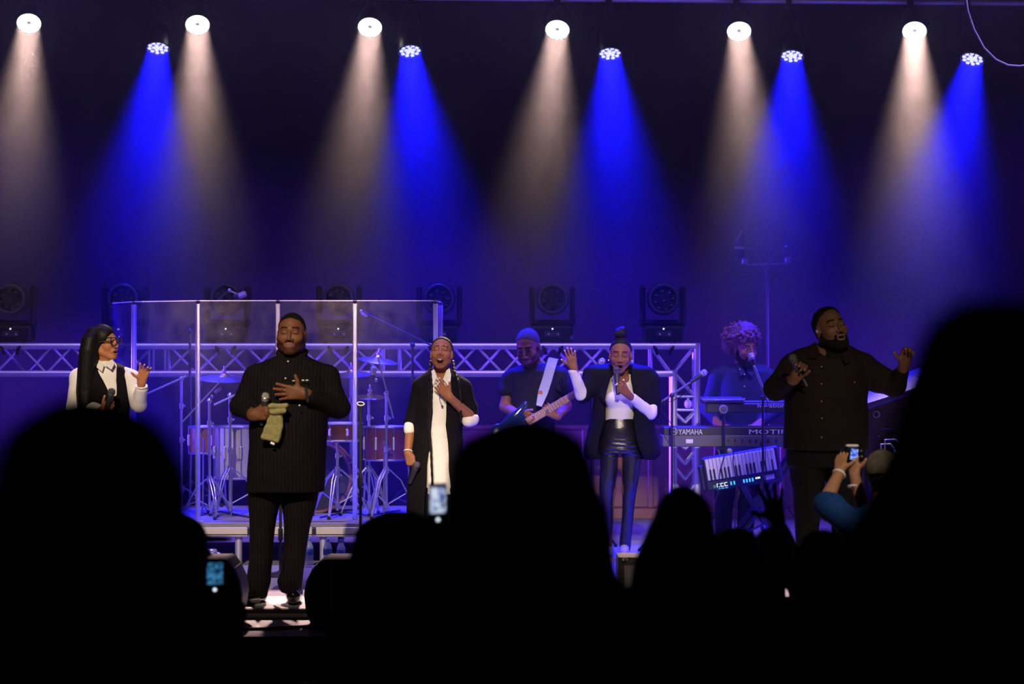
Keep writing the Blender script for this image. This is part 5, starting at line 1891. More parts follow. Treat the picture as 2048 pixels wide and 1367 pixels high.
for x in (860, 900):
    f = Field(p.pt(x, 1142, 0) - .2, p.pt(x, 1142, 0) + .2, 0.008)
    f.chain([p.pt(x, 1135, 0.05), p.pt(x, 1138, -0.12)], [.045, .035]); f.keep((0, 0, 0.001), (0, 0, 1))
    p.cloth('shoe', f, 'black_cloth', 0, smooth=1)
p.flap('collar', [(863, 742, -0.055), (868, 738, -0.06), (874, 752, -0.098), (866, 772, -0.112), (862, 758, -0.09)], 'white_cloth', 0.006)
p.flap('collar', [(899, 736, -0.055), (893, 740, -0.07), (886, 758, -0.105), (899, 775, -0.112), (902, 750, -0.085)], 'white_cloth', 0.006)
f = Field(eL - .12, eL + .12, 0.006); f.cap(p.pt(820, 851, 0.0), p.pt(819, 859, -0.005), 0.044, 0.043)
p.cloth('cuff', f, 'white_cloth', 0.003, 40, 3)
f = Field(eR - .14, eR + .14, 0.006); f.cap(p.pt(945, 838, -0.055), p.pt(936, 841, -0.075), 0.047, 0.046)
p.cloth('cuff', f, 'white_cloth', 0.004, 40, 4)
p.ring('bracelet', p.pt(816.5, 902, -0.055), (0.1, 0.5, 1), 0.030, 0.0045, 'white')
for x in (860, 905):
    p.ring('earring', p.pt(x, 724, 0.0), (0.6, 1, 0), 0.011, 0.002, 'steel')
MB().tube([p.pt(868, 765, -0.225), p.pt(873, 771, -0.225), p.pt(879, 763, -0.222)], 0.0036, 8).build('ring', 'white', p.root)
MB().tube([p.pt(880, 787, -0.13), p.pt(879, 797, -0.132), p.pt(882, 806, -0.135), p.pt(884, 812, -0.136)], 0.0022, 6).build('necklace', 'black_metal', p.root)
MB().ball(p.pt(884.5, 812, -0.137), 0.008, 10, 6).build('pendant', 'black_metal', p.root)
handheld_mic(p.pt(833, 930, -0.16), p.pt(820, 966, -0.10), 'dark microphone lowered at the side of the woman in white', dark=True, group='hand microphones')

# ------------------------------------------------------------------ 3. woman with glasses and long hair
p = Person('person', 'person with glasses and long straight black hair in a black vest, one open hand raised', 16.6, 212)
SK = (0.46, 0.185, 0.075)
H = p.head(208, 684, -0.02, 1.0, 62, 3, -3, SK, (212, 738, 0.02), neck_r=0.050, mouth=0.006, fem=True, eyes_open=True, lips=(0.5, 0.15, 0.14), jaw=0.96)
shirt = [(722, 196, 228, 0.01, 0.06), (733, 182, 240, 0.01, 0.085), (748, 168, 254, 0.0, 0.105), (780, 164, 256, 0.0, 0.12), (830, 172, 252, 0, 0.12), (880, 170, 256, 0, 0.12), (950, 165, 262, 0, 0.13)]
vest = [(724, 190, 234, 0.02, 0.07), (733, 170, 250, 0.01, 0.10), (742, 158, 260, 0.01, 0.115), (760, 158, 262, 0.0, 0.125), (800, 164, 260, 0.0, 0.135), (850, 166, 258, 0, 0.135), (900, 162, 264, 0, 0.14), (960, 158, 268, 0, 0.145)]
sL, eL, wL = p.pt(158, 755, 0.0), p.pt(150, 812, 0.0), p.pt(205, 822, -0.2)
sR, eR, wR = p.pt(262, 756, 0.0), p.pt(277, 808, -0.03), p.pt(283, 766, -0.17)
p.trunk(shirt, [([p.pt(195, 940), p.pt(195, 1050), p.pt(195, 1150)], [.1, .06, .045]), ([p.pt(235, 940), p.pt(236, 1050), p.pt(237, 1150)], [.1, .06, .045]), ([sL, eL, wL], [.045, .04, .026]), ([sR, eR], [.045, .04])])
p.hand(wR, (0.25, -0.25, 1), (-0.9, -0.3, 0.25), (0.1, -1, 0.3), eR * .25 + wR * .75, 0.030, L=0.178, curls=(14, 22, 26, 10), spread=1.6, thumb=(1.0, 0.35, 0.2), fat=0.95)
p.hand(wL, (0.6, -0.4, 0.5), (0.3, -0.5, 0.8), (0, 1, 0), eL * .25 + wL * .75, 0.030, L=0.175, curls=(60, 64, 66, 68), spread=0.4, thumb=(.6, .7, .4), fat=0.95)
p.finish()
f = p.field(140, 640, 232, 850, -0.22, 0.25, 0.0055)
H.e(f, (0, -0.020, 0.034), (0.083, 0.104, 0.091))
hr = [(655, 180, 212, 0.03, 0.12), (675, 166, 206, 0.01, 0.15), (700, 161, 203, 0.0, 0.155), (740, 157, 199, 0.0, 0.15), (780, 154, 199, 0.0, 0.14), (815, 156, 197, -0.01, 0.14), (845, 160, 194, -0.01, 0.13)]
f.loft(p.rows(hr), 0.02, p=2.4)
H.e(f, (0.02, 0.112, -0.035), (0.10, 0.075, 0.110), 0.008, True)
V, Q = f.mesh(2)
st = 0.0013 * np.sin((V[:, 0] * 1.0 + V[:, 1] * 0.8) * 520 + 0.8 * np.sin(V[:, 2] * 7))
V = V + normals(V, Q) * st[:, None]
link_mesh('hair', V, Q, 'hair_long', p.root)
f = p.field(135, 715, 300, 955, -0.30, 0.25, 0.0075)
f.loft(p.rows(shirt))
f.chain([p.pt(170, 747, 0.0), sL, eL, p.pt(195, 820, -0.16)], [.055, .060, .058, .045], 0.03)
f.chain([p.pt(250, 747, 0.0), sR, eR, p.pt(283, 778, -0.135)], [.052, .056, .055, .041], 0.03)
p.cloth('shirt', f, 'white_cloth', 0.006, 24, 7)
f = p.field(145, 715, 285, 965, -0.25, 0.25, 0.0075)
f.loft(p.rows(vest), p=2.2)
f.prism(p.poly([(197, 710), (228, 710), (231, 745), (233, 792), (222, 788), (210, 766), (196, 742)], -0.1), p.D - 0.3, p.D + 0.0, sub=True)
p.cloth('vest', f, 'black_cloth', 0.004, 20, 8)
f = p.field(140, 930, 300, 1165, -0.2, 0.2, 0.009)
f.chain([p.pt(195, 940), p.pt(194, 1050), p.pt(194, 1145)], [.115, .085, .07]); f.chain([p.pt(235, 940), p.pt(237, 1050), p.pt(238, 1145)], [.115, .085, .07], 0.02)
p.cloth('trousers', f, 'black_cloth', 0.005, 18, 9)
for x in (194, 238):
    f = Field(p.pt(x, 1148, 0) - .2, p.pt(x, 1148, 0) + .2, 0.008)
    f.chain([p.pt(x, 1142, 0.05), p.pt(x, 1145, -0.12)], [.045, .035]); f.keep((0, 0, 0.001), (0, 0, 1))
    p.cloth('shoe', f, 'black_cloth', 0, smooth=1)
p.flap('collar', [(195, 722, -0.045), (199, 720, -0.05), (208, 729, -0.11), (204, 743, -0.13), (194, 735, -0.10)], 'white_cloth', 0.006)
p.flap('collar', [(225, 716, -0.045), (221, 720, -0.06), (209, 729, -0.115), (222, 738, -0.13), (228, 727, -0.09)], 'white_cloth', 0.006)
p.ring('watch', p.pt(283, 772, -0.15), (0.05, -0.4, 1), 0.036, 0.007, 'white')
gl = MB()
for s_ in (-1, 1):
    gl.torus(H.pt(s_ * 0.035, 0.108, 0.002), 0.0285, 0.0040, H.f + 0.22 * s_ * H.r, 26, 6)
    gl.tube([H.pt(s_ * 0.060, 0.098, 0.006), H.pt(s_ * 0.078, 0.055, 0.006), H.pt(s_ * 0.080, -0.01, 0.002)], 0.0042, 6)
gl.tube([H.pt(-0.009, 0.108, 0.006), H.pt(0, 0.111, 0.009), H.pt(0.009, 0.108, 0.006)], 0.003, 6)
gl.build('glasses_frame', 'black_plastic', p.root)
handheld_mic(p.pt(223, 783, -0.26), p.pt(208, 838, -0.24), 'dark microphone held at the chest of the woman with glasses', dark=True, group='hand microphones')

# ------------------------------------------------------------------ 4. bassist
p = Person('person', 'person with cropped hair in a dark T-shirt looking down while playing a bass', 18.74, 1065)
SK = (0.19, 0.075, 0.048)
H = p.head(1056, 693, -0.04, 1.16, -18, -24, -3, SK, (1068, 748, 0.04), neck_r=0.066, jaw=1.02, brow=0.06, stubble=0.7)
tee = [(726, 1050, 1092, 0.03, 0.07), (733, 1036, 1108, 0.03, 0.10), (742, 1018, 1122, 0.02, 0.12), (765, 1016, 1122, 0.01, 0.14), (800, 1022, 1110, 0, 0.145), (860, 1022, 1108, 0, 0.15), (920, 1020, 1112, 0, 0.15)]
sL, eL, wL = p.pt(1016, 752, 0.02), p.pt(1010, 813, -0.02), p.pt(1036, 828, -0.22)
sR, eR, wR = p.pt(1122, 748, 0.02), p.pt(1132, 812, -0.05), p.pt(1114, 832, -0.26)
p.trunk(tee, [([p.pt(1045, 910), p.pt(1045, 1000), p.pt(1045, 1090)], [.11, .07, .05]), ([p.pt(1085, 910), p.pt(1085, 1000), p.pt(1085, 1090)], [.11, .07, .05])])
for a, b, c in ((p.pt(1020, 768, 0.01), eL, wL), (p.pt(1121, 766, 0.01), eR, wR)):
    f0 = Field(np.minimum.reduce([a, b, c]) - .09, np.maximum.reduce([a, b, c]) + .09, 0.006)
    f0.chain([a, b, c], [.050, .044, .031]); p.skin(*f0.mesh(1), SK)
p.hand(wL, (0.85, -0.2, -0.2), (0.1, -0.3, 1), (0, -0.2, -1), eL * .2 + wL * .8, 0.034, L=0.19, curls=(30, 34, 36, 38), spread=0.6, thumb=(0.5, 0.9, -0.2))
p.hand(wR, (-0.75, -0.25, 0.45), (0.35, 0.2, 0.9), (-0.3, 0.9, 0.1), eR * .2 + wR * .8, 0.034, L=0.19, curls=(48, 48, 50, 50), spread=0.9, thumb=(0.4, 0.7, 0.5))
p.finish()
p.short_hair('hair_grey', 0.003, slope=1.0, off=0.012, fold=0.001)
f = p.field(990, 718, 1155, 930, -0.25, 0.28, 0.008)
f.loft(p.rows(tee), p=2.2)
f.chain([p.pt(1038, 750, 0.02), p.pt(1022, 760, 0.02), p.pt(1014, 780, 0.0)], [.065, .070, .066], 0.02)
f.chain([p.pt(1104, 744, 0.02), p.pt(1119, 752, 0.02), p.pt(1127, 782, -0.02)], [.065, .072, .068], 0.02)
p.cloth('t_shirt', f, 'tee_dark', 0.007, 16, 10)
f = p.field(1000, 900, 1130, 1100, -0.2, 0.2, 0.009)
f.chain([p.pt(1045, 910), p.pt(1044, 1000), p.pt(1043, 1085)], [.125, .09, .075]); f.chain([p.pt(1085, 910), p.pt(1086, 1000), p.pt(1087, 1085)], [.125, .09, .075], 0.02)
p.cloth('trousers', f, 'black_cloth', 0.005, 18, 9)
for x in (1043, 1087):
    f = Field(p.pt(x, 1095, 0) - .22, p.pt(x, 1095, 0) + .22, 0.008)
    f.chain([p.pt(x, 1088, 0.05), p.pt(x, 1090, -0.14)], [.05, .04]); f.keep((0, 0, 0.001), (0, 0, 1))
    p.cloth('shoe', f, 'black_cloth', 0, smooth=1)
# bass guitar
bg = empty('bass_guitar', p.pt(1060, 845, -0.25), 'dark blue glossy bass guitar with a pale fretboard and wide strap', 'guitar')
nd = unit(p.pt(1148, 789, -0.27) - p.pt(1066, 838, -0.27))
nu = unit(np.cross(nd, [0, 1.0, 0])); nu = nu if nu[2] > 0 else -nu
n0 = p.pt(1068, 836, -0.275)
f = p.field(985, 790, 1110, 905, -0.36, -0.18, 0.006)
bo = n0 - nd * 0.17
for (u, v, r) in ((0.02, 0.02, 0.105), (-0.13, -0.01, 0.125), (-0.22, -0.02, 0.11)):
    c = bo + nd * u + nu * v
    f.ell(c, (r, 0.026, r), None, 0.03)
f.cap(bo + nd * 0.05 + nu * 0.085, bo + nd * 0.17 + nu * 0.125, 0.034, 0.022, 0.03, ((0, 1, 0), 0.7))
f.cap(bo + nd * 0.03 - nu * 0.085, bo + nd * 0.11 - nu * 0.115, 0.034, 0.022, 0.03, ((0, 1, 0), 0.7))
V, Q = f.mesh(2)
link_mesh('body', V, Q, 'guitar_blue', bg)
na, nb = n0 - nd * 0.06, n0 + nd * 0.62
Rg = np.array([nd, [0, 1, 0], nu]).T
MB().slab([na - nu * 0.031, nb - nu * 0.021, nb + nu * 0.021, na + nu * 0.031], (0, 1, 0), 0.022).build('neck', 'fretboard', bg, smooth=False)
fb = MB().slab([na - nu * 0.031 + (0, -0.015, 0), nb - nu * 0.021 + (0, -0.015, 0), nb + nu * 0.021 + (0, -0.015, 0), na + nu * 0.031 + (0, -0.015, 0)], (0, 1, 0), 0.008).build('fretboard', 'fretboard', bg, smooth=False)
pos = 0.0
for i in range(20):
    q = 0.66 * (2 ** (-(i) / 12.0)) - 0.04
    c = na + nd * (0.68 - (0.86 - 0.86 * 2 ** (-(i + 1) / 12.0)))
    if np.dot(c - na, nd) < 0.02:
        break
    w_ = 0.021 + (0.031 - 0.021) * (1 - np.dot(c - na, nd) / 0.68)
    MB().tube([c - nu * w_ + (0, -0.020, 0), c + nu * w_ + (0, -0.020, 0)], 0.0016, 6).build('fret', 'steel', bg)
for j in range(4):
    o_ = (j - 1.5)
    MB().tube([bo - nd * 0.18 + nu * o_ * 0.017 + (0, -0.035, 0), na + nu * o_ * 0.016 + (0, -0.026, 0), nb + nu * o_ * 0.010 + (0, -0.024, 0)], 0.0013, 6).build('string', 'steel', bg)
MB().slab([nb - nu * 0.022, nb + nd * 0.05 - nu * 0.045, nb + nd * 0.18 - nu * 0.035, nb + nd * 0.20 + nu * 0.02, nb + nd * 0.04 + nu * 0.040, nb + nu * 0.022], (0, 1, 0), 0.018).build('headstock', 'guitar_blue', bg, smooth=False)
MB().box(bo - nd * 0.17 + (0, -0.034, 0), (0.05, 0.012, 0.085), R=Rg, bev=0.003).build('bridge', 'steel', bg)
MB().box(bo - nd * 0.03 + (0, -0.030, 0), (0.035, 0.012, 0.09), R=Rg, bev=0.004).build('pickup', 'black_plastic', bg)
# strap over the shoulder
sp = [(1108, 717, 0.10), (1106, 719, -0.02), (1101, 735, -0.13), (1094, 760, -0.168), (1086, 785, -0.18), (1078, 812, -0.235)]
S3 = [p.pt(*q) for q in sp]
V, F = [], []
for i, c in enumerate(S3):
    d = unit(S3[min(i + 1, len(S3) - 1)] - S3[max(i - 1, 0)])
    sd = unit(np.cross(d, [0.0, -1.0, 0.35])) * 0.037 * (1.0 if i < 5 else 0.6)
    o_ = np.array([0, -0.006, 0.004])
    V += [c - sd, c + sd, c + sd + o_, c - sd + o_]
for i in range(len(S3) - 1):
    for j in range(4):
        k = (j + 1) % 4
        F.append((i * 4 + j, i * 4 + k, i * 4 + 4 + k, i * 4 + 4 + j))
F += [(3, 2, 1, 0), tuple(len(V) - 4 + j for j in range(4))]
mb = MB(); mb.add(V, F)
mb.build('strap', 'strap', bg)
M['strap_badge'] = mat('strap_badge', (0.35, 0.05, 0.06), 0.5)
MB().lathe([(0.018, 0.0), (0.018, 0.004)], p.pt(1081, 785, -0.190), (0, -1, 0.1), 18).build('strap_badge', 'strap_badge', bg)

# ------------------------------------------------------------------ 5. woman in blazer
p = Person('person', 'person with a top bun in a wide black blazer and leather trousers, singing', 18.25, 1235)
SK = (0.23, 0.088, 0.042)
H = p.head(1241, 709, -0.03, 1.06, -4, -6, 2, SK, (1243, 760, 0.03), neck_r=0.052, mouth=0.012, fem=True, jaw=0.97, lips=(0.4, 0.12, 0.12))
top = [(748, 1228, 1262, 0.02, 0.06), (758, 1220, 1268, 0.01, 0.08), (780, 1212, 1272, 0, 0.10), (800, 1209, 1273, -0.01, 0.115), (815, 1212, 1270, 0, 0.105), (841, 1210, 1267, 0, 0.10)]
blaz = [(727, 1215, 1270, 0.04, 0.07), (731, 1190, 1292, 0.03, 0.09), (737, 1174, 1308, 0.02, 0.11), (748, 1172, 1311, 0.02, 0.125), (790, 1188, 1312, 0.01, 0.145), (840, 1182, 1306, 0.01, 0.15), (880, 1170, 1316, 0.02, 0.16), (905, 1166, 1322, 0.02, 0.165), (918, 1172, 1312, 0.02, 0.16)]
sL, eL, wL = p.pt(1184, 748, 0.0), p.pt(1164, 790, -0.06), p.pt(1148, 738, -0.16)
sR, eR, wR = p.pt(1300, 752, 0.0), p.pt(1300, 826, -0.06), p.pt(1256, 788, -0.225)
pants = [(836, 1210, 1267, 0, .10), (855, 1206, 1271, 0.0, .115), (880, 1200, 1278, 0.01, .125), (905, 1198, 1284, 0.01, .125)]
pL = [(890, 1199, 1242, 0.01, .11), (915, 1199, 1238, 0.01, .10), (960, 1199, 1233, 0.0, .085), (1000, 1200, 1228, 0, .065), (1050, 1203, 1226, 0.01, .055), (1100, 1206, 1224, .02, .045)]
pR = [(890, 1238, 1284, 0.01, .11), (915, 1241, 1283, 0.01, .10), (960, 1244, 1277, 0.0, .085), (1000, 1244, 1270, 0, .065), (1050, 1242, 1266, 0.01, .055), (1090, 1238, 1262, .02, .05), (1102, 1240, 1260, .02, .045)]
p.trunk(top, [([p.pt(1224, 890), p.pt(1218, 980), p.pt(1216, 1095)], [.07, .045, .03]), ([p.pt(1256, 890), p.pt(1257, 980), p.pt(1250, 1095)], [.07, .045, .03]), ([sL, eL], [.04, .036]), ([sR, eR], [.04, .036])])
p.hand(wL, (-0.22, -0.1, 1), (-1, -0.1, 0.0), (0.2, 1, -0.1), eL * .3 + wL * .7, 0.029, L=0.185, curls=(16, 12, 10, 4), spread=0.9, thumb=(0.8, 0.75, 0.05), fat=0.92, nails=(0.75, 0.55, 0.48))
p.hand(wR, (-0.68, -0.42, 0.60), (0.45, 0.1, 0.88), (-0.35, 0.9, 0.05), eR * .3 + wR * .7, 0.029, L=0.178, curls=(52, 56, 60, 62), spread=0.5, thumb=(0.6, 0.7, 0.35), fat=0.92, nails=(0.8, 0.7, 0.7))
p.finish()
p.short_hair('hair_black', 0.006, slope=1.1, off=0.020, fold=0.001, fscale=220)
f = p.field(1222, 645, 1262, 692, -0.1, 0.12, 0.004)
c = p.pt(1241, 667, 0.0)
f.ell(c, (0.050, 0.048, 0.043)); f.ell(c + (0.012, 0, 0.028), (0.036, 0.04, 0.028), None, 0.01); f.cap(c - (0, 0, 0.03), c - (0, 0, 0.075), 0.030, 0.042, 0.01)
V, Q = f.mesh(1); V = folded(V, Q, 0.007, 75, 12, 3)
link_mesh('hair_bun', V, Q, 'hair_black', p.root)
f = p.field(1130, 742, 1325, 846, -0.32, 0.2, 0.0065)
f.loft(p.rows(top))
for x in (1226, 1256):
    f.ell(p.pt(x, 797, -0.075), (0.058, 0.052, 0.055), None, 0.03)
f.chain([p.pt(1172, 783, -0.03), eL, p.pt(1147, 742, -0.15)], [.050, .047, .036], 0.02)
f.chain([p.pt(1303, 815, -0.04), eR, p.pt(1266, 796, -0.185)], [.050, .047, .036], 0.02)
f.prism(p.poly([(1226, 735), (1262, 735), (1258, 762), (1249, 768), (1232, 764)], -0.1), p.D - 0.3, p.D + 0.0, sub=True)
V, Q = f.mesh(2)
V = folded(V, Q, 0.003, 60, 13)
link_mesh('top', V, Q, 'white_cloth', p.root)
f = p.field(1145, 722, 1335, 925, -0.3, 0.28, 0.0075)
f.loft(p.rows(blaz), p=2.5)
f.chain([p.pt(1190, 745, 0.0), sL, p.pt(1176, 775, -0.02), p.pt(1166, 790, -0.045)], [.055, .060, .062, .062], 0.03)
f.chain([p.pt(1292, 747, 0.0), p.pt(1302, 760, 0.0), p.pt(1306, 800, -0.01), p.pt(1306, 822, -0.02)], [.055, .060, .058, .058], 0.03)
f.prism(p.poly([(1222, 715), (1262, 715), (1263, 757), (1274, 785), (1267, 840), (1273, 880), (1292, 930), (1193, 930), (1199, 880), (1209, 840), (1206, 800), (1220, 752)], -0.12), p.D - 0.4, p.D + 0.02, sub=True)
p.cloth('blazer', f, 'blazer', 0.004, 18, 14)
f = p.field(1185, 828, 1298, 1110, -0.22, 0.22, 0.007)
f.loft(p.rows(pants), p=2.2).loft(p.rows(pL), 0.01).loft(p.rows(pR), 0.01)
V, Q = f.mesh(2)
V = folded(V, Q, 0.0045, 26, 15)
zz_ = (V[:, 2] - p.pt(1235, 895)[2]) / 0.06
V = V + normals(V, Q) * (0.004 * np.sin(V[:, 2] * 190 + 14 * V[:, 0]) * np.exp(-zz_ ** 2))[:, None]
link_mesh('trousers', V, Q, 'leather', p.root)
p.flap('lapel', [(1221, 748, -0.10), (1212, 762, -0.13), (1199, 790, -0.150), (1207, 805, -0.152), (1213, 775, -0.13)], 'blazer', 0.008)
p.flap('lapel', [(1263, 750, -0.10), (1273, 765, -0.13), (1286, 790, -0.150), (1272, 800, -0.150), (1268, 776, -0.13)], 'blazer', 0.008)
for x, dd in ((1217, 0.0), (1249, -0.06)):
    f = Field(p.pt(x, 1100, dd) - .22, p.pt(x, 1100, dd) + .22, 0.006)
    f.chain([p.pt(x, 1096, dd + 0.05), p.pt(x, 1103, dd - 0.06), p.pt(x, 1108, dd - 0.14)], [.034, .032, .020], 0.02)
    f.cap(p.pt(x, 1100, dd + 0.06), p.pt(x, 1113, dd + 0.06), 0.012, 0.007, 0.01)
    f.keep((0, 0, 0.001), (0, 0, 1))
    p.cloth('shoe', f, 'shoe_pale', 0, smooth=1)
for s_ in (-1, 1):
    MB().ball(H.pt(s_ * 0.083, -0.004, -0.043), 0.006, 8, 6).build('earring', 'white', p.root)
p.ring('ring', p.pt(1233, 768, -0.275), (-0.7, -0.2, 0.6), 0.0105, 0.003, 'white')
handheld_mic(p.pt(1233, 740, -0.205), p.pt(1236, 789, -0.255), 'dark microphone at the mouth of the woman in the blazer', dark=True, group='hand microphones', r=0.028)

# ------------------------------------------------------------------ 6. keyboard player
p = Person('person', 'person with big curly hair and beard in a navy shirt playing the keyboards', 19.6, 1485)
SK = (0.34, 0.13, 0.08)
H = p.head(1490, 697, -0.05, 1.10, 26, -6, 3, SK, (1486, 748, 0.04), neck_r=0.064, eyes_open=True, brow=0.05)
shirt = [(724, 1472, 1508, 0.03, 0.07), (731, 1456, 1522, 0.03, 0.09), (742, 1440, 1536, 0.02, 0.115), (765, 1432, 1540, 0.02, 0.13), (810, 1434, 1538, 0.01, 0.14), (870, 1440, 1534, 0, 0.14), (920, 1440, 1532, 0, 0.14)]
sL, eL, wL = p.pt(1434, 756, 0.02), p.pt(1416, 815, 0.0), p.pt(1434, 846, -0.22)
sR, eR, wR = p.pt(1540, 758, 0.02), p.pt(1556, 815, 0.0), p.pt(1518, 846, -0.22)
p.trunk(shirt, [([p.pt(1456, 910), p.pt(1448, 990), p.pt(1446, 1070)], [.10, .07, .05]), ([p.pt(1512, 910), p.pt(1492, 990), p.pt(1490, 1070)], [.10, .07, .05])])
p.hand(wL, (0.5, -0.7, -0.25), (0.8, 0.4, 0.1), (0, -0.2, -1), eL * .2 + wL * .8, 0.033, L=0.19, curls=(22, 24, 24, 26), spread=1.1, thumb=(0.8, 0.5, 0.2))
p.hand(wR, (-0.35, -0.8, -0.25), (-0.8, 0.3, 0.1), (0, -0.2, -1), eR * .2 + wR * .8, 0.033, L=0.19, curls=(22, 24, 24, 26), spread=1.1, thumb=(0.8, 0.5, 0.2))
p.finish()
p.beard('hair_short', 0.006, True)
# curly hair: a core with many curls on it
f = p.field(1425, 630, 1535, 735, -0.22, 0.25, 0.006)
hc = p.pt(1482, 675, 0.0)
f.ell(hc, (0.130, 0.14, 0.100)); f.ell(p.pt(1460, 690, 0.03), (0.07, 0.1, 0.08), None, 0.03); f.ell(p.pt(1488, 660, -0.02), (0.10, 0.11, 0.07), None, 0.03)
H.e(f, (0.0, 0.085, -0.045), (0.075, 0.075, 0.085), 0.01, True)
rc = np.random.default_rng(3)
for i in range(620):
    d = unit(rc.normal(size=3) * np.array([1, 1, 0.9]))
    if d[2] < -0.35 and d[1] < 0.2:
        continue
    c = hc + d * np.array([0.150, 0.155, 0.122]) * rc.uniform(0.84, 1.10)
    if c[2] < H.pt(0, 0, 0.03)[2] and c[1] < p.D - 0.02 and c[0] > H.o[0] - 0.06 and c[0] < H.o[0] + 0.09:
        continue
    r = rc.uniform(0.007, 0.014)
    f.ell(c, (r, r, r * 1.2), None, 0.004)
V, Q = f.mesh(1)
V = folded(V, Q, 0.004, 190, 17, 2)
link_mesh('hair', V, Q, 'hair_curl', p.root)
f = p.field(1398, 718, 1575, 930, -0.3, 0.28, 0.008)
f.loft(p.rows(shirt), p=2.2)
f.chain([p.pt(1448, 745, 0.02), sL, eL, p.pt(1430, 842, -0.17)], [.064, .070, .062, .046], 0.03)
f.chain([p.pt(1526, 745, 0.02), sR, eR, p.pt(1524, 842, -0.17)], [.064, .070, .062, .046], 0.03)
p.cloth('shirt', f, 'navy', 0.007, 17, 18)
p.flap('collar', [(1472, 728, -0.05), (1478, 724, -0.06), (1490, 742, -0.12), (1482, 752, -0.13)], 'navy', 0.007)
p.flap('collar', [(1508, 728, -0.05), (1502, 724, -0.06), (1492, 742, -0.12), (1504, 752, -0.13)], 'navy', 0.007)
p.buttons([(1480, 738, -0.128), (1489, 748, -0.140), (1489, 772, -0.150), (1489, 797, -0.155)], 'button', 0.006)
f = p.field(1405, 900, 1545, 1090, -0.2, 0.22, 0.009)
f.chain([p.pt(1458, 912), p.pt(1449, 990), p.pt(1446, 1068)], [.115, .08, .065]); f.chain([p.pt(1510, 912), p.pt(1494, 990), p.pt(1490, 1068)], [.115, .08, .065], 0.02)
p.cloth('trousers', f, 'black_cloth', 0.005, 18, 19)
for x in (1446, 1490):
    f = Field(p.pt(x, 1075, 0) - .22, p.pt(x, 1075, 0) + .22, 0.008)
    f.chain([p.pt(x, 1070, 0.05), p.pt(x, 1072, -0.14)], [.05, .04]); f.keep((0, 0, 0.001), (0, 0, 1))
    p.cloth('shoe', f, 'black_cloth', 0, smooth=1)

# ------------------------------------------------------------------ 7. bearded man with arms out
p = Person('person', 'person with a full beard in a dark overshirt, arms spread, microphone in one hand', 15.35, 1650)
SK = (0.13, 0.055, 0.032)
H = p.head(1661, 656, -0.04, 1.16, 20, 12, -9, SK, (1662, 712, 0.02), neck_r=0.082, mouth=0.005, jaw=1.14, cheeks=1.1, brow=0.07)
shirt = [(688, 1628, 1692, 0.04, 0.09), (695, 1608, 1708, 0.03, 0.11), (704, 1588, 1722, 0.02, 0.135), (720, 1574, 1736, 0.01, 0.16), (750, 1570, 1738, 0, 0.185), (800, 1569, 1734, -0.02, 0.21), (850, 1568, 1736, -0.03, 0.22), (897, 1568, 1736, -0.02, 0.22)]
sL, eL, wL = p.pt(1582, 725, 0.0), p.pt(1545, 780, -0.06), p.pt(1590, 757, -0.27)
sR, eR, wR = p.pt(1730, 724, 0.0), p.pt(1788, 768, -0.02), p.pt(1808, 732, -0.17)
pants = [(890, 1572, 1730, -0.01, 0.20), (930, 1574, 1728, 0, 0.19)]
pL = [(915, 1576, 1652, 0, .16), (980, 1586, 1648, 0, .13), (1050, 1590, 1638, 0, .11), (1120, 1591, 1634, 0, .10), (1180, 1592, 1632, 0, .09)]
pR = [(915, 1648, 1728, 0, .16), (980, 1655, 1722, 0, .13), (1050, 1662, 1712, 0, .11), (1120, 1664, 1708, 0, .10), (1180, 1666, 1706, 0, .09)]
p.trunk(shirt, [([p.pt(1614, 930), p.pt(1614, 1060), p.pt(1612, 1175)], [.09, .05, .035]), ([p.pt(1688, 930), p.pt(1688, 1060), p.pt(1686, 1175)], [.09, .05, .035]), ([p.pt(1588, 740), p.pt(1552, 778, -0.06), wL], [.05, .04, .03]), ([p.pt(1722, 738), p.pt(1758, 756), eR, wR], [.05, .045, .04, .03])])
p.hand(wL, (0.35, -0.35, 0.85), (0.85, -0.3, 0.25), (0.1, -0.2, -0.1), eL * .25 + wL * .75, 0.036, L=0.195, curls=(50, 58, 44, 40), spread=0.7, thumb=(0.5, 0.8, 0.6), fat=1.1)
p.hand(wR, (0.18, -0.25, 1), (-0.9, -0.2, 0.2), (0.2, -1, 0.1), eR * .25 + wR * .75, 0.036, L=0.19, curls=(35, 40, 42, 44), spread=1.2, thumb=(1.0, 0.55, 0.1), fat=1.1)
p.finish()
p.short_hair('hair_short', 0.007, slope=1.2, off=0.036, fold=0.006, fscale=110)
p.beard('hair_short', 0.011, True)
f = p.field(1520, 680, 1835, 905, -0.36, 0.30, 0.008)
f.loft(p.rows(shirt), p=2.2)
f.chain([p.pt(1604, 724, 0.01), p.pt(1586, 736, 0.0), p.pt(1550, 778, -0.06), p.pt(1580, 764, -0.215)], [.080, .085, .070, .048], 0.03)
f.chain([p.pt(1708, 724, 0.01), p.pt(1726, 734, 0.0), p.pt(1758, 756, 0.0), eR, p.pt(1803, 744, -0.13)], [.080, .088, .084, .070, .046], 0.03)
f.prism(p.poly([(1634, 676), (1690, 676), (1688, 706), (1670, 714), (1652, 712), (1636, 704)], -0.1), p.D - 0.35, p.D + 0.0, sub=True)
p.cloth('overshirt', f, 'brown_black', 0.009, 15, 21, octaves=3)
f = p.field(1615, 685, 1710, 760, -0.2, 0.15, 0.008)
f.loft(p.rows([(694, 1634, 1692, 0.02, 0.098), (703, 1630, 1696, 0.015, 0.118), (712, 1626, 1700, 0.01, 0.138), (755, 1620, 1704, 0.0, 0.165)]))
p.cloth('t_shirt', f, 'black_cloth', 0.002, 20, 2)
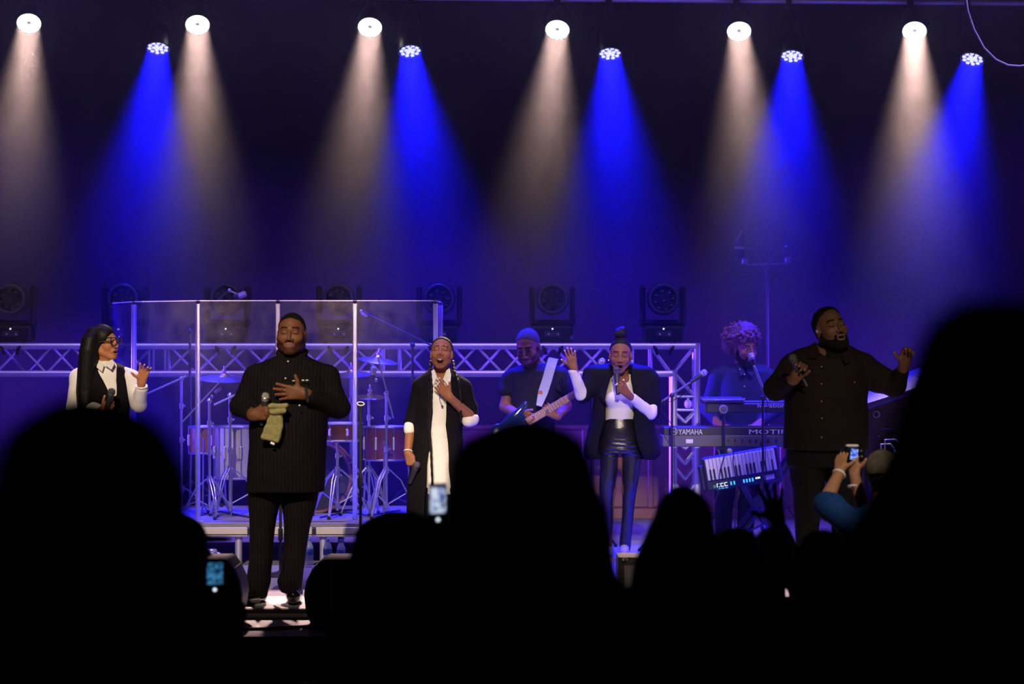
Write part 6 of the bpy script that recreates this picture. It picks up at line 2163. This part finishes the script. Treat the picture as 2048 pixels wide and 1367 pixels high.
p.flap('collar', [(1632, 684, -0.02), (1622, 690, -0.03), (1614, 716, -0.13), (1632, 716, -0.15), (1640, 706, -0.12)], 'brown_black', 0.010)
p.flap('collar', [(1690, 684, -0.02), (1700, 692, -0.03), (1700, 724, -0.16), (1690, 728, -0.17), (1682, 712, -0.14)], 'brown_black', 0.010)
f = p.field(1560, 885, 1740, 1190, -0.28, 0.28, 0.009)
f.loft(p.rows(pants), p=2.3).loft(p.rows(pL), 0.02).loft(p.rows(pR), 0.02)
p.cloth('trousers', f, 'black_cloth', 0.006, 16, 22)
for x in (1612, 1686):
    f = Field(p.pt(x, 1182, 0) - .28, p.pt(x, 1182, 0) + .25, 0.008)
    f.chain([p.pt(x, 1176, 0.06), p.pt(x, 1180, -0.18)], [.055, .045]); f.keep((0, 0, 0.001), (0, 0, 1))
    p.cloth('shoe', f, 'black_cloth', 0, smooth=1)
p.buttons([(1643, 733, -0.172), (1643, 767, -0.198), (1643, 802, -0.232), (1644, 836, -0.247), (1643, 874, -0.252), (1690, 752, -0.165), (1709, 764, -0.165)], 'button_dim', 0.005)
MB().lathe([(0.010, 0), (0.012, 0.008), (0.006, 0.012)], H.pt(-0.082, 0.0, -0.006), -H.r, 10).build('earpiece', 'letter_grey', p.root)
handheld_mic(p.pt(1586, 716, -0.325), p.pt(1607, 757, -0.285), 'black microphone with a stub antenna in the hand of the bearded man', dark=True, group='hand microphones', antenna=True)

# ================================================================== people in front of the stage
def audience(label, D, cx, top, hw, hair='short', rows=None, crouch=None, hair_mat='crowd_hair', h=0.012, shoulders=0.205, cap=False, yaw=0, arms=(), drop=0.0, look='crowd_skin', fold=0.004):
    z_top = W(cx, top, D)[2]
    Ht = z_top - HALL_Z
    p = Person('person', label, D, cx, HALL_Z, 'people in the dark audience')
    hs = (hw * D / FPX) / 0.082
    hs = min(max(hs, 0.85), 1.12)
    hc = np.array([W(cx, 0, D)[0], D, z_top - 0.122 * hs])
    H = Head(hc, hs, yaw, 0, 0, away=True)
    p.H = H
    X = hc[0]
    f = Field(hc - 0.19, hc + 0.19, 0.008)
    head_shape(f, H)
    f.cap(H.pt(0, -0.02, -0.05), hc - (0, -0.02, 0.26), 0.052, 0.06, 0.03)
    p.col = np.array([0.04, 0.02, 0.012])
    p.skin(*f.mesh(1), p.col)
    zs = hc[2] - 0.235            # shoulder height
    stand_up = Ht > 1.42
    zhip = HALL_Z + 0.52 * Ht if stand_up else max(HALL_Z + 0.24, zs - 0.56)
    S = shoulders

    def body(f, g):
        f.loft([(zhip - 0.02, X, D, 0.155 + g, 0.11 + g), (zhip + 0.22, X, D, 0.135 + g, 0.10 + g), (zs - 0.12, X, D, 0.17 + g, 0.115 + g), (zs - 0.02, X, D, S * 0.86 + g, 0.10 + g), (zs + 0.03, X, D, 0.10 + g, 0.075 + g), (zs + 0.07, X, D, 0.055 + g, 0.055 + g)])
        for s_ in (-1, 1):
            a = np.array([X + s_ * S * 0.88, D, zs - 0.03])
            pose = [q for q in arms if q[0] == s_]
            if pose:
                e, w_ = pose[0][1], pose[0][2]
            else:
                e = a + (s_ * 0.06, 0.03, -0.27); w_ = e + (-s_ * 0.06, 0.16, -0.12)
            f.chain([a, e], [0.058 + g, 0.046 + g], 0.04)
            if g == 0:
                f.chain([e, w_], [0.042, 0.03], 0.02)
            else:
                f.chain([e, e * 0.2 + w_ * 0.8], [0.046 + g, 0.036 + g * 0.6], 0.02)
            if stand_up:
                f.chain([(X + s_ * 0.085, D, zhip), (X + s_ * 0.09, D + 0.01, (zhip + HALL_Z) / 2), (X + s_ * 0.09, D, HALL_Z + 0.07)], [0.095 + g, 0.065 + g, 0.05 + g], 0.03)
                f.cap((X + s_ * 0.09, D - 0.04, HALL_Z + 0.045), (X + s_ * 0.10, D + 0.14, HALL_Z + 0.04), 0.043, 0.036, 0.03)
            else:
                kz = HALL_Z + 0.075
                f.chain([(X + s_ * 0.09, D, zhip), (X + s_ * 0.13, D + 0.30, kz + 0.02), (X + s_ * 0.12, D - 0.08, HALL_Z + 0.06)], [0.09 + g * 0.7, 0.065 + g * 0.5, 0.05 + g * 0.3], 0.03)
    reach = [np.array(q[i]) for q in arms for i in (1, 2)]
    lo = np.array([X - 0.45, D - 0.30, HALL_Z - 0.03]); hi = np.array([X + 0.45, D + 0.50, zs + 0.14])
    for r_ in reach:
        lo = np.minimum(lo, r_ - 0.12); hi = np.maximum(hi, r_ + 0.12)
    f = Field(lo, hi, 0.016)
    body(f, 0.0)
    f.keep((0, 0, HALL_Z + 0.002), (0, 0, 1))
    p.skin(*f.mesh(1), p.col)
    for q in arms:
        s_, e, w_ = q[0], np.asarray(q[1]), np.asarray(q[2])
        hk = dict(L=0.18, curls=(20, 20, 22, 24), spread=1.0)
        hk.update(q[3] if len(q) > 3 else {})
        d_ = hk.pop('d', unit(w_ - e)); t_ = hk.pop('t', (-s_, 0, 0.2)); n_ = hk.pop('n', (0, 1, 0))
        fh = Field(w_ - 0.24, w_ + 0.24, 0.006)
        hand_shape(fh, w_, d_, t_, n_, fore=(e * 0.4 + w_ * 0.6, 0.033), **hk)
        p.skin(*fh.mesh(1), p.col)
    p.finish(look)
    f = Field(lo, hi, 0.014)
    body(f, 0.014)
    f.keep((0, 0, HALL_Z + 0.03), (0, 0, 1))
    f.prism([(X - 0.06, zs + 0.055), (X + 0.06, zs + 0.055), (X + 0.06, zs + 0.2), (X - 0.06, zs + 0.2)], D - 0.2, D + 0.2, sub=True)
    p.cloth('clothing', f, 'crowd_cloth', fold, 14, 30)
    # hair
    if cap:
        f = Field(hc - 0.22, hc + 0.22, 0.006)
        H.e(f, (0, -0.012, 0.036), (0.083, 0.104, 0.088))
        f.keep(H.pt(0, 0, 0.012), H.u + 0.12 * H.f)
        f.cap(H.pt(-0.045, 0.10, 0.028), H.pt(0.045, 0.10, 0.028), 0.012 * hs, None, 0.01)
        f.ell(H.pt(0, 0.13, 0.026), (0.07 * hs, 0.065 * hs, 0.010 * hs), H.axes, 0.012)
        p.cloth('cap', f, cap if isinstance(cap, str) else 'crowd_cloth', 0.001, 40, 3)
        f = Field(hc - 0.2, hc + 0.2, 0.007)
        H.e(f, (0, -0.03, 0.0), (0.078, 0.085, 0.07)); f.keep(H.pt(0, -0.005, 0), -H.f)
        p.cloth('hair', f, hair_mat, 0.001, 60, 3)
    else:
        if rows:
            rr = []
            for (py, xl, xr, dy, ry) in rows:
                a, b = W(xl, py, D + dy), W(xr, py, D + dy)
                rr.append((a[2], (a[0] + b[0]) / 2, D + dy, (b[0] - a[0]) / 2, ry))
            R_ = np.array(rr)
            lo2 = np.array([min(R_[:, 1] - R_[:, 3]), min(R_[:, 2] - R_[:, 4]), min(R_[:, 0])]) - 0.05
            hi2 = np.array([max(R_[:, 1] + R_[:, 3]), max(R_[:, 2] + R_[:, 4]), max(R_[:, 0])]) + 0.05
            lo2 = np.minimum(lo2, hc - 0.15); hi2 = np.maximum(hi2, hc + 0.15)
            f = Field(lo2, hi2, 0.009)
            H.e(f, (0, -0.016, 0.030), (0.078, 0.100, 0.092))
            f.loft(rr, 0.03)
        else:
            f = Field(hc - 0.18, hc + 0.18, 0.007)
            H.e(f, (0, -0.016, 0.030), (0.081, 0.103, 0.093))
            H.c(f, (0, -0.06, -0.02), (0, -0.05, -0.07), 0.058, 0.050, 0.02)
        H.e(f, (0, 0.11, -0.05), (0.085, 0.075, 0.10), 0.01, True)
        p.cloth('hair', f, hair_mat, 0.004, 45, 33)
    return p


# near, blurred silhouettes
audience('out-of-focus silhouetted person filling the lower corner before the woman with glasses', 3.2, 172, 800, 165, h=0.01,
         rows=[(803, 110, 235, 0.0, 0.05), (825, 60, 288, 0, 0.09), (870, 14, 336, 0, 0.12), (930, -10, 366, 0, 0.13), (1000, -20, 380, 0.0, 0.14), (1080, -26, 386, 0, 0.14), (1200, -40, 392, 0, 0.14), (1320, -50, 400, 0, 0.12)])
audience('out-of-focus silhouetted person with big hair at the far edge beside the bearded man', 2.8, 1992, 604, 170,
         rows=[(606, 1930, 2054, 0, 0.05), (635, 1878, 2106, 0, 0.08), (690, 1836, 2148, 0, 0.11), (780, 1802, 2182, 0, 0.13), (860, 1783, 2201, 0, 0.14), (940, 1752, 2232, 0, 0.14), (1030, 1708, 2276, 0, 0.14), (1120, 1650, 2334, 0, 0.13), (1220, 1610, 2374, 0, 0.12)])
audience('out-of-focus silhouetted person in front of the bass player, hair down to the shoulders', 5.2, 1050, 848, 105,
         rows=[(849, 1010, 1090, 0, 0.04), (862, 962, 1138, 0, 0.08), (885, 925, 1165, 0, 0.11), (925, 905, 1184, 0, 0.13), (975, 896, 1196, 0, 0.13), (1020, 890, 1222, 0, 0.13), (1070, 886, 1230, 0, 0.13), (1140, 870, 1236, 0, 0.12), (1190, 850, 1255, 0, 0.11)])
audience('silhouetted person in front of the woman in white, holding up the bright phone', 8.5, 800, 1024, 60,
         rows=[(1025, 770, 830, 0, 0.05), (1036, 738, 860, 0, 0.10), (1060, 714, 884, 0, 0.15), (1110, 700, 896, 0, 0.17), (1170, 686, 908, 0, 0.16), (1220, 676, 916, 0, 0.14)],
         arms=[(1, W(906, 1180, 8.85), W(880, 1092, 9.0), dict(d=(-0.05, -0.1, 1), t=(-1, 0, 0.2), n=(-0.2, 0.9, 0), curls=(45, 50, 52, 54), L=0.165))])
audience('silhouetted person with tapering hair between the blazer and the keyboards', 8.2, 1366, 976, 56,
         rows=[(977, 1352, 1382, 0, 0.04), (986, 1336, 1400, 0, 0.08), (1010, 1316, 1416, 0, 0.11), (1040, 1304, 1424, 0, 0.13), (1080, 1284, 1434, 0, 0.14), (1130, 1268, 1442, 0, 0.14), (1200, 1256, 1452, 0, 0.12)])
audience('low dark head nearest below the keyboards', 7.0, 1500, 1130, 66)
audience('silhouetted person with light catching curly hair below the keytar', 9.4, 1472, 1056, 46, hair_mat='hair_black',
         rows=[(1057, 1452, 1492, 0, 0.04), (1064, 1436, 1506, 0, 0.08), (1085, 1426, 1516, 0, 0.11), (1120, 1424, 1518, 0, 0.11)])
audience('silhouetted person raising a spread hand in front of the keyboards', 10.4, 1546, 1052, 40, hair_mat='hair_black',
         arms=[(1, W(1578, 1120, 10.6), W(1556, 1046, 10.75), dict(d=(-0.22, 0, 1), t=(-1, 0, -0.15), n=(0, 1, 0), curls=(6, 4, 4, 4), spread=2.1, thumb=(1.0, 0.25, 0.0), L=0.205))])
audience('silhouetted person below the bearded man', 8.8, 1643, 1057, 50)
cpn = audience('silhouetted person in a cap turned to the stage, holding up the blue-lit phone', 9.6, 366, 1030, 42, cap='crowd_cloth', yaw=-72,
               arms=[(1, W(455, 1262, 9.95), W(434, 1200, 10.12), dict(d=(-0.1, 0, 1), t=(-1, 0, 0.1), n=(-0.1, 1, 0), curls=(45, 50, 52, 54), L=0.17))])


# phones
def phone(px0, py0, px1, py1, D, yaw, label, screen, bright):
    c = (W(px0, py0, D) + W(px1, py1, D)) / 2
    h = W(px0, py0, D)[2] - W(px1, py1, D)[2]
    w = (px1 - px0) * D / FPX / math.cos(math.radians(yaw))
    a = math.radians(yaw)
    R = np.array([[math.cos(a), -math.sin(a), 0], [math.sin(a), math.cos(a), 0], [0, 0, 1]])
    r = empty('phone', c - (0, 0, h / 2), label, 'phone', 'phones held up in the audience')
    MB().box(c, (w, 0.009, h), R=R, bev=0.003).build('case', 'black_plastic', r)
    sc_ = c + R @ np.array([0, -0.0052, h * 0.10])
    MB().box(sc_, (w * 0.88, 0.0012, h * 0.62), R=R).build('screen', screen, r)
    MB().lathe([(w * 0.09, 0), (w * 0.09, 0.001)], c + R @ np.array([0, -0.0058, -h * 0.36]), R @ np.array([0, -1, 0]), 16).build('shutter_button', 'led_white', r)
    return r


phone(857, 966, 892, 1050, 9.0, 30, 'phone with a bright blue and white screen before the white dress', 'screen_a', True)
phone(412, 1118, 447, 1188, 10.1, 10, 'small phone with a blue screen by the floor monitor', 'screen_b', False)

# ------------------------------------------------------------------ photographer crouching at the stage edge
p = Person('person', 'person in a camouflage cap and blue T-shirt crouching and holding up a camera', 13.1, 1755, HALL_Z)
SKP = (0.40, 0.20, 0.115)
p.col = np.array(SKP)
hc = p.pt(1764, 945, 0.0)
H = Head(hc, 1.02, -12, 8, 0, away=True); p.H = H
f = Field(hc - 0.19, hc + 0.19, 0.006)
head_shape(f, H); f.cap(H.pt(0, -0.02, -0.05), hc - (0, 0.02, 0.26), 0.055, 0.062, 0.03)
p.skin(*f.mesh(1), p.col)
zs = hc[2] - 0.21; X = hc[0]; D0 = p.D
wA, eA = p.pt(1678, 946, 0.24), p.pt(1650, 1004, 0.10)
wB, eB = p.pt(1709, 950, 0.24), p.pt(1716, 1010, 0.12)
sA, sB = np.array([X - 0.19, D0, zs - 0.04]), np.array([X + 0.19, D0, zs - 0.04])
eB = np.array([X - 0.04, D0 + 0.2, zs - 0.16])
f = Field((X - 0.55, D0 - 0.3, HALL_Z - 0.02), (X + 0.4, D0 + 0.5, zs + 0.2), 0.014)


def pbody(f, g):
    f.loft([(HALL_Z + 0.22, X, D0 - 0.02, 0.17 + g, 0.13 + g), (HALL_Z + 0.45, X, D0, 0.155 + g, 0.11 + g), (zs - 0.1, X, D0, 0.185 + g, 0.12 + g), (zs - 0.01, X, D0, 0.16 + g, 0.10 + g), (zs + 0.06, X, D0, 0.06 + g, 0.06 + g)])


pbody(f, 0)
for s_ in (-1, 1):
    f.chain([(X + s_ * 0.10, D0, HALL_Z + 0.26), (X + s_ * 0.15, D0 + 0.32, HALL_Z + 0.12), (X + s_ * 0.13, D0 - 0.08, HALL_Z + 0.065)], [.095, .07, .05], 0.03)
f.keep((0, 0, HALL_Z + 0.002), (0, 0, 1))
p.skin(*f.mesh(1), p.col)
for s3, e3, w3 in ((sA, eA, wA), (sB, eB, wB)):
    f = Field(np.minimum.reduce([s3, e3, w3]) - .1, np.maximum.reduce([s3, e3, w3]) + .1, 0.006)
    f.chain([s3, e3, w3], [.055, .044, .029]); p.skin(*f.mesh(1), p.col)
p.hand(wA, (0.15, 0.15, 1), (0.75, -0.5, 0.1), (0.8, 0.4, 0), eA * .2 + wA * .8, 0.032, L=0.175, curls=(18, 20, 24, 30), spread=0.6, thumb=(0.8, 0.6, 0.3))
p.hand(wB, (-0.1, 0.2, 1), (0.6, -0.5, 0.1), (-0.4, 0.8, 0), eB * .2 + wB * .8, 0.032, L=0.175, curls=(32, 34, 36, 38), spread=0.8, thumb=(0.8, 0.5, 0.2))
p.finish()
f = Field((X - 0.55, D0 - 0.3, HALL_Z - 0.02), (X + 0.45, D0 + 0.5, zs + 0.2), 0.010)
pbody(f, 0.016)
f.chain([sA, eA * 0.75 + sA * 0.25, eA], [.075, .074, .062], 0.03); f.chain([sB, eB], [.075, .06], 0.03)
f.keep((0, 0, HALL_Z + 0.18), (0, 0, 1))
p.cloth('t_shirt', f, 'blue_tee', 0.006, 20, 40)
f = Field((X - 0.4, D0 - 0.3, HALL_Z - 0.02), (X + 0.4, D0 + 0.5, HALL_Z + 0.5), 0.012)
for s_ in (-1, 1):
    f.chain([(X + s_ * 0.10, D0, HALL_Z + 0.28), (X + s_ * 0.15, D0 + 0.32, HALL_Z + 0.13), (X + s_ * 0.13, D0 - 0.05, HALL_Z + 0.08)], [.11, .085, .066], 0.04)
f.keep((0, 0, HALL_Z + 0.003), (0, 0, 1))
p.cloth('trousers', f, 'crowd_cloth', 0.005, 18, 41)
f = Field(hc - 0.24, hc + 0.24, 0.006)
H.e(f, (0, -0.016, 0.030), (0.088, 0.108, 0.098)); f.keep(H.pt(0, -0.02, -0.035), H.u + 0.55 * H.f)
f.ell(H.pt(0, 0.135, 0.045), (0.075, 0.075, 0.010), H.axes, 0.012)
p.cloth('cap', f, 'camo', 0.001, 30, 42)
for a_ in (0, 60, 120):
    pts = []
    for i in range(13):
        t = math.pi * (i / 12)
        q = np.array([math.cos(t) * math.cos(math.radians(a_)), math.cos(t) * math.sin(math.radians(a_)), math.sin(t)]) * np.array([0.0885, 0.1085, 0.0985])
        pts.append(H.pt(q[0], q[1] - 0.016, q[2] + 0.030))
    MB().tube(pts, 0.0016, 6).build('cap_seam', 'grey_plastic', p.root)
f = Field(hc - 0.2, hc + 0.2, 0.007)
H.e(f, (0, -0.03, -0.02), (0.076, 0.082, 0.07)); f.keep(H.pt(0, -0.01, 0), -H.f)
p.cloth('hair', f, 'hair_black', 0.001, 60, 3)
p.ring('wristband', wA + (0.0, 0, -0.004), wA - eA, 0.032, 0.008, 'white')
p.ring('bracelet', wB + (0.0, 0, -0.06), (0, 0.2, 1), 0.034, 0.006, 'white')
# camera
cm = empty('photo_camera', p.pt(1703, 935, 0.27), 'black photo camera with a lit blue display held above the cap', 'camera')
cc = p.pt(1704, 912, 0.27)
MB().box(cc, (0.118, 0.055, 0.115), bev=0.028).build('body', 'lens_dark', cm)
MB().box(cc + (0, 0, 0.058), (0.07, 0.045, 0.016), bev=0.006).build('top_plate', 'letter_white', cm)
MB().lathe([(0.042, 0), (0.044, 0.05), (0.047, 0.055), (0.047, 0.12), (0.042, 0.125)], cc + (0, 0.02, -0.005), (0, 1, 0.15), 28).build('lens', 'black_metal', cm)
MB().box(cc + (0.008, -0.030, 0.012), (0.040, 0.004, 0.060), R=np.array([[1, 0, .12], [0, 1, 0], [-.12, 0, 1]]), bev=0.001).build('display', 'screen_c', cm)
for dx, dz in ((0.047, 0.03), (0.05, 0.0), (-0.04, -0.025)):
    MB().lathe([(0.007, 0), (0.007, 0.004), (0.004, 0.006)], cc + (dx, -0.027, dz), (0, -1, 0), 12).build('button', 'grey_plastic', cm)
MB().tube([cc + (0.03, -0.02, -0.06), cc + (0.02, -0.06, -0.13), cc + (-0.005, -0.06, -0.20), cc + (0.03, -0.10, -0.26)], 0.004, 6).build('strap', 'rubber', cm)

# stand glimpsed between two heads
gs = straight_stand(1586, 14.9, 1112, 'short stand with a round base glimpsed between two dark heads', clip=False)

# ================================================================== haze over the stage
def haze():
    mb = MB().box((0, (13.9 + 23.1) / 2, 2.5), (17.8, 23.1 - 13.9, 5.0))
    m = bpy.data.materials.new('haze')
    t = nt(m)
    for n in list(t.nodes):
        if n.type != 'OUTPUT_MATERIAL':
            t.nodes.remove(n)
    out = [n for n in t.nodes if n.type == 'OUTPUT_MATERIAL'][0]
    vsn = t.nodes.new("ShaderNodeVolumeScatter")
    vsn.inputs["Color"].default_value = (1, 1, 1, 1)
    # haze hangs thickest under the ceiling and thins towards the floor and the audience
    ge = t.nodes.new("ShaderNodeNewGeometry")
    sx = t.nodes.new("ShaderNodeSeparateXYZ")
    t.links.new(ge.outputs["Position"], sx.inputs[0])
    mz = t.nodes.new("ShaderNodeMapRange")
    for k_, v_ in zip(("From Min", "From Max", "To Min", "To Max"), HAZE_Z):
        mz.inputs[k_].default_value = v_
    my = t.nodes.new("ShaderNodeMapRange")
    for k_, v_ in zip(("From Min", "From Max", "To Min", "To Max"), HAZE_Y):
        my.inputs[k_].default_value = v_
    t.links.new(sx.outputs["Z"], mz.inputs["Value"]); t.links.new(sx.outputs["Y"], my.inputs["Value"])
    mm = t.nodes.new("ShaderNodeMath"); mm.operation = 'MULTIPLY'
    sq = t.nodes.new("ShaderNodeMath"); sq.operation = 'MULTIPLY'
    t.links.new(mz.outputs[0], sq.inputs[0]); t.links.new(mz.outputs[0], sq.inputs[1])
    ba = t.nodes.new("ShaderNodeMath"); ba.operation = 'MULTIPLY_ADD'; ba.inputs[1].default_value = 0.90; ba.inputs[2].default_value = 0.10
    cu_ = t.nodes.new("ShaderNodeMath"); cu_.operation = 'MULTIPLY'
    t.links.new(sq.outputs[0], cu_.inputs[0]); t.links.new(mz.outputs[0], cu_.inputs[1])
    t.links.new(cu_.outputs[0], ba.inputs[0])
    t.links.new(ba.outputs[0], mm.inputs[0]); t.links.new(my.outputs[0], mm.inputs[1])
    m3 = t.nodes.new("ShaderNodeMath"); m3.operation = 'MULTIPLY'; m3.inputs[1].default_value = HAZE_DENSITY
    t.links.new(mm.outputs[0], m3.inputs[0])
    t.links.new(m3.outputs[0], vsn.inputs["Density"])
    vsn.inputs["Anisotropy"].default_value = HAZE_G
    t.links.new(vsn.outputs[0], out.inputs["Volume"])
    M['haze'] = m
    o = mb.build('haze', 'haze', None, smooth=False)
    tag(o, 'thin theatrical haze filling the air over the stage', 'haze', None, 'stuff')


haze()
